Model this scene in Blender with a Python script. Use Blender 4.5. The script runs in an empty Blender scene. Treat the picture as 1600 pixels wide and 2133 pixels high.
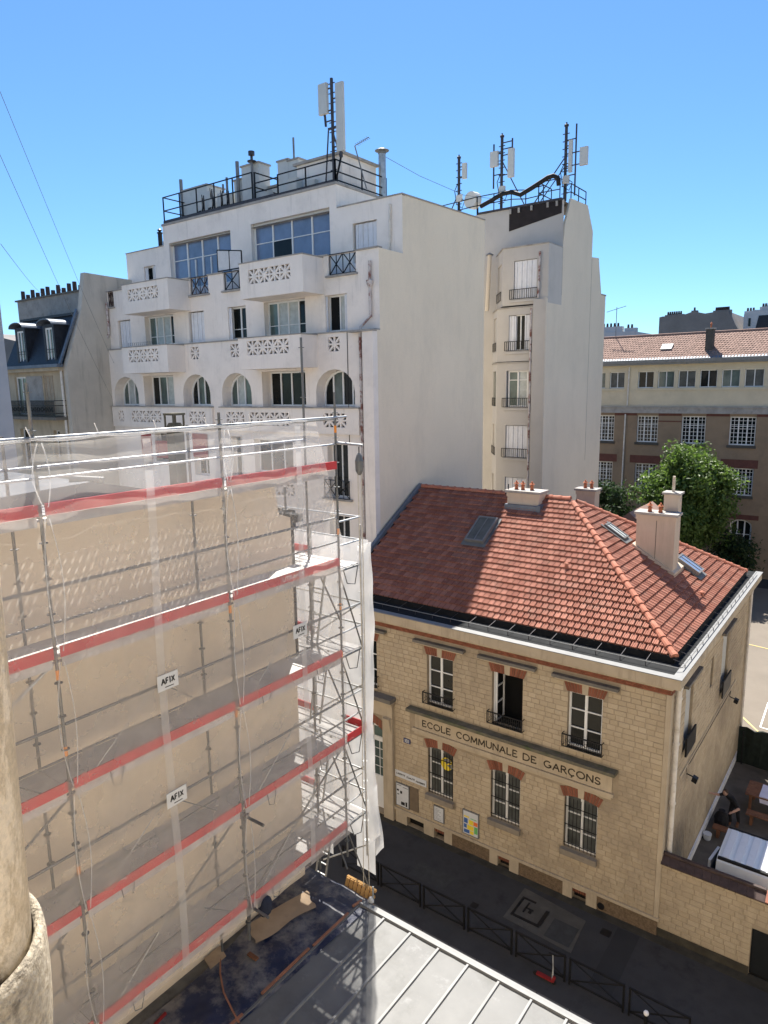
import bpy, bmesh, math, random
from mathutils import Vector, Matrix
random.seed(7)
S = bpy.context.scene
COL = S.collection
R = math.radians

# ------------------------------------------------------------------ camera, sky, sun, exposure
CAM_Z = 17.0
cd = bpy.data.cameras.new('camera'); cam = bpy.data.objects.new('camera', cd); COL.objects.link(cam)
cd.sensor_width = 36.0; cd.sensor_fit = 'AUTO'; cd.lens = 36.0*1436.69/2133.0
cd.clip_start = 0.05; cd.clip_end = 2000
_p, _r, _y = 0.180382, -0.0165745, 0.6440576
_f = Vector((-math.sin(_y)*math.cos(_p), math.cos(_y)*math.cos(_p), -math.sin(_p)))
_rt = Vector((math.cos(_y), math.sin(_y), 0)); _up = _rt.cross(_f)
_RT = _rt*math.cos(_r)+_up*math.sin(_r); _UP = _up*math.cos(_r)-_rt*math.sin(_r)
cam.matrix_world = Matrix(((_RT.x, _UP.x, -_f.x, 0), (_RT.y, _UP.y, -_f.y, 0), (_RT.z, _UP.z, -_f.z, CAM_Z), (0, 0, 0, 1)))
S.camera = cam

KX, KY = 0.37, 0.50                                   # shadow drift per metre of height
SUN_DIR = Vector((-KX, KY, 1.0)).normalized()
SUN_EL = math.asin(SUN_DIR.z); SUN_AZ = math.atan2(SUN_DIR.x, SUN_DIR.y)
w = bpy.data.worlds.new('World'); S.world = w; w.use_nodes = True
nt = w.node_tree; bg = nt.nodes['Background']
sky = nt.nodes.new('ShaderNodeTexSky'); sky.sky_type = 'NISHITA'; sky.sun_disc = False
sky.sun_elevation = SUN_EL; sky.sun_rotation = SUN_AZ
sky.altitude = 60; sky.air_density = 1.0; sky.dust_density = 0.15; sky.ozone_density = 7.0
tint = nt.nodes.new('ShaderNodeMix'); tint.data_type = 'RGBA'; tint.blend_type = 'MULTIPLY'; tint.inputs[0].default_value = 1.0
tint.inputs[7].default_value = (0.70, 0.90, 1.0, 1)
nt.links.new(sky.outputs[0], tint.inputs[6]); nt.links.new(tint.outputs[2], bg.inputs[0]); bg.inputs[1].default_value = 0.07
ld = bpy.data.lights.new('sun', 'SUN'); sun = bpy.data.objects.new('sun', ld); COL.objects.link(sun)
ld.energy = 5.0; ld.angle = R(0.53); ld.color = (1.0, 0.95, 0.87)
sun.rotation_euler = SUN_DIR.to_track_quat('Z', 'Y').to_euler(); sun.location = (-20, 20, 60)
vs = S.view_settings; vs.view_transform = 'Standard'; vs.look = 'None'; vs.gamma = 1; vs.use_curve_mapping = False
vs.exposure = 1.36
S.render.engine = 'CYCLES'
S.cycles.max_bounces = 8; S.cycles.transparent_max_bounces = 24; S.cycles.diffuse_bounces = 4

# ------------------------------------------------------------------ materials
M = {}
def pm(name, col, rough=0.85, var=0.12, scale=1.5, bump=0.0, bscale=40, metal=0.0, stain=None, stain_amt=0.0,
       sscale=0.6, streak=False, stretch=None, sth=(0.52, 0.72), stain2=None, rnd=0.0, rndcol=None, spec=0.3, coat=0.0, holes=None, speck=0.0):
    m = bpy.data.materials.new(name); m.use_nodes = True; t = m.node_tree; N = t.nodes; L = t.links
    b = N['Principled BSDF']; b.inputs['Roughness'].default_value = rough; b.inputs['Metallic'].default_value = metal
    b.inputs['Specular IOR Level'].default_value = spec; b.inputs['Coat Weight'].default_value = coat
    geo = N.new('ShaderNodeNewGeometry'); P = geo.outputs['Position']
    def noise(sc, det=5, vec=None, rgh=0.6):
        n = N.new('ShaderNodeTexNoise'); n.inputs['Scale'].default_value = sc; n.inputs['Detail'].default_value = det
        n.inputs['Roughness'].default_value = rgh; L.new(vec or P, n.inputs['Vector']); return n.outputs['Fac']
    def ramp(x, a, bb):
        r = N.new('ShaderNodeMapRange'); r.inputs[1].default_value = a; r.inputs[2].default_value = bb
        L.new(x, r.inputs[0]); return r.outputs[0]
    def mixc(f, a, bb, mode='MIX'):
        x = N.new('ShaderNodeMix'); x.data_type = 'RGBA'; x.blend_type = mode
        if isinstance(f, float): x.inputs[0].default_value = f
        else: L.new(f, x.inputs[0])
        for i, v in ((6, a), (7, bb)):
            if isinstance(v, tuple): x.inputs[i].default_value = (*v, 1) if len(v) == 3 else v
            else: L.new(v, x.inputs[i])
        return x.outputs[2]
    lo = tuple(c*(1-var) for c in col); hi = tuple(min(1, c*(1+var)) for c in col)
    c = mixc(ramp(noise(scale), 0.3, 0.7), lo, hi)
    if rnd:
        at = N.new('ShaderNodeAttribute'); at.attribute_name = 'rnd'
        f = at.outputs['Fac']
        a2 = rndcol[0] if rndcol else tuple(x*(1-rnd) for x in col)
        b2 = rndcol[1] if rndcol else tuple(min(1, x*(1+rnd)) for x in col)
        c = mixc(0.7, c, mixc(f, a2, b2))
    if stain:
        vec = P
        if streak:
            mp = N.new('ShaderNodeMapping'); mp.inputs['Scale'].default_value = (3, 3, 0.35); L.new(P, mp.inputs[0]); vec = mp.outputs[0]
        if stretch:
            mp = N.new('ShaderNodeMapping'); mp.inputs['Scale'].default_value = stretch; L.new(P, mp.inputs[0]); vec = mp.outputs[0]
        s = ramp(noise(sscale, 6, vec, 0.7), *sth)
        mm = N.new('ShaderNodeMath'); mm.operation = 'MULTIPLY'; L.new(s, mm.inputs[0]); mm.inputs[1].default_value = stain_amt
        c = mixc(mm.outputs[0], c, stain)
    if stain2:                                   # (colour, amount, scale, stretch, threshold)
        mp = N.new('ShaderNodeMapping'); mp.inputs['Scale'].default_value = stain2[3]; L.new(P, mp.inputs[0])
        s = ramp(noise(stain2[2], 7, mp.outputs[0], 0.72), *stain2[4])
        mm = N.new('ShaderNodeMath'); mm.operation = 'MULTIPLY'; L.new(s, mm.inputs[0]); mm.inputs[1].default_value = stain2[1]
        c = mixc(mm.outputs[0], c, stain2[0])
    if speck:
        s = ramp(noise(bscale*1.3, 3), 0.35, 0.65)
        c = mixc(speck, c, mixc(s, tuple(x*0.55 for x in col), tuple(min(1, x*1.4) for x in col)))
    L.new(c, b.inputs['Base Color'])
    if bump:
        bp = N.new('ShaderNodeBump'); bp.inputs['Strength'].default_value = bump; bp.inputs['Distance'].default_value = 0.02
        L.new(noise(bscale, 6), bp.inputs['Height']); L.new(bp.outputs[0], b.inputs['Normal'])
    if holes:                                     # perforated sheet: round punched holes on a staggered pitch
        px, py, rad = holes
        sx = N.new('ShaderNodeSeparateXYZ'); L.new(P, sx.inputs[0])
        def cell(o, p, off=None):
            d = N.new('ShaderNodeMath'); d.operation = 'DIVIDE'; L.new(o, d.inputs[0]); d.inputs[1].default_value = p
            fr = N.new('ShaderNodeMath'); fr.operation = 'FRACT'; L.new(d.outputs[0], fr.inputs[0])
            sb = N.new('ShaderNodeMath'); sb.operation = 'SUBTRACT'; L.new(fr.outputs[0], sb.inputs[0]); sb.inputs[1].default_value = 0.5
            ml = N.new('ShaderNodeMath'); ml.operation = 'MULTIPLY'; L.new(sb.outputs[0], ml.inputs[0]); ml.inputs[1].default_value = p
            pw = N.new('ShaderNodeMath'); pw.operation = 'POWER'; L.new(ml.outputs[0], pw.inputs[0]); pw.inputs[1].default_value = 2
            return pw.outputs[0]
        ad = N.new('ShaderNodeMath'); ad.operation = 'ADD'; L.new(cell(sx.outputs[0], px), ad.inputs[0]); L.new(cell(sx.outputs[1], py), ad.inputs[1])
        gt = N.new('ShaderNodeMath'); gt.operation = 'GREATER_THAN'; L.new(ad.outputs[0], gt.inputs[0]); gt.inputs[1].default_value = rad*rad
        L.new(gt.outputs[0], b.inputs['Alpha'])
    M[name] = m; return m

pm('white_render', (0.80, 0.735, 0.67), 0.9, 0.06, 0.7, 0.25, 60, stain2=((0.42, 0.385, 0.35), .45, 1.0, (3.5,3.5,.3), (.56,.74)), stain=(0.58, 0.53, 0.48), stain_amt=0.45, sscale=0.9)
pm('gable_render', (0.79, 0.68, 0.53), 0.92, 0.05, 0.16, 0.35, 45, speck=.13, stain2=((0.50, 0.44, 0.355), .42, .55, (1.2,1.2,.45), (.48,.8)), stain=(0.62, 0.54, 0.43), stain_amt=0.55, sscale=0.12, stretch=(1,1,.5))
pm('bay_render_dimmed', (0.45, 0.43, 0.405), 0.92, 0.06, 0.5, 0.3, 45, stain=(0.38, 0.36, 0.335), stain_amt=0.4, sscale=0.8, stain2=((0.36, 0.33, 0.30), .35, 1.0, (2.5,2.5,.25), (.56,.76)))  # render of the front faces, darkened to offset the bounced light they catch
pm('rear_render', (0.64, 0.57, 0.465), 0.92, 0.05, 0.2, 0.35, 45, speck=.13, stain2=((0.44, 0.395, 0.325), .42, .55, (1.2,1.2,.45), (.48,.8)), stain=(0.54, 0.475, 0.385), stain_amt=0.5, sscale=0.15, stretch=(1,1,.5))
pm('old_render', (0.50, 0.46, 0.395), 0.92, 0.12, 0.6, 0.35, 25, stain=(0.24, 0.22, 0.19), stain_amt=0.6, sscale=0.7, streak=True)
pm('tan_render', (0.74, 0.625, 0.48), 0.93, 0.06, 0.8, 0.35, 30, speck=.06, stain2=((0.60, 0.46, 0.32), .4, .7, (1,1,.5), (.5,.75)), stain=(0.64, 0.515, 0.37), stain_amt=0.45, sscale=0.4)
pm('grey_render', (0.42, 0.43, 0.45), 0.9, 0.08, 0.8, 0.2, 40)
pm('coping', (0.33, 0.31, 0.285), 0.9, 0.15, 2.0, 0.3, 30, stain=(0.15, 0.14, 0.13), stain_amt=0.7, sscale=1.5)
pm('stone', (0.45, 0.365, 0.25), 0.9, 0.12, 1.2, 0.5, 30, rnd=0.2, rndcol=((0.39, 0.31, 0.205), (0.49, 0.40, 0.28)), stain=(0.25, 0.20, 0.145), stain_amt=0.8, sscale=0.28, sth=(.47,.68), speck=.12, stain2=((0.19, 0.155, 0.115), .55, .9, (1.5,1.5,.4), (.55,.75)))
pm('mortar', (0.31, 0.25, 0.175), 0.95, 0.15, 3, 0.3, 50)
pm('dressed_stone', (0.43, 0.355, 0.255), 0.88, 0.12, 1.4, 0.3, 40, stain=(0.20, 0.165, 0.12), stain_amt=0.55, sscale=0.9, streak=True)
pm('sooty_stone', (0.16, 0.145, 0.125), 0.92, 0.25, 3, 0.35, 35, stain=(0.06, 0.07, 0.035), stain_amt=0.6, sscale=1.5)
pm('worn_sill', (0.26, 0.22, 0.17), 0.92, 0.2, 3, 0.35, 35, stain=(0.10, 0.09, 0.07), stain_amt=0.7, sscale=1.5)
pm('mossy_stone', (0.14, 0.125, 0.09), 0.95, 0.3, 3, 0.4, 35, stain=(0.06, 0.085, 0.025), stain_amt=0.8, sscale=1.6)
pm('millstone', (0.15, 0.105, 0.065), 0.95, 0.4, 7, 0.8, 14, speck=0.4)
pm('brick', (0.215, 0.08, 0.048), 0.9, 0.2, 4, 0.4, 40, rnd=0.3)
pm('brick_band', (0.20, 0.085, 0.055), 0.9, 0.25, 4, 0.4, 40)
pm('tile_bed', (0.05, 0.022, 0.017), 0.95, 0.2, 3)
pm('roof_tile', (0.30, 0.118, 0.076), 0.85, 0.2, 2.5, 0.35, 50, rnd=0.3, rndcol=((0.20, 0.075, 0.052), (0.45, 0.215, 0.155)), stain=(0.20, 0.145, 0.115), stain_amt=0.6, sscale=1.4, speck=0.25, stain2=((0.46, 0.33, 0.25), .5, 5.0, (1,1,1), (.56,.7)))
pm('ridge_tile', (0.40, 0.155, 0.10), 0.85, 0.2, 5, 0.3, 50, stain=(0.34, 0.25, 0.19), stain_amt=0.5, sscale=2.2)
pm('old_tile', (0.255, 0.165, 0.13), 0.9, 0.2, 2, 0.3, 30, rnd=0.25)
pm('terracotta', (0.40, 0.13, 0.06), 0.75, 0.25, 6, 0.2, 40)
pm('zinc', (0.128, 0.128, 0.124), 0.6, 0.14, 1.3, 0.05, 12, metal=0.0, stain=(0.074, 0.074, 0.068), stain_amt=0.85, sscale=0.7, stain2=((0.20, 0.20, 0.20), .7, 3.0, (1,1,1), (.58,.7)), spec=0.4)
pm('zinc_edge', (0.20, 0.20, 0.195), 0.55, 0.08, 3, 0.05, 20, metal=0.0, stain=(0.27, 0.27, 0.265), stain_amt=0.4, sscale=2)
pm('dark_zinc', (0.016, 0.017, 0.018), 0.85, 0.3, 3, 0.15, 20, metal=0.0, spec=0.15, stain=(0.02, 0.022, 0.02), stain_amt=0.5, sscale=2)
pm('blue_zinc', (0.14, 0.165, 0.20), 0.55, 0.2, 2, 0.1, 20, metal=0.3)
pm('lead_roof', (0.10, 0.105, 0.115), 0.7, 0.2, 2, 0.1, 20, metal=0.1, spec=0.2)
pm('slate', (0.022, 0.026, 0.034), 0.55, 0.3, 6, 0.3, 30)
pm('asphalt', (0.043, 0.042, 0.043), 0.9, 0.3, 0.9, 0.35, 120, stain=(0.013, 0.013, 0.015), stain_amt=0.8, sscale=0.9, stain2=((0.05, 0.048, 0.044), .6, 2.2, (1,1,1), (.58,.7)), speck=0.2)
pm('road', (0.03, 0.03, 0.031), 0.9, 0.15, 0.8, 0.35, 120, speck=0.2)
pm('gutter_stone', (0.12, 0.10, 0.062), 0.9, 0.25, 2, 0.3, 30)
pm('kerb_stone', (0.13, 0.124, 0.115), 0.85, 0.2, 2.5, 0.3, 40)
pm('wet_edge', (0.05, 0.044, 0.032), 0.9, 0.35, 2, 0.4, 40, stain=(0.03, 0.03, 0.022), stain_amt=0.8, sscale=1.5)
pm('concrete', (0.074, 0.069, 0.06), 0.9, 0.15, 2, 0.3, 50, stain=(0.13, 0.12, 0.1), stain_amt=0.5, sscale=1.5)
pm('cover_fill', (0.045, 0.045, 0.044), 0.9, 0.2, 4, 0.3, 60)
pm('playground', (0.165, 0.142, 0.117), 0.95, 0.08, 0.5, 0.2, 80, stain=(0.13, 0.114, 0.094), stain_amt=0.5, sscale=0.35)
pm('earth', (0.10, 0.085, 0.07), 0.95, 0.25, 1.5, 0.4, 30)
pm('paint_white', (0.78, 0.78, 0.76), 0.6, 0.04, 3, 0.0, 40)
pm('paint_yellow', (0.70, 0.55, 0.20), 0.7, 0.05, 3)
pm('window_white', (0.74, 0.74, 0.72), 0.5, 0.05, 4, 0, 40, stain=(0.45, 0.44, 0.42), stain_amt=0.3, sscale=4)
pm('shutter_white', (0.68, 0.69, 0.72), 0.6, 0.06, 4, 0, 40, stain=(0.42, 0.38, 0.33), stain_amt=0.45, sscale=3, streak=True)
pm('shutter_grey', (0.42, 0.42, 0.40), 0.7, 0.1, 4)
pm('wood_shutter', (0.36, 0.29, 0.21), 0.8, 0.15, 4)
pm('glass_dark', (0.010, 0.0125, 0.0125), 0.05, 0.5, 1.0, 0, spec=0.22)
pm('glass_sky_tone', (0.13, 0.17, 0.26), 0.05, 0.3, 0.6, 0, spec=0.9)  # sky reflection put into the pane colour
pm('glass_green', (0.09, 0.125, 0.115), 0.08, 0.4, 0.9, 0, spec=0.5)
pm('curtain', (0.40, 0.43, 0.415), 0.45, 0.2, 4, 0, spec=0.5, coat=0.4)
pm('blind_grey', (0.085, 0.09, 0.085), 0.4, 0.4, 2, 0, spec=0.3)
pm('black_void', (0.006, 0.006, 0.006), 0.9, 0.2, 2)
pm('iron_black', (0.012, 0.012, 0.013), 0.5, 0.3, 6, 0.1, 40, metal=0.2)
pm('iron_brown', (0.05, 0.032, 0.028), 0.6, 0.3, 6)
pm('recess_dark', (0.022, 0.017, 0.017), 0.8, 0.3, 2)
pm('pipe_paint', (0.64, 0.60, 0.54), 0.6, 0.12, 4, 0.1, 30, stain=(0.33, 0.27, 0.2), stain_amt=0.6, sscale=3)
pm('pipe_rusty', (0.52, 0.48, 0.46), 0.65, 0.15, 5, 0.1, 30, stain=(0.17, 0.05, 0.035), stain_amt=0.95, sscale=2.0, sth=(.48,.58))
pm('galva', (0.42, 0.43, 0.43), 0.42, 0.2, 4, 0.1, 40, metal=0.65, stain=(0.20, 0.17, 0.14), stain_amt=0.5, sscale=5)
pm('galva_dull', (0.16, 0.165, 0.165), 0.55, 0.25, 4, 0.1, 40, metal=0.5, stain=(0.14, 0.09, 0.06), stain_amt=0.6, sscale=4)
pm('galva_deck', (0.27, 0.27, 0.27), 0.6, 0.15, 2.5, 0.1, 40, metal=0.3, holes=(0.058, 0.115, 0.020))
pm('galva_deck_plain', (0.44, 0.425, 0.41), 0.6, 0.2, 2.5, 0.1, 40, metal=0.1)
pm('toe_red', (0.50, 0.022, 0.028), 0.5, 0.2, 2, 0.05, 30, stain2=((0.58, 0.42, 0.40), .75, 4.0, (1,.5,2.5), (.61,.66)), stain=(0.36, 0.05, 0.05), stain_amt=0.6, sscale=2, spec=0.45)
pm('scuffed_white', (0.8, 0.78, 0.76), 0.6, 0.1, 5)
pm('orange_mark', (0.75, 0.25, 0.03), 0.6, 0.1, 5)
pm('sign_white', (0.56, 0.56, 0.55), 0.5, 0.05, 4)
pm('ink_black', (0.02, 0.02, 0.02), 0.6, 0.1, 5)
pm('letter_dark', (0.055, 0.043, 0.028), 0.9, 0.2, 8)
pm('plate_blue', (0.02, 0.03, 0.12), 0.35, 0.1, 5, spec=0.5)
pm('paper', (0.56, 0.57, 0.58), 0.7, 0.08, 4, 0, 40, speck=0.12)
pm('print_blue', (0.05, 0.12, 0.32), 0.6, 0.05, 5); pm('print_yellow', (0.75, 0.58, 0.05), 0.6, 0.05, 5)
pm('print_orange', (0.72, 0.17, 0.04), 0.6, 0.05, 5); pm('print_green', (0.14, 0.42, 0.13), 0.6, 0.05, 5)
pm('board_brown', (0.16, 0.12, 0.08), 0.8, 0.15, 4)
pm('metal_grey', (0.19, 0.19, 0.19), 0.5, 0.15, 4, metal=0.3)
pm('antenna_grey', (0.52, 0.525, 0.50), 0.5, 0.06, 3)
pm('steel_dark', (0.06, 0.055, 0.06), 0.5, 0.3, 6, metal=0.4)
pm('cable_black', (0.012, 0.012, 0.013), 0.7, 0.2, 6)
pm('cable_grey', (0.10, 0.11, 0.12), 0.7, 0.2, 6)
pm('rope', (0.50, 0.46, 0.38), 0.9, 0.2, 20)
pm('tarp_blue', (0.016, 0.024, 0.06), 0.42, 0.25, 2, 0.35, 9, stain=(0.19, 0.18, 0.175), stain_amt=0.9, sscale=1.6, spec=0.4, sth=(0.44, 0.62))
pm('tarp_orange', (0.30, 0.135, 0.08), 0.6, 0.15, 5)
pm('bitumen', (0.13, 0.127, 0.118), 0.8, 0.35, 2, 0.4, 25, stain=(0.22, 0.21, 0.19), stain_amt=0.6, sscale=1.3)
pm('cardboard', (0.36, 0.27, 0.185), 0.85, 0.12, 2.5, 0.1, 20, stain=(0.22, 0.16, 0.11), stain_amt=0.5, sscale=2)
pm('pallet_wood', (0.52, 0.30, 0.11), 0.8, 0.2, 6, 0.2, 30)
pm('wood_brown', (0.17, 0.075, 0.04), 0.8, 0.25, 4, 0.2, 30)
pm('fibre_cement', (0.50, 0.425, 0.325), 0.95, 0.22, 6, 0.6, 70, stain=(0.80, 0.72, 0.61), stain_amt=0.85, sscale=14, speck=0.3, stretch=(1,1,.45), sth=(0.49, 0.56))
pm('fibre_cement_joint', (0.42, 0.36, 0.27), 0.95, 0.3, 16, 0.9, 60, stain=(0.06, 0.05, 0.042), stain_amt=0.92, sscale=9, speck=0.5, sth=(0.54, 0.62))
pm('van_white', (0.72, 0.73, 0.72), 0.25, 0.04, 2, 0, spec=0.5, coat=0.5)
pm('van_roof', (0.70, 0.72, 0.76), 0.35, 0.06, 3, 0, stain=(0.42, 0.43, 0.45), stain_amt=0.4, sscale=3)
pm('rubber', (0.012, 0.012, 0.012), 0.8, 0.2, 5)
pm('tail_red', (0.40, 0.015, 0.012), 0.2, 0.1, 5, spec=0.6)
pm('lilac_cloth', (0.62, 0.60, 0.72), 0.85, 0.06, 3)
pm('skin', (0.45, 0.27, 0.20), 0.6, 0.08, 8); pm('cloth_black', (0.015, 0.015, 0.018), 0.9, 0.2, 8)
pm('cloth_navy', (0.02, 0.024, 0.04), 0.9, 0.2, 8); pm('hair_brown', (0.05, 0.03, 0.02), 0.7, 0.2, 8)
pm('bark', (0.10, 0.075, 0.055), 0.9, 0.3, 5, 0.5, 20)
pm('tree_leaf', (0.085, 0.14, 0.032), 0.5, 0.4, 1.2, rnd=0.5, rndcol=((0.038, 0.075, 0.017), (0.15, 0.215, 0.06)))
pm('dark_leaf', (0.028, 0.05, 0.018), 0.65, 0.3, 3, rnd=0.5, rndcol=((0.018, 0.036, 0.014), (0.045, 0.075, 0.026)))
pm('brown_brick', (0.265, 0.195, 0.13), 0.92, 0.10, 0.8, 0.4, 60, stain=(0.15, 0.113, 0.086), stain_amt=0.5, sscale=0.6)
pm('cream_render', (0.58, 0.50, 0.36), 0.92, 0.08, 0.7, 0.2, 40, stain=(0.39, 0.335, 0.25), stain_amt=0.4, sscale=0.5)
pm('red_lintel', (0.13, 0.055, 0.042), 0.92, 0.15, 3)
pm('gate_black', (0.012, 0.014, 0.016), 0.5, 0.2, 3)
pm('fence_green', (0.012, 0.018, 0.014), 0.85, 0.4, 5, 0.3, 30)
pm('far_grey', (0.19, 0.175, 0.165), 0.95, 0.2, 0.5, 0.3, 10, speck=0.3)
pm('far_white', (0.50, 0.50, 0.50), 0.9, 0.1, 0.5)
pm('scooter_red', (0.20, 0.016, 0.018), 0.4, 0.1, 5)
pm('red_awning', (0.33, 0.06, 0.06), 0.8, 0.1, 3)

def net_mat(name, alpha, tint, sc=None):
    m = bpy.data.materials.new(name); m.use_nodes = True; t = m.node_tree; N = t.nodes; L = t.links
    N.remove(N['Principled BSDF']); out = N['Material Output']
    tr = N.new('ShaderNodeBsdfTransparent'); df = N.new('ShaderNodeBsdfDiffuse'); tl = N.new('ShaderNodeBsdfTranslucent')
    df.inputs[0].default_value = (*tint, 1); tl.inputs[0].default_value = (*tint, 1)
    m1 = N.new('ShaderNodeMixShader'); m1.inputs[0].default_value = 0.5; L.new(df.outputs[0], m1.inputs[1]); L.new(tl.outputs[0], m1.inputs[2])
    m2 = N.new('ShaderNodeMixShader'); L.new(tr.outputs[0], m2.inputs[1]); L.new(m1.outputs[0], m2.inputs[2])
    geo = N.new('ShaderNodeNewGeometry'); n = N.new('ShaderNodeTexNoise'); n.inputs['Scale'].default_value = 1.3; n.inputs['Detail'].default_value = 6
    L.new(geo.outputs['Position'], n.inputs['Vector'])
    mr = N.new('ShaderNodeMapRange'); mr.inputs[1].default_value = 0.3; mr.inputs[2].default_value = 0.7
    mr.inputs[3].default_value = alpha*0.8; mr.inputs[4].default_value = min(0.97, alpha*1.2)
    L.new(n.outputs['Fac'], mr.inputs[0]); L.new(mr.outputs[0], m2.inputs[0]); L.new(m2.outputs[0], out.inputs[0])
    M[name] = m
net_mat('debris_net', 0.30, (0.84, 0.79, 0.735)); net_mat('debris_net_dense', 0.62, (0.80, 0.79, 0.77)); net_mat('net_tape', 0.34, (0.82, 0.81, 0.79))

# ------------------------------------------------------------------ mesh building
class MB:
    def __init__(s): s.v = []; s.f = []; s.r = []; s.cur = 0.5; s.m = []; s.mi = 0
    def poly(s, pts):
        n = len(s.v); s.v += [tuple(p) for p in pts]; s.f.append(list(range(n, n+len(pts)))); s.r.append(s.cur); s.m.append(s.mi); return s
    def mesh(s, vs, fs):
        n = len(s.v); s.v += [tuple(p) for p in vs]
        for f in fs: s.f.append([i+n for i in f]); s.r.append(s.cur); s.m.append(s.mi)
        return s
    def box(s, x0, x1, y0, y1, z0, z1):
        return s.hexa([(x0,y0,z0),(x1,y0,z0),(x1,y1,z0),(x0,y1,z0)], [(x0,y0,z1),(x1,y0,z1),(x1,y1,z1),(x0,y1,z1)])
    def hexa(s, a, b):
        return s.mesh(list(a)+list(b), [(3,2,1,0),(4,5,6,7),(0,1,5,4),(1,2,6,5),(2,3,7,6),(3,0,4,7)])
    def bar(s, p0, p1, w, h=None, up=(0,0,1)):
        p0 = Vector(p0); p1 = Vector(p1); d = (p1-p0).normalized(); u = Vector(up)
        if abs(d.dot(u)) > 0.95: u = Vector((1,0,0))
        a = d.cross(u).normalized()*(w/2); b = a.cross(d).normalized()*((h or w)/2)
        q = lambda p: [p-a-b, p+a-b, p+a+b, p-a+b]
        return s.hexa(q(p0), q(p1))
    def tube(s, pts, r, n=8, caps=True):
        pts = [Vector(p) for p in pts]; rings = []; base = len(s.v); k = len(pts); prev = None
        rr = r if isinstance(r, (list, tuple)) else [r]*k
        for i, p in enumerate(pts):
            d = (pts[min(i+1, k-1)]-pts[max(i-1, 0)]).normalized()
            if prev is None: a = d.orthogonal().normalized()
            else: a = (prev-d*prev.dot(d)).normalized()
            prev = a; b = d.cross(a)
            for j in range(n):
                t = 2*math.pi*j/n; s.v.append(tuple(p+(a*math.cos(t)+b*math.sin(t))*rr[i]))
        def F(f): s.f.append(f); s.r.append(s.cur); s.m.append(s.mi)
        for i in range(k-1):
            for j in range(n):
                F([base+i*n+j, base+i*n+(j+1)%n, base+(i+1)*n+(j+1)%n, base+(i+1)*n+j])
        if caps: F([base+j for j in reversed(range(n))]); F([base+(k-1)*n+j for j in range(n)])
        return s
    def lathe(s, c, prof, n=12):
        base = len(s.v); c = Vector(c)
        for r, z in prof:
            for j in range(n):
                t = 2*math.pi*j/n; s.v.append((c.x+r*math.cos(t), c.y+r*math.sin(t), c.z+z))
        def F(f): s.f.append(f); s.r.append(s.cur); s.m.append(s.mi)
        for i in range(len(prof)-1):
            for j in range(n): F([base+i*n+j, base+i*n+(j+1)%n, base+(i+1)*n+(j+1)%n, base+(i+1)*n+j])
        F([base+j for j in reversed(range(n))]); F([base+(len(prof)-1)*n+j for j in range(n)])
        return s
    def prism(s, poly, vec):                      # polygon (3D points) swept along vec
        a = [Vector(p) for p in poly]; v = Vector(vec); n = len(a)
        fs = [tuple(reversed(range(n))), tuple(range(n, 2*n))]+[(i, (i+1) % n, n+(i+1) % n, n+i) for i in range(n)]
        return s.mesh(a+[p+v for p in a], fs)

ORG = {}
def to_mesh(name, mb, mats, o=Vector((0,0,0)), smooth=False):
    me = bpy.data.meshes.new(name)
    me.from_pydata([(x-o.x, y-o.y, z-o.z) for x, y, z in mb.v], [], mb.f)
    if not isinstance(mats, (list, tuple)): mats = [mats]
    for m in mats: me.materials.append(M[m] if isinstance(m, str) else m)
    if len(set(mb.r)) > 1 or (mb.r and mb.r[0] != 0.5):
        a = me.attributes.new('rnd', 'FLOAT', 'FACE'); a.data.foreach_set('value', mb.r)
    else:
        a = me.attributes.new('rnd', 'FLOAT', 'FACE'); a.data.foreach_set('value', [0.5]*len(mb.f))
    if len(mats) > 1: me.polygons.foreach_set('material_index', mb.m)
    if smooth: me.polygons.foreach_set('use_smooth', [True]*len(me.polygons))
    bm = bmesh.new(); bm.from_mesh(me); bmesh.ops.recalc_face_normals(bm, faces=bm.faces); bm.to_mesh(me); bm.free()
    me.update(); return me
def part(name, mb, mats, parent=None, label=None, smooth=False, stuff=False):
    o = ORG.get(root_of(parent), Vector((0,0,0))) if parent else Vector((0,0,0))
    ob = bpy.data.objects.new(name, to_mesh(name, mb, mats, o, smooth)); COL.objects.link(ob)
    if parent: ob.parent = parent
    if label: ob['label'] = label
    if stuff: ob['kind'] = 'stuff'
    return ob
def root_of(o):
    while o.parent: o = o.parent
    return o.name
def thing(name, label, cat, loc, group=None):
    o = bpy.data.objects.new(name, None); COL.objects.link(o); o.location = loc; o.empty_display_size = 0.2
    ORG[o.name] = Vector(loc); o['label'] = label; o['category'] = cat
    if group: o['group'] = group
    return o
def single(name, label, cat, mb, mats, group=None, smooth=False):   # a thing that is one mesh, origin at its base
    xs = [v[0] for v in mb.v]; ys = [v[1] for v in mb.v]; zs = [v[2] for v in mb.v]
    loc = Vector(((min(xs)+max(xs))/2, (min(ys)+max(ys))/2, min(zs)))
    ob = bpy.data.objects.new(name, to_mesh(name, mb, mats, loc, smooth)); COL.objects.link(ob); ob.location = loc
    ORG[ob.name] = loc; ob['label'] = label; ob['category'] = cat
    if group: ob['group'] = group
    return ob
def struct(name, mb, mats):
    ob = part(name, mb, mats); ob['kind'] = 'structure'; return ob
def piece(name, me, parent, loc, rot=None):       # one shared-mesh piece at a world position
    ob = bpy.data.objects.new(name, me); COL.objects.link(ob); ob.parent = parent
    ob.location = Vector(loc)-ORG.get(root_of(parent), Vector((0,0,0)))
    if rot is not None: ob.rotation_mode = 'QUATERNION'; ob.rotation_quaternion = rot
    return ob
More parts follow.
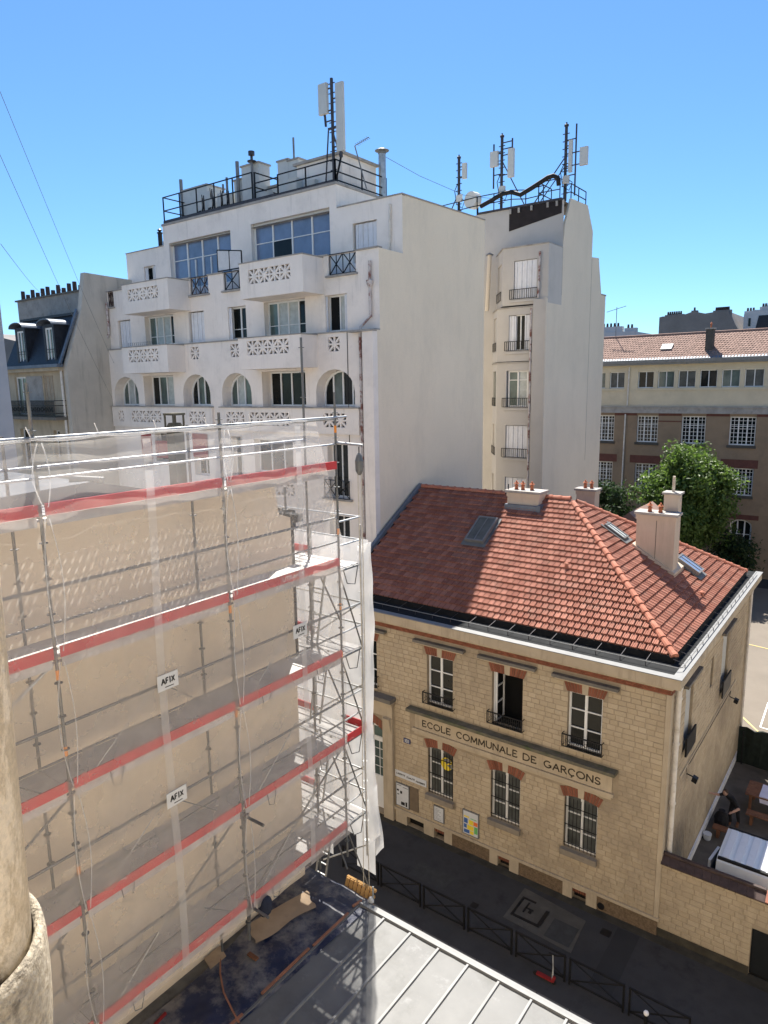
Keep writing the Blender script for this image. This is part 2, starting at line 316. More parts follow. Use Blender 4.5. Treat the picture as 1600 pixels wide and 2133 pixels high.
def copy_tree(o, parent=None, shift=None):
    c = o.copy(); COL.objects.link(c)
    if parent: c.parent = parent
    if shift is not None: c.location = o.location+Vector(shift); ORG[c.name] = c.location.copy()
    for ch in list(o.children): copy_tree(ch, c)
    return c

# facade frames: P(u, z, d) with u along the wall, z up, d metres into the wall (negative: proud)
def FY(y): return lambda u, z, d=0.0: Vector((u, y+d, z))          # faces -Y
def FX(x): return lambda u, z, d=0.0: Vector((x-d, u, z))          # faces +X
def fbox(mb, P, u0, u1, z0, z1, d0, d1):
    return mb.hexa([P(u0,z0,d0), P(u1,z0,d0), P(u1,z0,d1), P(u0,z0,d1)], [P(u0,z1,d0), P(u1,z1,d0), P(u1,z1,d1), P(u0,z1,d1)])
def arcpts(u0, u1, z1, rise, n=10):
    c = (u0+u1)/2; h = (u1-u0)/2
    return [(c+h*math.cos(math.pi*i/n), z1-rise+rise*math.sin(math.pi*i/n)) for i in range(n+1)]   # from u1 round to u0
def wall_face(mb, P, U0, U1, Z0, Z1, holes, depth):
    us = sorted({U0, U1, *[h[0] for h in holes], *[h[1] for h in holes]}); zs = sorted({Z0, Z1, *[h[2] for h in holes], *[h[3] for h in holes]})
    us = [u for u in us if U0 <= u <= U1]; zs = [z for z in zs if Z0 <= z <= Z1]
    for i in range(len(us)-1):
        for j in range(len(zs)-1):
            cu = (us[i]+us[i+1])/2; cz = (zs[j]+zs[j+1])/2
            if any(h[0] < cu < h[1] and h[2] < cz < h[3] for h in holes): continue
            mb.poly([P(us[i],zs[j]), P(us[i+1],zs[j]), P(us[i+1],zs[j+1]), P(us[i],zs[j+1])])
    for h in holes:
        u0, u1, z0, z1 = h[:4]; rise = h[4] if len(h) > 4 else 0; dp = h[5] if len(h) > 5 else depth
        if not rise:
            out = [(u0,z0), (u1,z0), (u1,z1), (u0,z1)]
        else:
            ap = arcpts(u0, u1, z1, rise); out = [(u0,z0), (u1,z0)]+ap
            half = len(ap)//2
            mb.poly([P(u1,z1)]+[P(*q) for q in reversed(ap[:half+1])]); mb.poly([P(*q) for q in ap[half:]][::-1]+[P(u0,z1)])
        for a, b in zip(out, out[1:]+out[:1]):
            mb.poly([P(*a), P(*b), P(b[0],b[1],dp), P(a[0],a[1],dp)])
def window(parent, P, u0, u1, z0, z1, d, cols=2, rows=1, fw=0.06, mw=0.04, glass='glass_dark', frame='window_white', rise=0, bar_z=None, name='window', thick=0.05, curtains=None):
    mb = MB(); fbox(mb, P, u0, u0+fw, z0, z1-rise, d, d+thick); fbox(mb, P, u1-fw, u1, z0, z1-rise, d, d+thick)
    fbox(mb, P, u0+fw, u1-fw, z0, z0+fw, d, d+thick)
    if not rise: fbox(mb, P, u0+fw, u1-fw, z1-fw, z1, d, d+thick)
    else:
        ap = arcpts(u0, u1, z1, rise); ip = arcpts(u0+fw, u1-fw, z1-fw, rise-fw*0.5)
        for k in range(len(ap)-1):
            mb.hexa([P(*ap[k],d), P(*ap[k+1],d), P(*ap[k+1],d+thick), P(*ap[k],d+thick)], [P(*ip[k],d), P(*ip[k+1],d), P(*ip[k+1],d+thick), P(*ip[k],d+thick)])
    def topz(u):
        if not rise: return z1-fw
        c = (u0+u1)/2; h = (u1-u0)/2; return z1-rise+rise*math.sqrt(max(0, 1-((u-c)/h)**2))-fw*0.4
    cu = [u0+(u1-u0)*i/cols for i in range(cols+1)]
    for u in cu[1:-1]: fbox(mb, P, u-mw*0.8, u+mw*0.8, z0+fw, topz(u), d-0.012, d+thick)
    zz = bar_z if bar_z is not None else [z0+(z1-z0)*i/rows for i in range(1, rows)]
    for z in zz:
        for i in range(cols): fbox(mb, P, cu[i]+(fw if i == 0 else mw*0.8), cu[i+1]-(fw if i == cols-1 else mw*0.8), z-mw*0.35, z+mw*0.35, d+0.004, d+thick)
    wn = part(name, mb, frame, parent)
    for i in range(cols):
        g = MB(); a = cu[i]+(fw*0.5 if i == 0 else 0.002); b = cu[i+1]-(fw*0.5 if i == cols-1 else 0.002)
        if not rise: pts = [(a, z0+fw*0.5), (b, z0+fw*0.5), (b, z1-fw*0.5), (a, z1-fw*0.5)]
        else:
            n = 6; pts = [(a, z0+fw*0.5), (b, z0+fw*0.5)]+[(b+(a-b)*k/n, max(topz(b+(a-b)*k/n), z0+fw)) for k in range(n+1)]
        tilt = random.uniform(-0.004, 0.004)
        g.poly([P(q[0], q[1], d+thick*0.75+tilt*(1 if k % 2 else -1)) for k, q in enumerate(pts)])
        gl = glass if not isinstance(glass, (list, tuple)) else glass[i % len(glass)]
        part('pane', g, gl, wn)
    return wn
def railing(parent, P, u0, u1, z0, z1, d, mat='iron_black', step=0.11, cross=False, name='railing', bw=0.016):
    mb = MB(); fbox(mb, P, u0, u1, z1-0.035, z1, d-0.02, d+0.02); fbox(mb, P, u0, u1, z0, z0+0.025, d-0.012, d+0.012)
    fbox(mb, P, u0, u0+0.03, z0+0.025, z1-0.035, d-0.015, d+0.015); fbox(mb, P, u1-0.03, u1, z0+0.025, z1-0.035, d-0.015, d+0.015)
    n = max(2, int((u1-u0)/step))
    if cross:
        m = 2
        for k in range(m):
            a = u0+(u1-u0)*k/m; b = u0+(u1-u0)*(k+1)/m
            mb.bar(P(a+.02, z0+.02, d), P(b-.02, z1-.04, d), bw*1.3); mb.bar(P(b-.02, z0+.02, d+.006), P(a+.02, z1-.04, d+.006), bw*1.3)
            if k: fbox(mb, P, a-0.02, a+0.02, z0+.025, z1-.035, d-0.01, d+0.01)
            mb.bar(P((a+b)/2, z0+.02, d+.012), P((a+b)/2, z1-.03, d+.012), bw)
    else:
        for i in range(1, n): u = u0+(u1-u0)*i/n; mb.bar(P(u, z0+0.02, d), P(u, z1-0.03, d), bw)
    return part(name, mb, mat, parent)
def shutters(parent, P, u0, u1, z0, z1, d, n=8, mat='shutter_white', name='shutter'):
    mb = MB(); wdt = (u1-u0)/n; h = z1-z0
    for k in (.12, .5, .88): fbox(mb, P, u0, u1, z0+h*k-.04, z0+h*k+.04, d+.052, d+.07)
    s = part(name, mb, mat, parent)
    for i in range(n):
        a = u0+wdt*i; off = 0.02*(i % 2); part('slat', fbox(MB(), P, a+0.006, a+wdt-0.006, z0, z1, d+off, d+off+0.03), mat, s)
    return s
# ------------------------------------------------------------------ ground
G = -0.5
b = MB(); b.poly([(-400,-300,-0.75),(400,-300,-0.75),(400,900,-0.75),(-400,900,-0.75)]); struct('ground', b, 'earth')
b = MB(); b.box(-70, 40, 11.2, 15.6, -0.8, -0.62); struct('road', b, 'road')
b = MB(); b.box(-70, 40, 15.6, 16.22, -0.8, -0.628); struct('road_gutter', b, 'gutter_stone')
b = MB(); b.box(-70, 40, 16.40, 20.7, -0.8, G); struct('pavement', b, 'asphalt')
b = MB(); b.box(-70, 40, 10.0, 11.2, -0.8, G); struct('pavement', b, 'asphalt')
b = MB(); b.box(-18.9, 3, 20.25, 20.66, -0.6, G+0.006); struct('pavement_edge', b, 'wet_edge')
kerb = part('kerb', MB().box(-70, -16, 16.22, 16.40, -0.8, G+0.004), 'kerb_stone'); kerb['kind'] = 'structure'
x = -16.0
while x < 1:
    part('kerb_stone', MB().box(x, x+0.98, 16.22, 16.395, -0.79, G+0.003), 'kerb_stone', kerb); x += 1.0
b = MB(); b.box(-18.5, 40, 20.95, 34.5, -0.75, -0.42); struct('school_yard', b, 'earth')
b = MB(); b.box(-18.5, 40, 34.5, 67.4, -0.75, -0.40); struct('playground', b, 'playground')
b = MB(); b.box(-24, 10, 64.3, 67.4, -0.5, -0.392); struct('playground_shade_band', b, 'asphalt')  # dark strip laid for the brick block's shade on the playground
b = MB()
for (xa, ya, xb, yb) in ((-4.46, 40.7, -4.36, 37.4), (-4.36, 37.4, 1.0, 36.9), (-4.46, 40.7, 1.0, 40.2)): b.bar((xa, ya, -0.39), (xb, yb, -0.39), 0.07, 0.012)
part('court_line', b, 'paint_white')['kind'] = 'structure'
b = MB()
for (xa, ya, xb, yb) in ((-7.2, 49.6, 2.0, 48.2), (-5.45, 38.3, -3.9, 36.2), (-3.9, 36.2, 1, 35.6)): b.bar((xa, ya, -0.388), (xb, yb, -0.388), 0.07, 0.012)
part('court_line', b, 'paint_yellow')['kind'] = 'structure'

for (xa,xb,ya,yb,nm,mt) in ((-12.9,-11.4,18.3,19.1,'asphalt_patch','cover_fill'),(-5.9,-5.2,17.5,20.2,'asphalt_patch','road'),(-14.6,-13.9,17.8,18.1,'asphalt_patch','wet_edge'),(-6.3,-5.98,19.6,19.9,'valve_cover','iron_black'),(-10.3,-10.05,18.2,18.45,'valve_cover','iron_black')):
    part(nm, MB().box(xa,xb,ya,yb,G-.02,G+.004), mt)['kind'] = 'structure'
# inspection covers let into the pavement
t = thing('access_hatch', 'pale concrete access hatch with two square covers in the pavement', 'hatch', (-7.95, 19.2, G))
part('surround', MB().hexa([(-9.14,18.42,G-.02),(-6.74,18.30,G-.02),(-6.84,19.84,G-.02),(-9.14,20.08,G-.02)], [(-9.14,18.42,G+.012),(-6.74,18.30,G+.012),(-6.84,19.84,G+.012),(-9.14,20.08,G+.012)]), 'concrete', t)
b = MB(); b.box(-9.0, -7.98, 18.72, 19.66, G, G+.018); part('cover', b, 'concrete', t)
b = MB(); b.box(-9.0,-7.98,18.66,18.76,G+.01,G+.03); b.box(-8.08,-7.96,18.76,19.5,G+.01,G+.03); b.box(-9.0,-8.92,18.76,19.66,G+.01,G+.03); b.box(-8.92,-8.5,19.58,19.66,G+.01,G+.03)
b.box(-8.72,-8.42,19.2,19.26,G+.018,G+.03); b.box(-8.72,-8.66,19.0,19.5,G+.018,G+.03); b.box(-8.55,-8.45,19.05,19.2,G+.018,G+.03); part('cover_frame', b, 'iron_black', t)
b = MB(); b.box(-7.72, -6.88, 18.46, 19.36, G, G+.02); part('cover', b, 'cover_fill', t, label='dark asphalt filled square cover')

# ------------------------------------------------------------------ the brick-dressed stone school
SX0, SX1, SY0, SY1 = -18.45, -4.8, 20.6, 34.2
sch = thing('school_building', 'two storey stone school with red tiled hip roof and carved boys school name', 'school', (-11.6, 27.4, G))
F = FY(SY0); W1 = [(-17.1,-15.95), (-13.55,-12.42), (-10.8,-9.62), (-8.0,-6.84)]
W0 = [(-13.53,-12.4), (-10.8,-9.64), (-8.0,-6.86)]
VENT = [(-14.54,-13.72,-.48,-.08), (-13.24,-12.77,-.48,-.07), (-10.47,-9.99,-.5,-.07), (-7.62,-7.12,-.5,-.07)]
holes = [(a,c,5.06,7.04,0,0.22) for a,c in W1]+[(a,c,1.33,3.34,0.12,0.2) for a,c in W0]+[(-17.6,-15.66,-.45,3.55,0.35,0.45)]+[(*v,0,0.3) for v in VENT]
b = MB(); wall_face(b, F, SX0, SX1, G-.2, 8.3, holes, 0.2)
part('wall', b, 'mortar', sch)
Fs = FX(SX1)
sholes = [(22.5,23.55,4.95,7.25,0,0.12), (26.2,26.65,5.8,7.0,0,0.14), (28.2,29.5,4.75,7.25,0,0.12)]
b = MB(); wall_face(b, Fs, SY0, SY1, G-.2, 8.3, sholes, 0.12)
b.poly([(SX0,SY1,G-.2),(SX1,SY1,G-.2),(SX1,SY1,8.3),(SX0,SY1,8.3)]); b.poly([(SX0,SY0,G-.2),(SX0,SY1,G-.2),(SX0,SY1,8.3),(SX0,SY0,8.3)])
part('wall', b, 'mortar', sch)

def free_spans(z0, z1, U0, U1, ex):
    spans = [(U0, U1)]
    for (a, c, e0, e1) in ex:
        if e1 <= z0+.02 or e0 >= z1-.02: continue
        out = []
        for s0, s1 in spans:
            if c <= s0 or a >= s1: out.append((s0, s1)); continue
            if a > s0: out.append((s0, a))
            if c < s1: out.append((c, s1))
        spans = out
    return spans
def stone_list(U0, U1, Z0, Z1, ex, h=0.18, ln=0.31):
    res = []; z = Z0; k = 0
    while z < Z1-0.05:
        z1 = min(z+h*random.uniform(0.96, 1.04), Z1)
        for s0, s1 in free_spans(z, z1, U0, U1, ex):
            u = s0; first = True
            while u < s1-0.02:
                l = ln*random.uniform(0.75, 1.3)*(0.55 if first and k % 2 else 1); first = False
                e = u+l
                if s1-e < 0.16: e = s1
                res.append((u, e, z, z1)); u = e
        z = z1; k += 1
    return res
def stone_into(mb, P, u0, u1, z0, z1, j=0.006, pr=0.014, ch=0.012):
    pr = pr*random.uniform(0.6, 1.5)
    a = [P(u0+j,z0+j,0.002), P(u1-j,z0+j,0.002), P(u1-j,z1-j,0.002), P(u0+j,z1-j,0.002)]
    c = [P(u0+j+ch,z0+j+ch,-pr), P(u1-j-ch,z0+j+ch,-pr), P(u1-j-ch,z1-j-ch,-pr), P(u0+j+ch,z1-j-ch,-pr)]
    mb.cur = random.random()
    mb.mesh(a+c, [(4,5,6,7),(0,1,5,4),(1,2,6,5),(2,3,7,6),(3,0,4,7)])
ex = [(h[0],h[1],h[2],h[3]) for h in holes]+[((a+c)/2-.74,(a+c)/2+.74,7.04,7.42) for a,c in W1]+[((a+c)/2-1.12,(a+c)/2+1.12,7.42,7.58) for a,c in W1]
ex += [(-14.36,-6.24,3.66,4.8)]+[((a+c)/2-.78,(a+c)/2+.78,3.22,3.68) for a,c in W0]+[((a+c)/2-.7,(a+c)/2+.7,1.08,1.34) for a,c in W0]+[(SX0,-15.08,-1,4.95)]+[(-4.92,-4.8,-1,9)]
fs = stone_list(SX0, SX1, 0.14, 7.72, ex)
cen = lambda q: ((q[0]+q[1])/2)**2+SY0**2+(17-(q[2]+q[3])/2)**2
fs.sort(key=cen)
def unit_stone(i):
    mb = MB(); random.seed(90+i); mb.cur = random.random()
    a = [(0.018,0,0.034),(0.982,0,0.034),(0.982,0,0.966),(0.018,0,0.966)]; e = [random.uniform(.0,.012) for _ in range(8)]
    pr = random.uniform(0.010,0.022)
    c = [(0.055+e[0],-pr,0.105+e[1]),(0.945-e[2],-pr,0.105+e[3]),(0.945-e[4],-pr,0.895-e[5]),(0.055+e[6],-pr,0.895-e[7])]
    mb.mesh(a+c, [(4,5,6,7),(0,1,5,4),(1,2,6,5),(2,3,7,6),(3,0,4,7)])
    return to_mesh('stone', mb, 'stone')
USTONE = [unit_stone(i) for i in range(12)]; random.seed(11)
for q in fs[:300]:
    o = piece('stone', random.choice(USTONE), sch, (q[0], SY0+0.002, q[2])); o.scale = (q[1]-q[0], 1, q[3]-q[2])
b = MB()
for q in fs[300:]: stone_into(b, F, *q)
part('stone_coursing', b, 'stone', sch, stuff=True)
sex = [(h[0],h[1],h[2],h[3]) for h in sholes]+[(22.35,23.7,7.25,7.45), (28.05,29.65,7.25,7.45)]
b = MB()
for q in stone_list(20.85, SY1, 0.0, 7.72, sex+[(20.6,20.86,-1,9)]): stone_into(b, Fs, *q, pr=0.015 if q[2] > 4.2 else 0.011)
part('stone_coursing', b, 'stone', sch, stuff=True)
b = MB(); fbox(b, F, -4.92, -4.8, 0.14, 7.72, -0.03, 0.002); fbox(b, Fs, 20.57, 20.85, 0.0, 7.72, -0.03, 0.002); part('corner_pilaster', b, 'dressed_stone', sch)

def bits(name, P, u0, u1, z0, z1, d0, d1, mat, ln, gap=0.006):
    n = max(1, round((u1-u0)/ln)); l = (u1-u0)/n
    for i in range(n):
        part(name, fbox(MB(), P, u0+i*l+(gap if i else 0), u0+(i+1)*l, z0, z1, d0, d1), mat, sch)
# cornice, brick band, plinth
bits('cornice_block', F, SX0, SX1+.16, 8.06, 8.38, -0.32, 0.3, 'dressed_stone', 1.15)
bits('cornice_block', F, SX0, SX1+.08, 7.94, 8.06, -0.16, 0.0, 'dressed_stone', 1.15)
bits('cornice_block', Fs, SY0+.3, SY1+.3, 8.06, 8.38, -0.32, 0.3, 'dressed_stone', 1.15)
bits('cornice_block', Fs, SY0+.0, SY1, 7.94, 8.06, -0.16, 0.0, 'dressed_stone', 1.15)
b = MB(); b.box(SX1-0.3+.002, SX1+.16, SY0-.322, SY0+.3, 8.062, 8.378)
b2 = MB()
def brick_band(P, U0, U1):
    u = U0
    while u < U1:
        for k in range(4):
            b2.cur = random.random(); z = 7.72+k*.053; o = 0.06*(k % 2)
            fbox(b2, P, u+o+.004, min(u+o+.116, U1), z+.004, z+.05, -0.028, 0.0)
        u += 0.12
brick_band(F, SX0, SX1); brick_band(Fs, SY0, SY1); part('brick_band', b2, 'brick', sch, stuff=True)
part('cornice_corner', MB().box(SX1+.16, SX1+.32, SY0-.32, SY0+.298, 8.062, 8.378), 'dressed_stone', sch)
part('cornice_capping', MB().box(SX0, SX1+.35, SY0-.35, SY0-.06, 8.385, 8.415), 'zinc_edge', sch)
part('cornice_capping', MB().box(SX1+.06, SX1+.35, SY0-.06, SY1+.33, 8.385, 8.415), 'zinc_edge', sch)
b = MB(); b.box(SX0, SX1+.06, SY0-.06, 21.75, 8.30, 8.392); b.box(SX1-.55, SX1+.06, 21.75, SY1+.3, 8.30, 8.392); part('gutter_lining', b, 'dark_zinc', sch)
b = MB(); b.box(SX0, -5.0, 21.44, 21.47, 8.39, 8.62); b.box(-5.0+.02, -4.98+.02, 21.44, 33.5, 8.39, 8.62); part('eaves_board', b, 'dark_zinc', sch)
b = MB(); b.tube([(SX0, 20.86, 8.53), (-4.72, 20.86, 8.53), (-4.62, 20.98, 8.53), (-4.62, 33.9, 8.53)], 0.016, 6)
part('gutter_rim', b, 'zinc_edge', sch)
b = MB()
x = SX0+.3
while x < -4.9: b = MB(); b.bar((x,20.86,8.53),(x,20.86,8.39),0.02); b.bar((x,20.86,8.52),(x,21.45,8.6),0.012); part('gutter_bracket', b, 'steel_dark', sch); x += .78
y = 21.3
while y < 33.6: b = MB(); b.bar((-4.62,y,8.53),(-4.62,y,8.39),0.02); b.bar((-4.62,y,8.52),(-4.98,y,8.6),0.012); part('gutter_bracket', b, 'steel_dark', sch); y += .78
bits('plinth_block', F, SX0+2.9, SX1+.05, 0.04, 0.14, -0.07, 0.0, 'dressed_stone', 1.3)
segs = [(-15.08,-14.54),(-13.72,-13.24),(-12.77,-12.42),(-10.8,-10.47),(-9.99,-9.62),(-7.95,-7.62),(-7.12,-6.75)]
for a,c in segs: part('plinth_stone', fbox(MB(), F, a, c, G-.1, 0.038, -0.05, 0.0), 'dressed_stone', sch)
for a,c in ((-12.41,-10.81),(-9.61,-7.96),(-6.74,-4.8)): part('millstone_panel', fbox(MB(), F, a, c, G-.1, 0.036, -0.035, 0.0), 'millstone', sch)
for v in VENT:
    w_ = fbox(MB(), F, v[0], v[1], v[2], v[3], 0.2, 0.24); vb = part('cellar_vent', w_, 'black_void', sch)
    fbox2 = MB(); fbox(fbox2, F, v[0], v[1], v[3]+.002, 0.037, -0.05, 0.0); part('vent_lintel', fbox2, 'dressed_stone', vb)
    if v[0] > -13.5:
        n = 6
        for i in range(n):
            l = (v[1]-v[0])/n; part('brick', fbox(MB(), F, v[0]+l*i+.012, v[0]+l*(i+1)-.012, v[3]-.17, v[3]-.005, 0.02, 0.12), 'brick', vb)
part('vent_disc', MB().tube([(-6.6,20.56,-.3),(-6.6,20.53,-.3)], 0.12, 14), 'iron_black', sch)
part('base_skirt', fbox(MB(), Fs, 21.4, SY1, G, -0.12, -0.06, 0.0), 'scuffed_white', sch)

# brick lintels, cornices over the first floor
def brick_fan(u0, u1, z0, z1, rise, spread, nm):
    c = (u0+u1)/2; n = 14; h0 = (u1-u0)/2+.04; h1 = h0+spread
    for i in range(n):
        f0 = -1+2*i/n+.012; f1 = -1+2*(i+1)/n-.012; fm = (f0+f1)/2
        ky = abs(fm) < 0.16
        if ky and i != n//2: continue
        if ky: f0, f1 = -0.15, 0.15
        q = lambda f, h, z: (c+f*h, z-rise*(f*f))
        mb = MB(); mb.cur = random.random()
        lo = [q(f0,h0,z0), q(f1,h0,z0)]; hi = [q(f1,h1,z1), q(f0,h1,z1)]; d = -0.035 if ky else -0.02+random.uniform(-.004,.004)
        mb.prism([F(*lo[0],d), F(*lo[1],d), F(*hi[0],d), F(*hi[1],d)], (0, -d, 0))
        part('keystone' if ky else 'brick', mb, 'dressed_stone' if ky else 'brick', sch)
for a,c in W1:
    brick_fan(a, c, 7.045, 7.38, 0.0, 0.12, 'l')
    m_ = (a+c)/2
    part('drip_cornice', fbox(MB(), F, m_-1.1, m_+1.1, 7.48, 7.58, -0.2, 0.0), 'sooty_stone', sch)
    part('drip_moulding', fbox(MB(), F, m_-1.02, m_+1.02, 7.40, 7.478, -0.11, 0.0), 'dressed_stone', sch)
for a,c in W0:
    brick_fan(a, c, 3.35, 3.68, 0.12, 0.14, 'a')
    part('window_sill', fbox(MB(), F, a-.06, c+.06, 1.12, 1.328, -0.16, 0.1), 'worn_sill', sch)
# name panel
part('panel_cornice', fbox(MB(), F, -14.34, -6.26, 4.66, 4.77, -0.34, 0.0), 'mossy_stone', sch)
part('panel_moulding', fbox(MB(), F, -14.2, -6.38, 4.56, 4.658, -0.17, 0.0), 'dressed_stone', sch)
x = -14.1
for l in (1.55, 1.5, 1.55, 1.55, 1.53): part('panel_block', fbox(MB(), F, x+.004, x+l, 3.93, 4.555, -0.045, 0.0), 'dressed_stone', sch); x += l
part('panel_base', fbox(MB(), F, -14.2, -6.35, 3.80, 3.927, -0.12, 0.0), 'dressed_stone', sch)
part('panel_base', fbox(MB(), F, -14.12, -6.42, 3.69, 3.797, -0.07, 0.0), 'dressed_stone', sch)
def arc(cx, cy, rx, ry, a0, a1, n=10): return [(cx+rx*math.cos(R(a0+(a1-a0)*i/n)), cy+ry*math.sin(R(a0+(a1-a0)*i/n))) for i in range(n+1)]
GL = {  # strokes in a unit-high cell: list of polylines, then width
 'E': ([[(0,0),(0,1)], [(-.06,1),(.55,1),(.57,.86)], [(0,.52),(.42,.52)], [(.42,.6),(.42,.44)], [(-.06,0),(.58,0),(.6,.15)]], .6),
 'C': ([arc(.45,.5,.45,.5,50,310,14), [(.74,.88),(.76,.72)], [(.74,.12),(.74,.2)]], .78),
 'O': ([arc(.5,.5,.5,.5,0,360,18)], 1.0),
 'L': ([[(0,0),(0,1)], [(-.08,1),(.1,1)], [(-.06,0),(.55,0),(.57,.17)]], .58),
 'M': ([[(0,0),(.06,1),(.46,.12),(.86,1),(.92,0)], [(-.08,0),(.1,0)], [(.82,0),(1.0,0)]], .92),
 'U': ([[(0,1),(0,.38)]+arc(.38,.36,.38,.36,180,360,8)+[(.76,1)], [(-.08,1),(.1,1)], [(.66,1),(.84,1)]], .76),
 'N': ([[(0,0),(0,1),(.76,0),(.76,1)], [(-.09,0),(.09,0)], [(.67,1),(.85,1)]], .76),
 'A': ([[(0,0),(.4,1),(.8,0)], [(.15,.36),(.65,.36)], [(-.08,0),(.1,0)], [(.7,0),(.88,0)]], .8),
 'D': ([[(0,0),(0,1)], [(-.06,1),(.3,1)]+arc(.3,.5,.5,.5,90,-90,10)+[(-.06,0)]], .8),
 'G': ([arc(.47,.5,.47,.5,50,340,14), [(.6,.42),(.98,.42)], [(.9,.42),(.9,.08)]], .92),
 'R': ([[(0,0),(0,1)], [(-.06,1),(.3,1)]+arc(.3,.76,.27,.24,90,-90,8)+[(0,.52)], [(.28,.52),(.66,0),(.74,0)], [(-.08,0),(.1,0)]], .66),
 'S': ([arc(.3,.74,.27,.26,30,270,9)+arc(.3,.25,.3,.25,90,-150,9), [(.55,.95),(.54,.8)], [(.04,.05),(.03,.2)]], .6),
 'Ç': ([arc(.45,.5,.45,.5,50,310,14), [(.74,.88),(.76,.72)], [(.45,0),(.5,-.12),(.42,-.24),(.32,-.22)]], .78),
 'T': ([[(.35,0),(.35,1)], [(0,.88),(0,1),(.7,1),(.7,.88)], [(.25,0),(.45,0)]], .7),
 'I': ([[(.1,0),(.1,1)], [(0,0),(.2,0)], [(0,1),(.2,1)]], .2),
 'B': ([[(0,0),(0,1)], [(0,1),(.28,1)]+arc(.28,.76,.24,.24,90,-90,8)+[(0,.52)], [(.28,.52)]+arc(.3,.26,.28,.26,90,-90,8)+[(0,0)]], .6),
 'F': ([[(0,0),(0,1)], [(0,1),(.55,1)], [(0,.52),(.42,.52)]], .56), 'X': ([[(0,0),(.7,1)], [(0,1),(.7,0)]], .7),
 'P': ([[(0,0),(0,1)], [(0,1),(.3,1)]+arc(.3,.74,.27,.26,90,-90,8)+[(0,.48)]], .6), 'V': ([[(0,1),(.36,0),(.72,1)]], .72),
 '1': ([[(0,.78),(.2,1),(.2,0)]], .3), '0': ([arc(.28,.5,.28,.5,0,360,14)], .58), ' ': ([], .55), 'É': ([[(0,0),(0,1)], [(0,1),(.55,1)], [(0,.52),(.42,.52)], [(0,0),(.55,0)], [(.2,1.1),(.4,1.28)]], .6),
 'Y': ([[(0,1),(.35,.5),(.7,1)], [(.35,.5),(.35,0)]], .7),
}
def text_width(tx, sp): return sum(GL[c][1] for c in tx)+sp*(len(tx)-1)
def stroke_text(mb, P, tx, u0, u1, zc, h, d, sw, th=0.012, ratio=None):
    sp = 0.28; W = text_width(tx, sp); k = (u1-u0)/W; u = u0
    for c in tx:
        st, wd = GL[c]
        for pl in st:
            for (ax, ay), (bx, by) in zip(pl, pl[1:]):
                mb.bar(P(u+ax*k, zc-h/2+ay*h, d), P(u+bx*k, zc-h/2+by*h, d), sw, th, up=(P(0,0,0)-P(0,0,1)))
        u += (wd+sp)*k
    return mb
def letters(P, tx, u0, u1, zc, h, d, sw, mat, parent, th=.006, nm='letter'):
    sp = 0.28; k = (u1-u0)/text_width(tx, sp); u = u0
    for c in tx:
        w_ = GL[c][1]*k
        if GL[c][0]: part(nm, stroke_text(MB(), P, c, u, u+w_, zc, h, d, sw, th), mat, parent)
        u += w_+sp*k
for wd, a, c in (('ECOLE',-13.74,-12.50),('COMMUNALE',-12.22,-9.77),('DE',-9.53,-9.05),('GARÇONS',-8.75,-6.81)):
    letters(F, wd, a, c, 4.20, 0.235, -0.047, 0.046, 'letter_dark', sch, 0.008)
# doorway
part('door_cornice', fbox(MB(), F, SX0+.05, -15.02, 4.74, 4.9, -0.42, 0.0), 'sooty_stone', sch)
part('door_cornice', fbox(MB(), F, SX0+.05, -15.10, 4.58, 4.738, -0.27, 0.0), 'dressed_stone', sch)
part('door_frieze', fbox(MB(), F, SX0+.05, -15.16, 4.0, 4.578, -0.12, 0.0), 'dressed_stone', sch)
part('door_pilaster', fbox(MB(), F, -15.64, -15.16, G-.1, 3.998, -0.12, 0.0), 'dressed_stone', sch)
part('door_console', MB().hexa([F(-15.52,3.3,-.12),F(-15.2,3.3,-.12),F(-15.2,3.3,-.121),F(-15.52,3.3,-.121)], [F(-15.52,4.0,-.3),F(-15.2,4.0,-.3),F(-15.2,4.0,-.12),F(-15.52,4.0,-.12)]), 'dressed_stone', sch)
part('door_pilaster', fbox(MB(), F, SX0+.05, -17.62, G-.1, 3.998, -0.12, 0.0), 'dressed_stone', sch)
brick_fan(-17.6, -15.7, 3.57, 3.92, 0.3, 0.05, 'd')
b = MB(); fbox(b, F, -17.6, -15.66, G-.02, 1.0, 0.3, 0.36); fbox(b, F, -17.6, -17.45, 1.0, 3.3, 0.3, 0.36); fbox(b, F, -15.85, -15.66, 1.0, 3.3, 0.3, 0.36); fbox(b, F, -16.7, -16.4, 1.0, 3.3, 0.3, 0.36)
fbox(b, F, -17.45, -15.85, 2.55, 2.75, 0.3, 0.36); fbox(b, F, -17.6, -15.66, 3.2, 3.56, 0.3, 0.36)
dr = part('door', b, 'window_white', sch)
for (a,c) in ((-16.4,-15.85),(-17.45,-16.7)):
    pb = MB(); pb.poly([F(a,1.0,.34),F(c,1.0,.34),F(c,3.2,.34),F(a,3.2,.34)]); part('pane', pb, 'glass_green', dr)
    gb = MB(); m_ = (a+c)/2; fbox(gb, F, m_-.015, m_+.015, 1.0, 2.55, .315, .335)
    for z in (1.4, 1.8, 2.2): fbox(gb, F, a, m_-.015, z-.012, z+.012, .318, .335); fbox(gb, F, m_+.015, c, z-.012, z+.012, .318, .335)
    part('glazing_bar', gb, 'window_white', dr)
part('door_handle', MB().tube([F(-15.78,.55,.28),F(-15.78,.9,.28)], .02, 6), 'iron_black', dr)
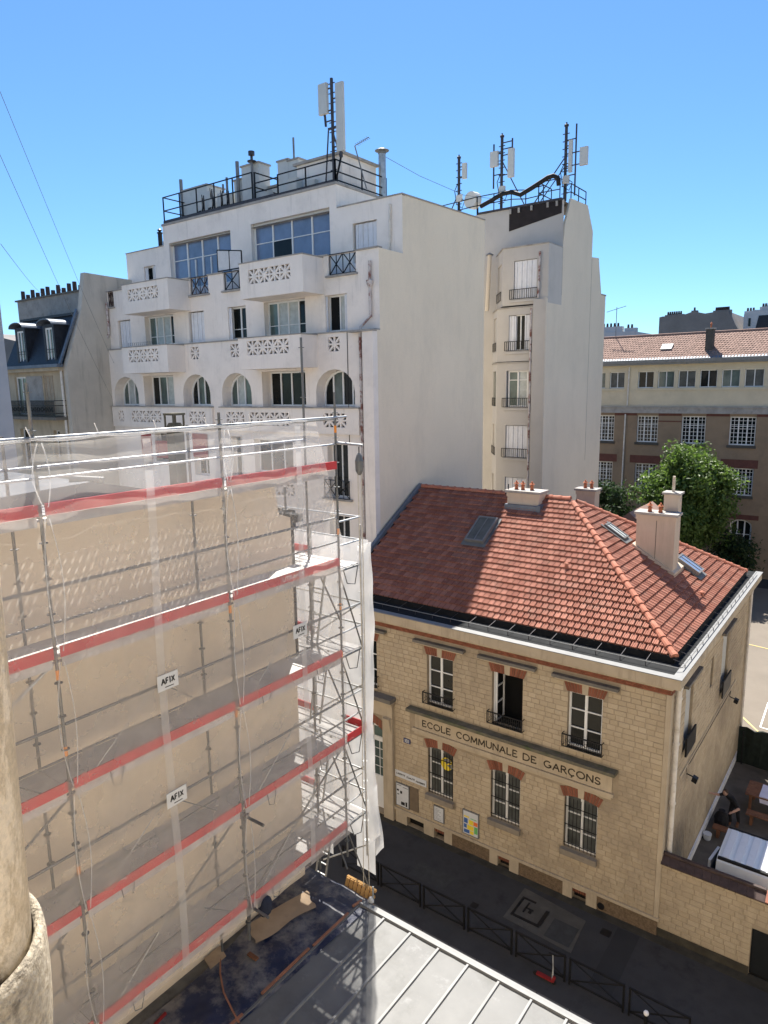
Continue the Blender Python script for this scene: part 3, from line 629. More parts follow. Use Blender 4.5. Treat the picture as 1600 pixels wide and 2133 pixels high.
# windows
for i,(a,c) in enumerate(W1):
    if i == 2:                                            # standing open
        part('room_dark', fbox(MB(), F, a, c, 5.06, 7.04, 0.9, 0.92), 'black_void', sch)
        b = MB(); fbox(b, F, a, c, 5.06, 7.04, 0.92, 0.93); wn = MB()
        fbox(wn, F, a+.002, a+.06, 5.1, 7.03, .14, .2); fbox(wn, F, c-.06, c-.002, 5.1, 7.03, .14, .2)
        fr = part('window', wn, 'window_white', sch)
        lf = MB(); lf.bar(F(a+.09,5.1,.2), F(a+.09,7.0,.2), .05); lf.bar(F(a+.09,5.1,.75), F(a+.09,7.0,.75), .05)
        for z in (5.12, 5.78, 6.4, 6.98): lf.bar(F(a+.09,z,.2), F(a+.09,z,.75), .04)
        part('open_casement', lf, 'window_white', fr)
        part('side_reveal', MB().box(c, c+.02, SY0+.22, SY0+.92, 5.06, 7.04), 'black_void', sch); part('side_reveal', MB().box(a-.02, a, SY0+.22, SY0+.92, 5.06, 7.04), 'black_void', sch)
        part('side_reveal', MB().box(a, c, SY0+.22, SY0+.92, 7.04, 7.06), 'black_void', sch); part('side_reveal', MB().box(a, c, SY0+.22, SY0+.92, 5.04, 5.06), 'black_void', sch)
    else:
        window(sch, F, a, c, 5.08, 7.03, .14, 2, fw=.07, mw=.055, bar_z=[5.75, 6.4], glass='glass_dark')
    rl = railing(sch, F, a-.1, c+.1, 5.14, 5.6, -0.2, step=.07, name='balconet_railing', bw=.014)
    sc = MB()
    for k in range(9):
        u = a+(c-a)*(k+.5)/9; pts = [F(u+.045*math.cos(R(q)), 5.38+.07*math.sin(R(q)), -.2) for q in range(0, 361, 45)]
        sc.tube(pts, .008, 4, False)
    part('scrollwork', sc, 'iron_black', rl)
    eb = MB()
    for u in (a-.1, c+.08): fbox(eb, F, u, u+.02, 5.14, 5.16, -0.2, 0); fbox(eb, F, u, u+.02, 5.57, 5.59, -0.2, 0)
    part('railing_stay', eb, 'iron_black', rl)
    part('window_sill', fbox(MB(), F, a-.05, c+.05, 5.0, 5.06, -0.08, .1), 'dressed_stone', sch)
for i,(a,c) in enumerate(W0):
    window(sch, F, a, c, 1.34, 3.33, .14, 2, fw=.075, mw=.06, bar_z=[1.98, 2.62], glass='blind_grey', rise=.12)
    gb = MB(); n = 9
    for k in range(n): u = a+.04+(c-a-.08)*k/(n-1); gb.bar(F(u,1.36,.03), F(u,3.2,.03), .018)
    for z in (1.5, 2.2, 2.88): gb.bar(F(a,z,.03), F(c,z,.03), .03, .012)
    part('window_grille', gb, 'iron_black', sch)
# notices
def framed(P, u0, u1, z0, z1, frame, fm, name, paper='paper'):
    n = part(name, fbox(MB(), P, u0, u1, z0, z1, -.06, -.016), fm, sch)
    part('sheet', fbox(MB(), P, u0+.04, u1-.04, z0+.04, z1-.04, -.064, -.061), paper, n); return n
n1 = framed(F, -15.06, -14.40, .26, 1.28, .04, 'metal_grey', 'notice_board')
b = MB()
for (u0,u1,z0,z1) in ((-14.8,-14.62,.36,.5),(-14.58,-14.5,.34,.54),(-15.0,-14.9,.92,1.0),(-14.84,-14.74,.84,.96),(-14.98,-14.9,.76,.8),(-14.7,-14.46,1.14,1.16),(-15.0,-14.78,1.18,1.2)): fbox(b, F, u0, u1, z0, z1, -.0665, -.0645)
part('print', b, 'ink_black', n1)
part('notice_board', fbox(MB(), F, -14.385, -13.98, .28, 1.3, -.04, -.016), 'board_brown', sch, label='blank brown notice board')
n2 = framed(F, -13.25, -12.77, .28, .94, .04, 'metal_grey', 'notice_board')
b = MB()
for k in range(9): fbox(b, F, -13.16, -12.9-.08*(k % 3), .38+k*.055, .388+k*.055, -.0665, -.0645)
part('print', b, 'ink_black', n2)
n3 = framed(F, -11.95, -11.25, .26, 1.27, .04, 'metal_grey', 'poster_case')
for (u0,u1,z0,z1,mm) in ((-11.88,-11.72,.74,.94,'print_blue'),(-11.68,-11.48,.72,.92,'print_yellow'),(-11.47,-11.3,.74,.9,'print_orange'),(-11.88,-11.76,.54,.7,'print_blue'),(-11.74,-11.46,.5,.69,'print_yellow'),(-11.44,-11.3,.42,.7,'print_green'),(-11.88,-11.64,.34,.48,'print_blue'),(-11.62,-11.46,.34,.48,'print_yellow'),(-11.88,-11.66,.98,1.04,'print_yellow'),(-11.6,-11.34,.97,1.0,'print_green')):
    part('print', fbox(MB(), F, u0, u1, z0, z1, -.0665, -.0645), mm, n3)
bn = part('motto_plaque', fbox(MB(), F, -15.1, -13.6, 1.52, 1.8, -.035, -.016), 'paper', sch)
b = MB(); stroke_text(b, F, 'LIBERTÉ', -15.02, -14.6, 1.67, .06, -.037, .016, .004); stroke_text(b, F, 'ÉGALITÉ', -14.52, -14.14, 1.65, .06, -.037, .016, .004); stroke_text(b, F, 'FRATERNITÉ', -14.08, -13.66, 1.62, .06, -.037, .016, .004); part('print', b, 'ink_black', bn)
np_ = part('house_number', fbox(MB(), F, -14.66, -14.34, 3.11, 3.31, -.035, -.016), 'plate_blue', sch)
letters(F, '101', -14.6, -14.40, 3.21, .14, -.038, .03, 'sign_white', np_, .005, 'digit')
# toy disc in the ground floor window
t = thing('paper_flower', 'yellow and grey paper disc stuck in a barred school window', 'decoration', (-12.75, 20.66, 2.55))
part('disc', MB().tube([(-12.72,20.652,2.78),(-12.72,20.66,2.78)], .26, 18), 'print_yellow', t)
b = MB(); b.prism([(-12.72,20.649,2.78),(-12.5,20.649,2.93),(-12.66,20.649,3.03),(-12.85,20.649,2.95)], (0,-.004,0)); b.prism([(-12.71,20.649,2.74),(-12.47,20.649,2.85),(-12.48,20.649,2.62)], (0,-.004,0)); part('petal', b, 'metal_grey', t)
# side wall details
for (a,c,z0,z1) in ((22.5,23.55,4.95,7.25),(28.2,29.5,4.75,7.25)):
    b = MB(); fbox(b, Fs, a+.02, c-.02, z0, z1-.01, .08, .1); shw = part('shutter', b, 'shutter_grey', sch)
    part('balconet', fbox(MB(), Fs, a-.1, c+.1, 4.9 if a < 25 else 4.72, 5.55 if a < 25 else 5.4, -.16, -.1), 'iron_black', sch)
    part('drip_cornice', fbox(MB(), Fs, a-.45, c+.45, 7.4, 7.5, -.18, 0), 'sooty_stone', sch)
part('slit_window', fbox(MB(), Fs, 26.22, 26.63, 5.82, 6.98, .1, .12), 'glass_dark', sch)
part('string_course', fbox(MB(), Fs, 22.3, 31.6, 4.18, 4.24, -.045, 0), 'dressed_stone', sch)
b = MB(); b.tube([(-4.6,20.98,8.1),(-4.66,20.98,7.7),(-4.66,20.98,0.2)], .08, 10); part('downpipe', b, 'pipe_paint', sch)
for z in (1.9, 4.0, 6.0, 7.5): part('pipe_collar', MB().tube([(-4.66,20.98,z),(-4.66,20.98,z+.07)], .1, 10), 'pipe_paint', sch)
part('downpipe', MB().tube([(-4.66,33.6,8.1),(-4.70,33.6,7.6),(-4.70,33.6,0)], .055, 8), 'pipe_paint', sch)

# ------------------------------------------------------------------ school roof
EZ, RZ, EY, RY, BY, EX, HX = 8.6, 12.2, 21.5, 27.45, 33.4, -5.0, -10.83
b = MB(); o_ = .03
b.poly([(SX0,EY,EZ-o_),(EX,EY,EZ-o_),(HX,RY,RZ-o_),(SX0,RY,RZ-o_)]); b.poly([(EX,EY,EZ-o_),(EX,BY,EZ-o_),(HX,RY,RZ-o_)])
b.poly([(EX,BY,EZ-o_),(SX0,BY,EZ-o_),(SX0,RY,RZ-o_),(HX,RY,RZ-o_)]); b.poly([(SX0,EY,EZ-o_),(SX0,RY,RZ-o_),(SX0,BY,EZ-o_)])
roof = part('roof', b, 'tile_bed', sch)
TW, TE = 0.235, 0.30
def tile_shape(mb, O, e, s, n):
    prof = [(0.004,.036),(.02,.068),(.05,.078),(.08,.052),(.112,.070),(.142,.052),(.172,.078),(.20,.068),(.216,.036)]
    lo = [O+e*u+n*h for u, h in prof]; hi = [O+e*u+s*(TE+.04)+n*(h-.068) for u, h in prof]; dn = [O+e*u+n*(-.02) for u, h in (prof[0], prof[-1])]
    k = len(prof); fs = [(i, i+1, k+i+1, k+i) for i in range(k-1)]
    fs.append(tuple(range(k))[::-1]+(2*k, 2*k+1))
    mb.mesh(lo+hi+dn, fs)
TV = []
for i in range(10):
    mb = MB(); random.seed(300+i); mb.cur = random.random(); tile_shape(mb, Vector((0,0,0)), Vector((1,0,0)), Vector((0,1,0)), Vector((0,0,1))); TV.append(to_mesh('roof_tile', mb, 'roof_tile'))
random.seed(12)
tiles = []
def slope(o, e, s, length, span):
    e = Vector(e); s = Vector(s); n = e.cross(s).normalized(); r = 0
    while r*TE < length-0.1:
        t0 = r*TE; a, c = span(t0+TE*.5); k0 = math.floor(a/TW); off = (r % 2)*TW*.5
        u = k0*TW+off
        while u < c:
            if u > a-.02 and u+TW < c+.12:
                tiles.append((Vector(o)+e*u+s*t0+n*(.012+random.uniform(0,.006)), e, s, n))
            u += TW
        r += 1
LF = math.hypot(RY-EY, RZ-EZ); LS = math.hypot(HX-EX, RZ-EZ)
SKY1 = (-14.25, -13.32, 24.55, 25.95)
slope((0,EY,EZ), (1,0,0), ((0,(RY-EY)/LF,(RZ-EZ)/LF)), LF, lambda t: (SX0+.05, EX+(HX-EX)*t/LF))
slope((EX,0,EZ), (0,1,0), (((HX-EX)/LS,0,(RZ-EZ)/LS)), LS, lambda t: (EY+(RY-EY)*t/LS, BY+(RY-BY)*t/LS))
tiles.sort(key=lambda q: (q[0]-Vector((0,0,17))).length)
for O, e, s, n in tiles[:300]:
    piece('roof_tile', random.choice(TV), sch, O, Matrix((e, s, n)).transposed().to_quaternion())
b = MB()
for O, e, s, n in tiles[300:]:
    b.cur = random.random()**1.2; tile_shape(b, O, e, s, n)
part('roof_tiling', b, 'roof_tile', sch, stuff=True)
# hip and ridge tiles
mb = MB(); nn = 6
ra, rb_ = .125, .105; L_ = .43
for k, (yy, rr) in enumerate(((0, .14), (.06, .14), (.061, ra), (L_, rb_))):
    for j in range(nn+1): th = R(-8+196*j/nn); mb.v.append((rr*math.cos(th), yy, rr*math.sin(th)-.03))
for k in range(3):
    for j in range(nn): mb.f.append([k*(nn+1)+j, k*(nn+1)+j+1, (k+1)*(nn+1)+j+1, (k+1)*(nn+1)+j]); mb.r.append(.5); mb.m.append(0)
mb.f.append(list(range(nn+1))); mb.r.append(.5); mb.m.append(0)
RT_ = to_mesh('ridge_tile', mb, 'ridge_tile', smooth=False)
def ridge(p0, p1):
    p0 = Vector(p0); p1 = Vector(p1); d = (p1-p0).normalized(); k = int((p1-p0).length/.4)
    sx = d.cross(Vector((0,0,1))).normalized(); up = sx.cross(d)
    q = Matrix((sx, d, up)).transposed().to_quaternion()
    for i in range(k): piece('ridge_tile', RT_, sch, p0+d*(i*.4)+up*.05, q)
ridge((EX+.02,EY-.02,EZ), (HX,RY,RZ)); ridge((EX,BY,EZ), (HX,RY,RZ)); ridge((HX,RY,RZ), (SX0,RY,RZ))
b = MB(); b.hexa([(SX0-.02,EY-.3,EZ-.1),(SX0+.16,EY-.3,EZ-.1),(SX0+.16,RY,RZ-.02),(SX0-.02,RY,RZ-.02)], [(SX0-.02,EY-.3,EZ+.12),(SX0+.16,EY-.3,EZ+.12),(SX0+.16,RY,RZ+.16),(SX0-.02,RY,RZ+.16)]); part('verge_flashing', b, 'blue_zinc', sch)
# roof windows
def roof_window(o, e, s, wd, ht, lift, label, tilt=0.0, glass='glass_dark', frame='metal_grey'):
    o = Vector(o); e = Vector(e).normalized(); s = Vector(s).normalized(); n = e.cross(s).normalized()
    Q = lambda u, v, h: o+e*u+s*v+n*h
    mb = MB()
    f = lambda u0,u1,v0,v1,h0,h1,m_=mb: m_.hexa([Q(u0,v0,h0),Q(u1,v0,h0),Q(u1,v1,h0),Q(u0,v1,h0)],[Q(u0,v0,h1),Q(u1,v0,h1),Q(u1,v1,h1),Q(u0,v1,h1)])
    f(-.12,wd+.12,-.2,0,.085,.1); f(-.12,0,0,ht+.1,.085,.1); f(wd,wd+.12,0,ht+.1,.085,.1)
    lift += .09
    fl = part('skylight', mb, 'zinc', sch, label=label)
    m2 = MB(); fw = .07
    for (u0,u1,v0,v1) in ((0,wd,0,fw),(0,wd,ht-fw,ht),(0,fw,fw,ht-fw),(wd-fw,wd,fw,ht-fw)): f(u0,u1,v0,v1,.06,lift,m2)
    f(wd/2-.02, wd/2+.02, fw, ht-fw, .05, lift-.004, m2)
    part('frame', m2, frame, fl)
    m3 = MB(); m3.poly([Q(fw,fw,lift-.025),Q(wd-fw,fw,lift-.025),Q(wd-fw,ht-fw,lift-.025),Q(fw,ht-fw,lift-.025)]); part('pane', m3, glass, fl)
sF = (0,(RY-EY)/LF,(RZ-EZ)/LF); sS = ((HX-EX)/LS,0,(RZ-EZ)/LS)
pF = lambda x, y: (x, y, EZ+(y-EY)*(RZ-EZ)/(RY-EY)); pS = lambda x, y: (x, y, EZ+(EX-x)*(RZ-EZ)/(EX-HX))
roof_window(pF(-14.22,24.6), (1,0,0), sF, .88, 1.5, .16, 'shaded roof window in the dark left half of the tiles', glass='blind_grey')
roof_window(pS(-8.5,27.05), (0,1,0), sS, .55, .95, .09, 'small flat old roof light beside the hip', glass='curtain', frame='zinc')
roof_window(pS(-6.05,28.75), (0,1,0), sS, .78, 1.05, .17, 'raised roof window right of the tall chimney', glass='glass_sky_tone')
b = MB(); 
for O in (pF(-9.6,24.1), pS(-5.5,27.4)):
    b.lathe(Vector(O)+Vector((0,0,.0)), [(.06,0),(.06,.16),(.10,.17),(.09,.2),(.03,.24)], 8)
part('roof_vent', b, 'ridge_tile', sch)
part('lichen_patch', MB().tube([Vector(pF(-12.15,23.4))+Vector((0,-.04,.07)), Vector(pF(-12.15,23.4))+Vector((0,-.045,.078))], .1, 8), 'print_yellow', roof) if False else None
# chimneys
def pot(parent, x, y, z, h=.26, hat=True):
    p = part('chimney_pot', MB().lathe((x,y,z), [(.085,0),(.085,.05),(.07,.06),(.068,h*.6),(.095,h*.62),(.095,h*.7),(.06,h*.72)], 10), 'terracotta', parent)
    if hat: part('pot_cap', MB().lathe((x,y,z+h*.72), [(.055,0),(.055,.05),(.12,.055),(.05,.13),(.03,.14),(.035,.18),(.0,.2)], 10), 'terracotta', p)
    return p
def chimney(x0, x1, y0, y1, zb, zt, pots, cap=.09, mat='pipe_paint', seam=None, label=None):
    c = part('chimney', MB().box(x0,x1,y0,y1,zb,zt), 'rear_render' if mat is None else mat, sch, label=label)
    part('chimney_cap', MB().box(x0-cap,x1+cap,y0-cap,y1+cap,zt,zt+.1), 'coping', c)
    part('chimney_collar', MB().box(x0-.03,x1+.03,y0-.03,y1+.03,zt-.18,zt-.002), mat, c)
    for (px, py) in pots: pot(c, px, py, zt+.1)
    return c
pm('chimney_render', (0.52, 0.43, 0.34), 0.92, 0.07, 1.2, 0.25, 40, stain=(0.36,0.30,0.24), stain_amt=0.5, sscale=0.9, streak=True)
cA = chimney(-13.4, -11.95, 26.75, 27.5, 11.2, 12.42, [(-13.15,27.1),(-12.85,27.1),(-12.45,27.15)], mat='chimney_render', label='broad low chimney on the ridge with three pots')
b = MB(); b.box(-13.46,-11.89,26.6,27.55,11.3,11.92); b.box(-11.95,-11.8,26.55,27.3,11.4,11.98); part('flashing', b, 'blue_zinc', cA)
b = MB(); b.tube([(-13.43,26.9,12.0),(-13.43,26.9,12.75)], .02, 6); b.tube([(-13.43,26.9,12.35),(-13.5,26.75,12.35)], .03, 6); part('old_bracket', b, 'iron_black', cA)
cB = chimney(-8.05, -6.6, 27.3, 27.9, 8.9, 11.9, [(-7.62,27.5),(-7.22,27.5)], mat='chimney_render', label='tall double chimney low on the right hand hip')
part('joint_seam', MB().box(-7.30,-7.28,27.29,27.3,9.6,11.7), 'sooty_stone', cB)
stub = part('flue_stub', MB().box(-7.25,-6.7,28.0,28.5,9.4,12.65), 'chimney_render', cB); part('stub_cap', MB().box(-7.32,-6.63,27.93,28.57,12.65,12.73), 'coping', stub)
part('vent_pipe', MB().tube([(-6.97,28.25,12.73),(-6.97,28.25,13.35)], .055, 8), 'fibre_cement', stub)
b = MB(); b.hexa([(-8.15,27.2,10.35),(-6.5,27.2,9.32),(-6.5,28.6,9.32),(-8.15,28.6,10.35)], [(-8.15,27.2,10.72),(-6.5,27.2,9.72),(-6.5,28.6,9.72),(-8.15,28.6,10.72)]); part('flashing', b, 'chimney_render', cB)
cC = chimney(-11.85, -10.98, 30.7, 31.3, 9.0, 12.1, [(-11.55,31.0),(-11.25,31.0)], mat='chimney_render', label='small chimney behind the ridge with two pots')
# a tiled gable peeping over behind
b = MB(); b.prism([(-11.5,34.3,9.8),(-9.5,34.3,9.8),(-10.5,34.3,10.62)], (0,4,0)); part('rear_gable_roof', b, 'old_tile', sch)
b = MB(); b.box(-11.3,-9.7,34.35,38.2,8,9.8); part('rear_gable_wall', b, 'dressed_stone', sch)

# floodlights on the side wall
for (y, z, zl) in ((23.35,3.72,0),(30.5,3.75,0)):
    t = thing('floodlight', 'black floodlight on the school side wall '+('nearer the street' if y < 25 else 'nearer the playground'), 'floodlight', (-4.75, y, z), 'floodlights on the side wall')
    b = MB(); b.bar((-4.80,y,z+.1),(-4.55,y,z+.04),.03); part('arm', b, 'iron_black', t)
    b = MB(); b.hexa([(-4.62,y-.1,z-.08),(-4.46,y-.1,z-.14),(-4.46,y+.1,z-.14),(-4.62,y+.1,z-.08)], [(-4.58,y-.1,z+.09),(-4.42,y-.1,z+.03),(-4.42,y+.1,z+.03),(-4.58,y+.1,z+.09)]); part('lamp_head', b, 'iron_black', t)
cb = MB(); cb.tube([(-4.79,23.3,3.8),(-4.785,23.2,4.16),(-4.74,23.5,4.16),(-4.74,30.4,4.16),(-4.785,30.5,3.85)], .012, 5)
single('wall_cable', 'thin black cable clipped along the string course of the side wall', 'cable', cb, 'cable_black')

# ------------------------------------------------------------------ yard wall, gate
yw = thing('yard_wall', 'stone yard wall with dark tiled coping beside the school', 'wall', (-1.5, 20.75, G))
Fy = FY(20.62); gh = [(-2.16,0.4,G-.2,1.1,0,.2)]
b = MB(); wall_face(b, Fy, SX1+.002, 2.5, G-.2, 2.12, gh, .2); b.poly([(SX1,20.95,G),(2.5,20.95,G),(2.5,20.95,2.12),(SX1,20.95,2.12)]); b.poly([(SX1,20.62,2.12),(2.5,20.62,2.12),(2.5,20.95,2.12),(SX1,20.95,2.12)]); part('wall_core', b, 'mortar', yw)
ys = stone_list(SX1+.01, 1.2, -.2, 2.1, [(-2.16,0.4,-1,1.1)], h=.18, ln=.33)
for q in ys: 
    o = piece('stone', random.choice(USTONE), yw, (q[0], 20.622, q[2])); o.scale = (q[1]-q[0], 1, q[3]-q[2])
b = MB(); 
for k in range(13):
    x0 = SX1+.02+k*.24
    if x0 > -1.9: break
    part('coping_tile', MB().prism([(x0,20.50,2.12),(x0,20.50,2.16),(x0,20.78,2.36),(x0,21.05,2.16),(x0,21.05,2.12)], (.235,0,0)), 'iron_brown', yw)
for k in range(16):
    x0 = -1.88+k*.24; part('coping_tile', MB().prism([(x0,20.50,2.14),(x0,20.50,2.18),(x0,20.78,2.40),(x0,21.05,2.18),(x0,21.05,2.14)], (.235,0,0)), 'roof_tile', yw, label='lighter pinkish coping tile, sunlight put into its colour')  # right end coloured lighter to stand for sunlight on the coping
part('ridge_cap', MB().tube([(SX1+.02,20.78,2.36),(-1.9,20.78,2.36)], .07, 8), 'iron_brown', yw)
part('plinth', fbox(MB(), Fy, SX1+.002, -2.16, G, -.22, -.03, 0), 'wet_edge', yw)
gt = thing('steel_gate', 'plain black steel gate in the yard wall', 'gate', (-0.9, 20.78, G))
part('leaf', fbox(MB(), Fy, -2.155, -.9, G+.02, 1.095, .12, .16), 'gate_black', gt); part('leaf', fbox(MB(), Fy, -.89, .395, G+.02, 1.095, .12, .16), 'gate_black', gt)
# ------------------------------------------------------------------ white apartment building
WX0, WX1, WY = -39.4, -18.54, 24.41
wb = thing('apartment_building', 'tall pale rendered apartment block with arched loggias and pierced balconies', 'building', (-29, 29, G))
FW = FY(WY)
def claustra(parent, P, u0, u1, z0, z1, n, d0=0.03, th=0.09, mat='white_render', bw=0.085):
    mb = MB(); w = (u1-u0)/n; zc = (z0+z1)/2
    for k in range(n+1):
        u = u0+w*k; a = max(u0, u-bw*.5); c = min(u1, u+bw*.5)
        if 0 < k < n: fbox(mb, P, a, c, z0, z1, d0, d0+th)
    for k in range(n):
        c = u0+w*(k+.5); a = u0+w*k; e = a+w
        fbox(mb, P, c-bw*.5, c+bw*.5, z0, z1, d0+.002, d0+th)
        for (p, q) in (((a, z0), (e, z1)), ((a, z1), (e, z0))):
            mb.bar(P(p[0], p[1], d0+th*.5+.003), P(q[0], q[1], d0+th*.5+.003), th, bw*1.05, up=(P(0,0,0)-P(0,0,1)))
        # solid boss in the middle of the wheel
        fbox(mb, P, c-bw*1.1, c+bw*1.1, zc-bw*1.1, zc+bw*1.1, d0-.004, d0+th)
    fbox(mb, P, u0, u1, zc-bw*.5, zc+bw*.5, d0+.004, d0+th)
    g = part('pierced_panel', mb, mat, parent)
    return g
arches = [(-38.75,-36.3), (-32.1,-29.8), (-28.85,-26.6), (-22.2,-19.85)]; rects = [(-35.7,-32.9), (-25.8,-22.85)]
cl_row = [(-38.3,-37.75,1), (-36.94,-34.09,4), (-31.52,-30.17,2), (-28.45,-27.1,2), (-26.7,-23.83,4), (-21.68,-20.3,2)]
cl_ter = [(-31.2,-30.55,1), (-28.0,-27.35,1), (-21.35,-20.68,1)]
low = [(-36.3,-35.4,12.3,14.55), (-35.0,-32.3,12.9,14.55), (-31.5,-30.25,12.3,14.6), (-28.4,-27.5,12.3,14.55), (-26.6,-23.85,12.75,14.45), (-21.6,-20.35,11.85,14.4)]
holes = [(a,c,16.09,17.8,min(1.02,(c-a)/2),.65) for a,c in arches]+[(a,c,16.09,17.8,0,.65) for a,c in rects]
holes += [(a,c,18.6,19.23,0,.14) for a,c,_ in cl_ter]+[(a,c,z0,z1,0,.4) for a,c,z0,z1 in low]+[(-26.55,-23.85,11.7,12.25,0,.14)]
holes += [(a,c,9.3,11.0,0,.4) for a,c in ((-35.0,-32.3),(-31.5,-30.25),(-28.4,-27.5),(-26.6,-23.85),(-21.6,-20.35))]+[(a,c,5.9,7.7,0,.4) for a,c in ((-35.0,-32.3),(-31.5,-30.25),(-26.6,-23.85),(-21.6,-20.35))]
b = MB(); wall_face(b, FW, WX0, WX1, G-.2, 19.40, holes, .5); part('front_wall', b, 'white_render', wb)
for i,(a,c) in enumerate(arches): window(wb, FW, a+.002, c-.002, 16.1, 17.78, .6, 4, fw=.09, mw=.05, glass=['glass_dark','glass_green','glass_dark','glass_green'] if i%2 else ['glass_green','curtain','glass_green','glass_dark'], rise=min(1.0,(c-a)/2-.02))
window(wb, FW, -35.7, -32.9, 16.1, 17.79, .6, 4, fw=.08, mw=.05, glass=['glass_dark','glass_green','curtain','curtain'])
window(wb, FW, -25.8, -22.85, 16.1, 17.79, .6, 4, fw=.08, mw=.05, glass='glass_dark')
# parapet strips proud of the wall with pierced panels
for (a, c) in ((-38.95,-29.6), (-28.95,-19.55)):
    pan = [q for q in cl_row if a < q[0] < c]
    b = MB(); P2 = FY(WY-.13); wall_face(b, P2, a, c, 14.85, 16.03, [(q[0],q[1],15.17,15.8) for q in pan], .128)
    b.poly([P2(a,14.85,0),P2(c,14.85,0),P2(c,14.85,.128),P2(a,14.85,.128)]); b.poly([P2(c,14.85,0),P2(c,14.85,.128),P2(c,16.03,.128),P2(c,16.03,0)])
    pr = part('loggia_parapet', b, 'white_render', wb)
    part('parapet_coping', MB().box(a-.03, c+.03, WY-.2, WY+.02, 16.03, 16.085), 'coping', pr)
    for q in pan:
        claustra(pr, P2, q[0], q[1], 15.17, 15.8, q[2], d0=.01, th=.1)
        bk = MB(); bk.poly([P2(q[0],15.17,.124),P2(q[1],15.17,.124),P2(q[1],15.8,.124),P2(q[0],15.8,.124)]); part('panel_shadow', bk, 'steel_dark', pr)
for a,c,n in cl_ter: claustra(wb, FW, a, c, 18.6, 19.23, n)
claustra(wb, FW, -26.55, -23.85, 11.7, 12.25, 4)
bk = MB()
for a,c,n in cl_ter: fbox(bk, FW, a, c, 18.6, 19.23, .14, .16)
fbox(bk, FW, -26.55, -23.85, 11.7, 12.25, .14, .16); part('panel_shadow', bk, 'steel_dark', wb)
part('terrace_coping', MB().box(WX0, WX1, WY-.06, WY+.22, 19.40, 19.46), 'coping', wb)
for i,(a,c,z0,z1) in enumerate(low): window(wb, FW, a, c, z0, z1, .35, 3 if c-a > 2 else 2, fw=.07, glass='glass_dark')
for (a,c) in ((-35.0,-32.3),(-31.5,-30.25),(-28.4,-27.5),(-26.6,-23.85),(-21.6,-20.35)): window(wb, FW, a, c, 9.3, 11.0, .35, 2, glass='glass_dark')
for (a,c) in ((-35.0,-32.3),(-31.5,-30.25),(-26.6,-23.85),(-21.6,-20.35)): window(wb, FW, a, c, 5.9, 7.7, .35, 2, glass='glass_dark')
railing(wb, FW, -21.75, -20.2, 11.85, 12.72, -.12, cross=True, name='window_railing', bw=.022); part('window_sill', fbox(MB(), FW, -21.85, -20.1, 11.75, 11.84, -.2, 0), 'coping', wb)
for (a,c,z0,z1) in ((-36.3,-35.35,13.0,14.5),(-34.95,-33.3,13.1,14.1),(-32.95,-32.3,13.1,14.0),(-31.5,-30.3,13.3,14.6)): part('red_blind', fbox(MB(), FW, a, c, z0, z1, -.05, .03), 'red_awning', wb)
# fifth floor
Y5 = 24.62; F5 = FY(Y5)
o5 = [(-38.15,-36.85,19.5,21.1),(-35.45,-32.8,19.5,21.12),(-31.5,-30.2,19.5,21.1),(-28.3,-26.95,19.5,21.1),(-25.65,-22.9,19.5,21.12),(-21.65,-20.35,19.5,21.1)]
gaps = [(-39.0,-38.35,21.95,22.80),(-31.2,-29.7,21.93,22.80),(-28.5,-26.3,21.93,22.80),(-21.4,-19.8,21.93,22.80)]
b = MB(); wall_face(b, F5, WX0, WX1, 19.40, 22.80, [(*q,0,.34) for q in o5]+[(*q,0,.2) for q in gaps], .34)
b.poly([(WX0,Y5+.2,21.9),(WX1,Y5+.2,21.9),(WX1,Y5+.2,22.8),(WX0,Y5+.2,22.8)]) if False else None
part('fifth_floor_wall', b, 'white_render', wb)
b = MB(); wall_face(b, FY(Y5+.2), WX0, WX1, 21.9, 22.8, [(q[0],q[1],21.93,22.8) for q in gaps], .0); part('parapet_back', b, 'white_render', wb)
b = MB(); e = [WX0]+[v for q in gaps for v in q[:2]]+[WX1]
for k in range(0, len(e), 2):
    if e[k+1]-e[k] > .1: part('parapet_coping', MB().box(e[k], e[k+1], Y5-.07, Y5+.25, 22.8, 22.87), 'coping', wb)
part('terrace_floor', MB().box(WX0+.01, WX1-.01, Y5+.34, 26.5, 21.75, 21.92), 'coping', wb)
for q in gaps:
    railing(wb, F5, q[0]+.02, q[1]-.02, 21.97, 22.86, .08, mat='iron_brown' if q[0] < -29 else 'iron_black', cross=True, name='terrace_railing', bw=.028)
    part('gap_sill', fbox(MB(), F5, q[0]-.1, q[1]+.1, 21.84, 21.925, -.12, 0.0), 'coping', wb)
for i,(a,c,z0,z1) in enumerate(o5):
    if i in (0,2): shutters(wb, F5, a+.1, c-.02, z0, z1-.05, .12, 7)
    elif i == 5:
        window(wb, F5, a, c, z0, z1, .3, 2, fw=.07, glass=['black_void','curtain']); shutters(wb, F5, a+.005, a+.09, z0, z1-.04, .05, 2); shutters(wb, F5, c-.16, c-.005, z0, z1-.04, .02, 2)
    else:
        window(wb, F5, a, c, z0, z1, .3, 4 if c-a > 2 else 2, fw=.08, mw=.05, bar_z=[20.0], glass=['glass_green','curtain','curtain','glass_dark'] if c-a > 2 else 'glass_dark')
        if i == 3: shutters(wb, F5, a+.005, a+.22, z0, z1-.04, .06, 3)
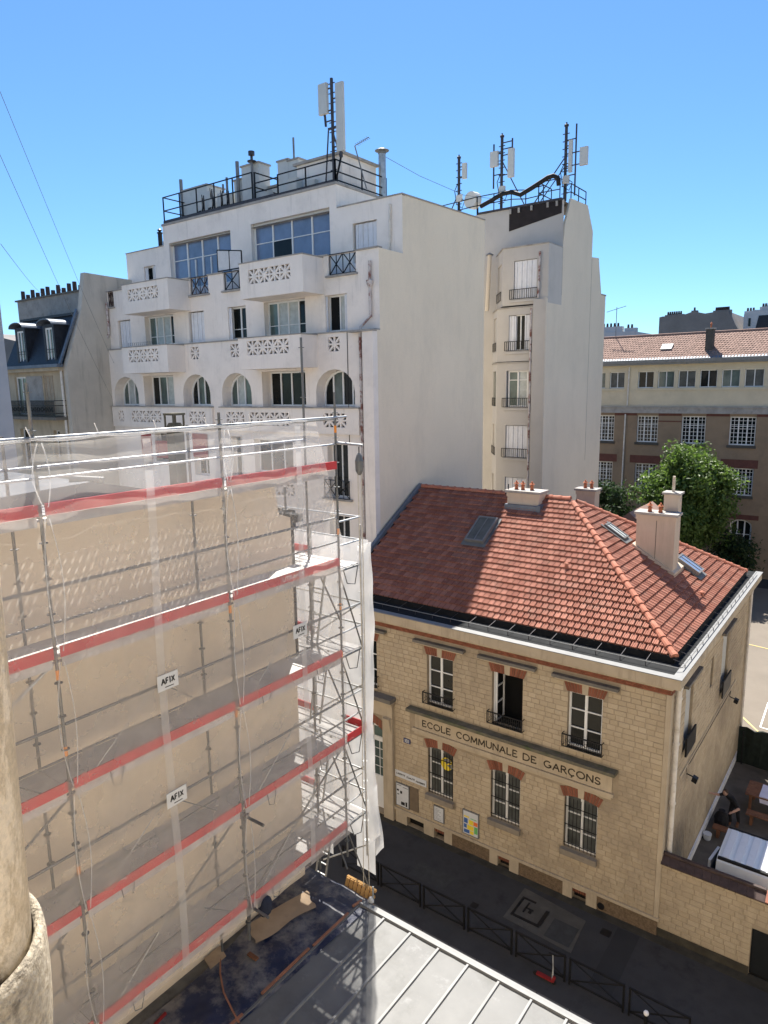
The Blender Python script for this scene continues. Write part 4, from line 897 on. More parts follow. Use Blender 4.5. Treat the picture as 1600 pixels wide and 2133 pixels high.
# balconies
def balcony(u0, u1, y0, y1, zb, zt, cu0, cu1, cz0, cz1):
    P = FY(y0); b = MB(); wall_face(b, P, u0, u1, zb, zt, [(cu0,cu1,cz0,cz1)], .13)
    th = .13
    b.poly([(u1,y0,zb),(u1,y1,zb),(u1,y1,zt),(u1,y0,zt)]); b.poly([(u0,y0,zb),(u0,y1,zb),(u0,y1,zt),(u0,y0,zt)])
    b.poly([(u1-th,y0+th,zb),(u1-th,y1,zb),(u1-th,y1,zt),(u1-th,y0+th,zt)]); b.poly([(u0+th,y0+th,zb),(u0+th,y1,zb),(u0+th,y1,zt),(u0+th,y0+th,zt)])
    wall_face(b, FY(y0+th), u0+th, u1-th, zb+.2, zt, [(cu0,cu1,cz0,cz1)], 0.0)
    b.poly([(u0,y0,zb),(u1,y0,zb),(u1,y1,zb),(u0,y1,zb)]); b.poly([(u0,y0+th,zb+.2),(u1,y0+th,zb+.2),(u1,y1,zb+.2),(u0,y1,zb+.2)])
    bl = part('balcony', b, 'white_render', wb)
    c = MB(); c.box(u0-.03,u1+.03,y0-.03,y0+th+.02,zt,zt+.05); c.box(u0-.03,u0+th+.02,y0+th+.02,y1,zt,zt+.05); c.box(u1-th-.02,u1+.03,y0+th+.02,y1,zt,zt+.05); part('balcony_coping', c, 'coping', bl)
    claustra(bl, P, cu0, cu1, cz0, cz1, 4, d0=.02, th=.1)
    part('panel_shade_backing', fbox(MB(), P, cu0-.01, cu1+.01, cz0-.01, cz1+.01, th+.004, th+.02), 'steel_dark', bl)  # dark sheet added so the piercings read as shaded holes
balcony(-35.35,-31.25,23.25,Y5-.002,21.16,22.70,-34.82,-32.13,21.81,22.42)
balcony(-25.75,-21.7,23.25,Y5-.002,21.16,22.74,-25.15,-22.45,21.79,22.42)
balcony(-35.9,-31.75,23.3,WY-.002,17.94,19.36,-35.27,-32.56,18.55,19.2)
balcony(-26.15,-22.0,23.3,WY-.002,17.9,19.36,-25.54,-22.79,18.57,19.21)
part('trellis', MB().mesh(*(lambda n: ([v for k in range(n) for v in ((-35.3+k*.18,23.33,19.41),(-35.28+k*.18,23.33,19.41),(-35.18+k*.18,23.33,19.62),(-35.2+k*.18,23.33,19.62),(-35.18+k*.18,23.335,19.41),(-35.2+k*.18,23.335,19.41),(-35.3+k*.18,23.335,19.62),(-35.28+k*.18,23.335,19.62))], [f for k in range(n) for f in ((8*k,8*k+1,8*k+2,8*k+3),(8*k+4,8*k+5,8*k+6,8*k+7))]))(15)), 'iron_black', wb)
# top floor, set back
Y6 = 26.4; F6 = FY(Y6); TX0, TX1 = -35.6, -22.32
o6 = [(-37.7,-36.55,23.35,24.33),(-35.1,-29.8,22.7,25.35),(-28.2,-22.77,22.7,25.40),(-21.38,-19.97,22.7,24.45)]
b = MB(); wall_face(b, F6, WX0, TX0, 21.8, 25.26, [(*o6[0],0,.3)], .3); wall_face(b, F6, TX0, TX1, 21.8, 26.34, [(*o6[1],0,.3),(*o6[2],0,.3)], .3); wall_face(b, F6, TX1, WX1, 21.8, 25.27, [(*o6[3],0,.3)], .3)
b.poly([(TX1,Y6,25.2),(TX1,30.6,25.2),(TX1,30.6,26.34),(TX1,Y6,26.34)]); b.poly([(TX0,Y6,25.2),(TX0,30.6,25.2),(TX0,30.6,26.34),(TX0,Y6,26.34)]); b.poly([(TX0,30.6,25.2),(TX1,30.6,25.2),(TX1,30.6,26.34),(TX0,30.6,26.34)])
part('top_floor_wall', b, 'white_render', wb)
b = MB(); b.poly([(TX0,Y6,26.30),(TX1,Y6,26.30),(TX1,30.6,26.30),(TX0,30.6,26.30)]); b.poly([(WX0,Y6,25.22),(WX1,Y6,25.22),(WX1,33.9,25.22),(WX0,33.9,25.22)]); part('flat_roof', b, 'coping', wb)
b = MB(); b.box(TX0-.04,TX1+.04,Y6-.05,Y6+.25,26.34,26.46); b.box(TX1-.2,TX1+.04,Y6+.25,30.6,26.34,26.46); b.box(TX0-.04,TX0+.2,Y6+.25,30.6,26.34,26.46); part('roof_coping', b, 'coping', wb)
part('roof_coping', MB().box(TX1+.045, WX1+.03, Y6-.04, Y6+.22, 25.27, 25.33), 'coping', wb); part('roof_coping', MB().box(WX0-.03, TX0-.045, Y6-.04, Y6+.22, 25.26, 25.31), 'coping', wb)
part('roof_coping', MB().hexa([(WX1-.25,Y6+.22,25.27),(WX1+.03,Y6+.22,25.27),(WX1+.03,33.93,25.45),(WX1-.25,33.93,25.45)],[(WX1-.25,Y6+.22,25.33),(WX1+.03,Y6+.22,25.33),(WX1+.03,33.93,25.51),(WX1-.25,33.93,25.51)]), 'coping', wb)
b = MB(); b.prism([(WX1-.22,Y6+.22,25.2),(WX1-.22,Y6+.22,25.27),(WX1-.22,33.9,25.45),(WX1-.22,33.9,25.2)], (.215,0,0)); part('gable_parapet', b, 'gable_render', wb)
window(wb, F6, *o6[0], .25, 2, fw=.07, glass='glass_dark'); shutters(wb, F6, -36.75, -36.56, 23.36, 24.3, .02, 2); shutters(wb, F6, -37.69, -37.45, 23.36, 24.3, .1, 2)
window(wb, F6, *o6[1], .25, 4, bar_z=[24.35], fw=.09, mw=.06, glass='glass_sky_tone')
d = MB()
for u in (-33.75,-32.45,-31.1): fbox(d, F6, u-.05, u+.05, 22.75, 24.3, .22, .3)
fbox(d, F6, -33.15, -33.08, 22.75, 24.25, .22, .3); fbox(d, F6, -31.8, -31.73, 22.75, 24.25, .22, .3); part('door_leaf', d, 'window_white', wb)
window(wb, F6, *o6[2], .25, 4, bar_z=[24.42], fw=.09, mw=.055, glass='glass_sky_tone')
b = MB(); b.poly([F6(-26.8,22.8,.235),F6(-25.55,22.8,.235),F6(-25.55,24.38,.235),F6(-26.8,24.38,.235)]); part('open_sash', b, 'glass_dark', wb)
shutters(wb, F6, -21.28, -19.98, 22.72, 24.4, .1, 9)
# gable wall
pl = [(24.41,G-.2),(24.41,19.4),(Y5,19.4),(Y5,22.8),(Y6,22.8),(Y6,25.24),(33.9,25.42),(33.9,G-.2)]
b = MB(); b.poly([(WX1,y,z) for y,z in pl]); b.poly([(WX1,33.9,G),(WX0,33.9,G),(WX0,33.9,25.2),(WX1,33.9,25.2)]); b.poly([(WX0,y,z) for y,z in pl]); part('gable_wall', b, 'gable_render', wb)
part('corner_pilaster', MB().box(-19.12, WX1+.002, 24.08, WY, G, 19.34), 'white_render', wb)
part('pilaster_cap', MB().box(-19.9, WX1+.03, 24.02, WY-.062, 19.34, 19.42), 'coping', wb)
b = MB(); b.tube([(-18.97,24.52,22.3),(-18.97,24.52,20.0),(-19.36,24.3,19.55),(-19.40,24.3,19.1),(-19.40,24.3,8.0)], .065, 8); part('downpipe', b, 'pipe_rusty', wb)
for z in (15.2,12.0,18.9,17.0): part('pipe_collar', MB().tube([(-19.40,24.3,z),(-19.40,24.3,z+.09)], .09, 8), 'pipe_rusty', wb)
part('rain_hopper', MB().lathe((-18.97,24.5,21.2),[(.07,0),(.14,.15),(.15,.3),(.07,.32)],8), 'pipe_rusty', wb)
b = MB(); b.tube([(-19.17,26.34,24.95),(-19.2,26.34,23.5),(-19.25,26.3,23.0)], .055, 8); part('vent_stack', b, 'pipe_paint', wb)
b = MB(); b.tube([(-38.95,24.5,22.2),(-38.95,24.5,20.4),(-39.3,24.25,19.6),(-39.28,24.3,19.2),(-39.15,24.33,10)], .07, 8); part('downpipe', b, 'pipe_rusty', wb)
cbm = MB(); cbm.tube([(-20.2,24.38,19.4),(-20.22,24.39,14.4)], .015, 4); part('lightning_cable', cbm, 'cable_black', wb)
# frosted privacy screen on the terrace
t = thing('privacy_screen', 'black framed translucent screen standing on the upper terrace', 'screen', (-28, 24.9, 22.87))
b = MB()
for (p,q) in (((-29,24.75,22.88),(-29,24.75,24.0)),((-27.2,24.75,22.88),(-27.2,24.75,23.75)),((-29,24.75,24.0),(-27.2,24.75,23.75)),((-29,24.75,22.95),(-27.2,24.75,22.95)),((-28.1,24.75,22.9),(-28.1,24.75,23.87))): b.bar(p, q, .05)
part('frame', b, 'iron_black', t); b = MB(); b.hexa([(-28.97,24.74,22.96),(-28.12,24.74,22.96),(-28.12,24.76,22.96),(-28.97,24.76,22.96)],[(-28.97,24.74,23.95),(-28.12,24.74,23.85),(-28.12,24.76,23.85),(-28.97,24.76,23.95)]); part('panel', b, 'paper', t)
b = MB(); b.hexa([(-28.08,24.74,22.96),(-27.22,24.74,22.96),(-27.22,24.76,22.96),(-28.08,24.76,22.96)],[(-28.08,24.74,23.82),(-27.22,24.74,23.72),(-27.22,24.76,23.72),(-28.08,24.76,23.82)]); part('panel', b, 'paper', t)

# roof railing (bolted to the coping) and roof plant
def rail_run(pts, zb, zt, nm, step=1.45, mid=(.5,.12)):
    rl = None; b = MB()
    for (p, q) in zip(pts, pts[1:]):
        for h in (zt,)+tuple(zb+(zt-zb)*m for m in mid): b.bar((*p,h),(*q,h),.05)
    rl = part('roof_railing', b, 'iron_black', wb)
    for (p, q) in zip(pts, pts[1:]):
        L = math.dist(p,q); n = max(1, round(L/step))
        for i in range(n+1):
            x = p[0]+(q[0]-p[0])*i/n; y = p[1]+(q[1]-p[1])*i/n
            part('rail_post', MB().bar((x,y,zb),(x,y,zt+.02),.055), 'iron_black', rl)
rail_run([(-34.5,29.2),(-35.5,29.2),(-35.5,26.5),(-28.05,26.5)], 26.46, 27.92, 'a')
rail_run([(-27.85,28.2),(-27.85,26.5)], 26.46, 27.88, 'a', 1.7)
rail_run([(-27.85,26.48),(-26.2,26.48)], 26.46, 27.35, 'b')
rail_run([(-26.2,26.5),(-22.42,26.5),(-22.42,30.5)], 26.46, 27.47, 'c', 1.9)
part('roof_kerb', MB().box(-35.5,-26.3,26.42,26.62,26.46,26.62), 'steel_dark', wb); part('roof_kerb', MB().box(-26.3,-22.4,26.42,26.58,26.46,26.56), 'steel_dark', wb)
def stack(x0,x1,y0,y1,z1,nm='chimney_stack',mat='antenna_grey',cap=True,zb=26.3):
    c = part(nm, MB().box(x0,x1,y0,y1,zb,z1), mat, wb)
    if cap: part('stack_cap', MB().box(x0-.06,x1+.06,y0-.06,y1+.06,z1,z1+.08), 'coping', c)
    return c
stack(-35.6,-33.4,28.0,29.3,28.55); stack(-31.3,-29.6,28.2,29.2,28.4); s2 = stack(-30.0,-28.65,27.6,28.4,28.75); part('back_board', MB().box(-29.9,-28.75,28.4,28.44,26.4,28.4), 'antenna_grey', s2)
for (x0_,x1_,y0_,y1_,z_) in ((-33.1,-32.5,28.2,28.9,27.6),(-32.2,-31.5,28.3,28.9,27.9),(-28.4,-27.75,27.3,27.7,27.25),(-25.9,-25.3,26.9,27.3,27.3),(-24.6,-24.1,26.9,27.2,27.0)): part('equipment_box', MB().box(x0_,x1_,y0_,y1_,26.3,z_), 'antenna_grey', wb)
s3 = stack(-27.65,-26.9,28.0,28.8,28.65); stack(-26.88,-26.15,28.0,28.6,28.55); stack(-28.55,-27.9,28.2,29.0,27.6)
ph = part('lift_housing', MB().box(-25.9,-22.9,27.6,30.3,26.3,28.05), 'white_render', wb); part('housing_roof', MB().box(-26.05,-22.75,27.45,30.4,28.05,28.16), 'coping', ph)
for (x,y,zb,zt,r) in ((-35.7,28.0,26.3,29.25,.1),(-30.75,28.0,26.3,29.3,.1),(-26.4,27.95,28.6,29.6,.05),(-32.0,28.0,26.4,28.35,.06),(-31.55,27.9,26.4,28.6,.07)):
    part('roof_pipe', MB().tube([(x,y,zb),(x,y,zt)], r, 8), 'metal_grey', wb)
p_ = part('roof_pipe', MB().tube([(-28.95,27.4,26.3),(-28.95,27.4,29.0)], .07, 8), 'metal_grey', wb); part('cowl', MB().lathe((-28.95,27.4,28.8),[(.24,0),(.24,.05),(.07,.08),(.07,.3),(.17,.32),(.17,.52),(.0,.55)],10), 'steel_dark', p_)
p_ = part('flue_pipe', MB().tube([(-22.5,30.3,26.4),(-22.5,30.3,28.6)], .19, 12), 'galva', wb); part('flue_cap', MB().lathe((-22.5,30.3,28.6),[(.2,0),(.22,.1),(.36,.14),(.37,.17),(.0,.32)],12), 'galva_dull', p_)
for i_, (x, y, z1) in enumerate(((-33.2,27.4,27.7),(-32.7,27.6,28.0),(-32.2,27.3,27.5),(-31.7,27.5,27.7),(-31.1,27.4,27.6))):
    t = thing('radio_unit', ['first grey radio unit behind the railing, beside the big pale roof box','tallest grey radio unit behind the railing, second from the pale roof box','short grey radio unit behind the railing, in the middle of the five','grey radio unit behind the railing, second from the capped chimney stack','grey radio unit behind the railing, nearest the capped chimney stack'][i_], 'radio unit', (x, y, 26.46), 'radio units behind the railing')
    part('cabinet', MB().box(x-.14,x+.14,y-.12,y+.12,26.8,z1), 'antenna_grey', t); part('post', MB().tube([(x+.2,y,26.3),(x+.2,y,z1+.1)],.035,6), 'steel_dark', t)
    b = MB()
    for k in range(3):
        b.tube([(x-.1+.09*k,y-.14,27.0),(x-.15+.1*k,y-.25,26.75),(x+.1,y-.2,26.55),(x+.25,y-.1,27.1+.1*k),(x+.1,y-.05,z1+.15)], .022, 5)
    part('cable_loop', b, 'cable_black', t)
# big antenna mast on the front corner
t = thing('antenna_mast', 'tallest antenna mast with one long and one short panel above the front roof corner', 'antenna', (-22.9, 27, 26.46))
part('pole', MB().tube([(-22.93,27,26.4),(-22.93,27,31.2)], .075, 8), 'steel_dark', t)
b = MB()
z = 27.2
while z < 31.0: b.bar((-23.12,27,z),(-22.74,27,z),.035); z += .42
part('step', b, 'steel_dark', t)
part('long_panel', MB().box(-22.6,-22.17,26.85,27.0,27.9,30.86), 'antenna_grey', t); part('short_panel', MB().box(-23.66,-23.15,26.85,27.02,29.72,31.05), 'antenna_grey', t)
b = MB()
for z in (28.2,30.3): b.bar((-22.93,27,z),(-22.35,26.98,z),.05)
for z in (29.85,30.8): b.bar((-22.93,27,z),(-23.4,27,z),.05)
b.bar((-23.4,27,29.72),(-23.35,27,29.2),.08); b.bar((-23.35,27,29.4),(-22.93,27,29.4),.05); b.bar((-22.4,26.93,27.9),(-22.4,26.93,27.65),.12); b.bar((-23.2,27,29.05),(-22.7,27,29.05),.09); part('bracket', b, 'steel_dark', t)
part('strut', MB().bar((-23.2,27,29.0),(-23.75,27.3,26.5),.05), 'steel_dark', t); part('strut', MB().bar((-22.93,27,28.9),(-23.2,28.6,26.5),.05), 'steel_dark', t)
part('cable_loop', MB().tube([(-22.4,26.93,27.7),(-22.5,26.9,27.3),(-22.7,26.95,26.9),(-22.75,26.98,26.5)],.05,6), 'cable_black', t)
t = thing('tv_aerial', 'small slanted television aerial on the roof right of the tall mast', 'aerial', (-21.8, 28, 26.46))
part('pole', MB().bar((-22.1,27.6,28.25),(-21.6,27.8,26.3),.04), 'metal_grey', t); b = MB(); b.bar((-22.1,27.6,28.25),(-21.25,27.6,28.45),.025)
for k in range(7): b.bar((-21.95+k*.11,27.45,28.28+k*.026),(-21.95+k*.11,27.75,28.28+k*.026),.015)
part('boom', b, 'metal_grey', t)
t = thing('roof_chimney', 'small dark vent chimney at the far left end of the roof', 'chimney', (-36.6, 27, 25.2))
part('flue', MB().tube([(-36.7,27,25.2),(-36.7,27,26.2)],.13,8), 'iron_black', t); part('cowl', MB().lathe((-36.7,27,26.2),[(.17,0),(.17,.06),(.06,.1),(.15,.2),(.0,.3)],8), 'iron_black', t); part('pot', MB().tube([(-36.3,27,25.2),(-36.3,27,25.7)],.1,8), 'iron_black', t)

# ------------------------------------------------------------------ rear wing with the canted bays
rb = thing('rear_apartment_building', 'narrow rear apartment block with canted bay windows and blank side wall', 'building', (-19, 42, G))
GX, FYB, BYB = -16.5, 37.5, 39.4
FR = FY(FYB)
b = MB(); wall_face(b, FY(BYB), -24, GX, G-.2, 27.2, [], .2); part('front_wall', b, 'bay_render_dimmed', rb)
pl = [(37.3,G-.2),(37.3,21.7),(37.54,21.7),(37.54,24.65),(BYB,24.65),(39.6,25.9),(40.4,27.45),(43.0,27.55),(44.0,26.2),(44.0,24.7),(45.2,24.8),(45.9,22.6),(46.7,22.6),(46.7,G-.2)]
b = MB(); b.prism([(GX-.12,y,z) for y,z in pl], (.12,0,0)); part('side_wall', b, 'rear_render', rb)
part('wall_joint', MB().box(GX,GX+.012,BYB-.01,BYB+.01,22.0,24.65), 'coping', rb)
part('wall_joint', MB().box(GX,GX+.012,43.99,44.01,12,24.6), 'coping', rb)
b = MB(); b.box(GX-.16,GX+.03,45.9,46.74,22.6,22.68); part('wall_coping', b, 'coping', rb)
def bay(plan, z0, z1, label):
    b = MB(); fr = [(plan[1][0],plan[2][0])]
    wh = label['front']; P = FY(plan[1][1])
    wall_face(b, P, plan[1][0], plan[2][0], z0, z1, [(*w_,0,.2) for w_ in wh], .2)
    for i in (0, 2):
        a, c = plan[i], plan[i+1]; L = math.dist(a, c); ux, uy = (c[0]-a[0])/L, (c[1]-a[1])/L
        Pc = lambda u, z, d=0, a=a, ux=ux, uy=uy: Vector((a[0]+ux*u-uy*d, a[1]+uy*u+ux*d, z))
        if i == 0:
            wl = [(L*.2,L*.8,q[2],q[3]) for q in wh]; wall_face(b, Pc, 0, L, z0, z1, [(*q,0,.15) for q in wl], .15)
            for k,q in enumerate(wl):
                fb = MB(); fbox(fb, Pc, q[0], q[1], q[2], q[3], .08, .12); part('shutter', fb, 'bay_render_dimmed' if label['shut'][k] else 'glass_green', rb)
                railing(rb, Pc, q[0]-.1, q[1]+.1, q[2]+.02, q[2]+.52, -.05, name='window_railing', step=.3)
        else: b.poly([(*a,z0),(*c,z0),(*c,z1),(*a,z1)])
    b.poly([(*q,z1) for q in plan]); b.poly([(*q,z0) for q in plan])
    part('bay', b, 'bay_render_dimmed', rb)
    c = MB(); c.prism([(q[0]+(-.05 if k < 2 else .05)*(1 if k not in (2,3) else .0), q[1]-(.06 if k in (1,2) else 0), z1) for k,q in enumerate(plan)], (0,0,.06)); part('bay_cornice', c, 'coping', rb)
    for k,q in enumerate(wh):
        if label['shut'][k] == 1: shutters(rb, P, q[0]+.02, q[1]-.02, q[2], q[3]-.03, .06, 9)
        elif label['shut'][k] == 2:
            window(rb, P, q[0]+.4, q[1]-.4, q[2], q[3], .14, 2, fw=.05, glass='glass_dark'); shutters(rb, P, q[0]+.01, q[0]+.42, q[2], q[3]-.03, .05, 4); shutters(rb, P, q[1]-.42, q[1]-.01, q[2], q[3]-.03, .05, 4)
        else: window(rb, P, q[0]+.06, q[1]-.06, q[2], q[3], .14, 2, fw=.09, mw=.06, bar_z=[q[2]+1.55], glass=['glass_green','curtain'])
        railing(rb, P, q[0]-.22, q[1]+.1, q[2]-.02, q[2]+.52, -.1, name='window_railing', step=.13, bw=.02)
        part('window_sill', fbox(MB(), P, q[0]-.2, q[1]+.1, q[2]-.2, q[2]-.08, -.08, 0), 'bay_render_dimmed', rb)
bay([(-20.7,BYB),(-19.3,FYB),(GX+.004,FYB),(GX+.004,BYB)], 21.45, 24.6, dict(front=[(-18.6,-17.2,21.8,23.88)], shut=[1]))
bay([(-20.9,BYB),(-19.6,FYB),(-17.3,FYB),(-17.3,BYB)], 18.3, 21.3, dict(front=[(-18.87,-17.47,18.92,20.9)], shut=[2]))
bay([(-20.9,BYB),(-19.6,FYB),(-17.3,FYB),(-17.3,BYB)], G, 18.2, dict(front=[(-18.98,-17.58,15.68,17.77),(-18.98,-17.58,12.72,14.6),(-18.98,-17.58,9.5,11.5)], shut=[0,1,1]))
part('pilaster', MB().box(-17.3+.002, GX-.124, 37.32, BYB, G, 21.66), 'bay_render_dimmed', rb)
part('pilaster', MB().box(GX-.125, GX-.002, 37.296, 37.3, G, 21.68), 'bay_render_dimmed', rb)
b = MB(); b.tube([(-17.42,37.35,21.2),(-17.42,37.38,G)], .06, 7); part('downpipe', b, 'pipe_rusty', rb); part('downpipe', MB().tube([(-17.0,37.42,24.2),(-17.05,37.42,21.75)], .06, 7), 'pipe_rusty', rb)
b = MB(); b.tube([(-20.75,38.6,24.6),(-20.9,38.6,21.4)], .13, 8); v_ = part('vent_duct', b, 'rear_render', rb); part('duct_cap', MB().lathe((-20.75,38.6,24.6),[(.24,0),(.24,.03),(.0,.16)],8), 'zinc_edge', v_)
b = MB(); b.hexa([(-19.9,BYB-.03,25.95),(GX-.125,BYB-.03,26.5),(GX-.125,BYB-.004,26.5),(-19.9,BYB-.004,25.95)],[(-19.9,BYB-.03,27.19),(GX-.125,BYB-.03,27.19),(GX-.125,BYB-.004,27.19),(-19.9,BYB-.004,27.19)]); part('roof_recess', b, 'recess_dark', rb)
part('roof_edge', MB().box(-22,GX-.125,BYB-.08,BYB+.3,27.2,27.32), 'steel_dark', rb)
for x in (-19.85,-19.3,-18.5,-17.5,-16.95): part('bracket', MB().box(x,x+.12,BYB-.15,BYB-.085,26.9,27.17), 'coping', rb)
b = MB(); b.poly([(-24,BYB,27.2),(GX-.125,BYB,27.2),(GX-.125,43,27.2),(-24,43,27.2)]); b.poly([(-24,BYB,G),(-24,46,G),(-24,46,27.2),(-24,BYB,27.2)]); part('flat_roof', b, 'coping', rb)
def rail2(pts, zb, h):
    b = MB()
    for p, q in zip(pts, pts[1:]):
        for hh in (h, h*.5): b.bar((*p,zb+hh),(*q,zb+hh),.045)
        n = max(1, round(math.dist(p,q)/1.2))
        for i in range(n+1): x = p[0]+(q[0]-p[0])*i/n; y = p[1]+(q[1]-p[1])*i/n; b.bar((x,y,zb),(x,y,zb+h),.045)
    part('roof_railing', b, 'iron_black', rb)
rail2([(-25.0,40.0),(-22.2,39.6),(-19.9,39.6),(-19.2,40.1),(-18.0,39.9)], 27.3, 1.0); rail2([(-18.0,40.2),(-15.95+.0,40.2)] if False else [(-18.2,41.5),(-18.2,39.7),(-16.9,39.7)], 27.3, 1.15); rail2([(-16.9,40.6),(-16.6,40.6),(-16.6,42.9)], 27.4, .9)
b = MB(); b.tube([(-22.0,39.7,27.75),(-21.2,39.6,27.95),(-20.5,39.6,28.2),(-19.9,39.6,28.2),(-19.3,39.6,27.95),(-18.6,39.6,28.2),(-17.6,39.6,28.6),(-17.3,39.65,28.65),(-17.05,39.7,28.5),(-16.98,39.7,28.1)], .13, 10)
single('ventilation_duct', 'thick black bundled duct running along the rear roof edge', 'duct', b, 'cable_black', smooth=True)
t = thing('dish_antenna', 'pale round drum antenna on the rear roof beside the mast', 'antenna', (-22.7, 40, 27.3))
part('drum', MB().tube([(-22.75,39.7,28.25),(-22.65,40.2,28.25)], .5, 16), 'antenna_grey', t); part('stand', MB().tube([(-22.5,40.2,27.2),(-22.5,40.2,28.2)], .06, 6), 'steel_dark', t)
def mast(x, y, zt, label, panels, rods, struts):
    t = thing('antenna_mast', label, 'antenna', (x, y, 27.2), 'antenna masts on the rear roof')
    part('pole', MB().tube([(x,y,27.1),(x,y,zt)], .09, 8), 'steel_dark', t); part('finial', MB().lathe((x,y,zt-.1),[(.14,0),(.14,.08),(.05,.12),(.05,.2)],6), 'steel_dark', t)
    b = MB(); z = 27.8
    while z < zt-.3: b.bar((x-.2,y,z),(x+.2,y,z),.04); z += .4
    part('step', b, 'steel_dark', t)
    for (x0,x1,z0,z1,dy) in panels:
        part('panel', MB().box(x0,x1,y-.2+dy,y-.02+dy,z0,z1), 'antenna_grey', t); xm = (x0+x1)/2
        b = MB()
        for z in (z0+.15*(z1-z0), z0+.85*(z1-z0)): b.bar((x,y,z),(xm,y-.02+dy,z),.05)
        part('bracket', b, 'steel_dark', t)
    for (xr,z0,z1) in rods:
        part('rod', MB().tube([(xr,y,z0),(xr,y,z1)], .05, 6), 'steel_dark', t); b = MB(); b.bar((x,y,z0+.3*(z1-z0)),(xr,y,z0+.3*(z1-z0)),.05); b.bar((x,y,z0+.8*(z1-z0)),(xr,y,z0+.8*(z1-z0)),.05); part('bracket', b, 'steel_dark', t)
    for q in struts: part('strut', MB().bar(q[0], q[1], .05), 'steel_dark', t)
    b = MB(); b.tube([(x+.1,y-.1,28.6),(x+.5,y-.15,28.3),(x+.3,y-.1,27.9),(x-.1,y-.1,28.2),(x-.25,y-.1,29.0),(x-.05,y-.08,29.4)], .025, 5); part('cable_loop', b, 'cable_black', t)
    part('junction_box', MB().box(x-.05,x+.3,y-.25,y-.05,28.3,28.7), 'antenna_grey', t)
mast(-23.73,40,31.0,'short antenna mast with one panel, leftmost on the rear roof',[(-23.4,-23.12,29.6,30.5,0)],[],[((-23.73,40,28.9),(-24.6,40,27.4))])
mast(-20.76,40,31.6,'middle antenna mast on the rear roof carrying two pale panels',[(-21.46,-20.95,29.9,30.75,0),(-20.28,-19.9,29.12,30.7,0)],[(-21.3,28.7,31.2),(-20.08,30.6,31.3)],[((-20.76,40,30.2),(-19.2,40,27.4))])
mast(-16.95,40.5,31.5,'antenna mast at the rear parapet with a thin second rod',[(-16.05,-15.6,29.1,30.05,0),(-16.75,-16.55,28.9,30.6,.1)],[(-16.35,27.6,31.4)],[((-16.95,40.5,29.8),(-19.0,40.5,27.4)),((-16.95,40.5,29.3),(-18.2,40.0,27.5))])
b = MB(); b.tube([(-22.4,30.3,28.5),(-22.0,33,28.05),(-21.6,37,27.8),(-20.8,40,28.0)], .012, 4); single('aerial_wire', 'thin wire slung between the flue and the rear masts', 'wire', b, 'cable_grey')

# ------------------------------------------------------------------ mansard house on the left
mh = thing('mansard_house', 'old grey house with dark slate mansard and two dormers at left', 'house', (-43, 24, G))
MY = 21.7; FM = FY(MY); MX0, MX1 = -46.2, -39.42
b = MB(); wall_face(b, FM, MX0, MX1, G-.2, 18.4, [(-45.4,-44.0,15.6,17.95,0,.2),(-41.9,-40.7,15.6,17.95,0,.2),(-41.3,-40.6,12.4,14.7,0,.3),(-45.4,-44.0,12.2,14.7,0,.3)], .2); part('front_wall', b, 'dressed_stone', mh)
part('render_panel', fbox(MB(), FM, -43.9, -42.0, 15.6, 17.95, -.02, -.002), 'coping', mh)
pl = [(MY-.02,G-.2),(MY-.02,18.45),(22.85,21.55),(22.95,22.0),(23.28,23.8),(30,23.6),(30,G-.2)]
b = MB(); b.prism([(MX1,y,z) for y,z in pl], (.4,0,0)); part('gable_wall', b, 'old_render', mh)
b = MB(); b.hexa([(MX1,MY-.3,18.45),(MX1+.2,MY-.3,18.45),(MX1+.2,22.8,21.5),(MX1,22.8,21.5)],[(MX1,MY-.3,18.6),(MX1+.2,MY-.3,18.6),(MX1+.2,22.75,21.75),(MX1,22.75,21.75)]); part('verge', b, 'blue_zinc', mh)
part('cornice', MB().box(MX0,MX1,MY-.35,MY,18.2,18.4), 'dressed_stone', mh); part('gutter', MB().box(MX0,MX1+.2,MY-.5,MY-.15,18.4,18.58), 'blue_zinc', mh)
b = MB(); b.poly([(-46.3,MY-.1,18.5),(MX1,MY-.1,18.5),(MX1,22.85,21.5),(-45.9,22.85,21.5)]); b.poly([(-46.3,MY-.1,18.5),(-45.9,22.85,21.5),(-45.9,30,21.5),(-46.3,30,18.5)]); part('mansard_slope', b, 'slate', mh)
b = MB(); b.poly([(-45.9,22.8,21.5),(MX1,22.8,21.5),(MX1,26,22.3),(-45.9,26,22.3)]); part('upper_roof', b, 'dark_zinc', mh); part('break_moulding', MB().box(-45.95,MX1,22.7,22.9,21.42,21.56), 'slate', mh)
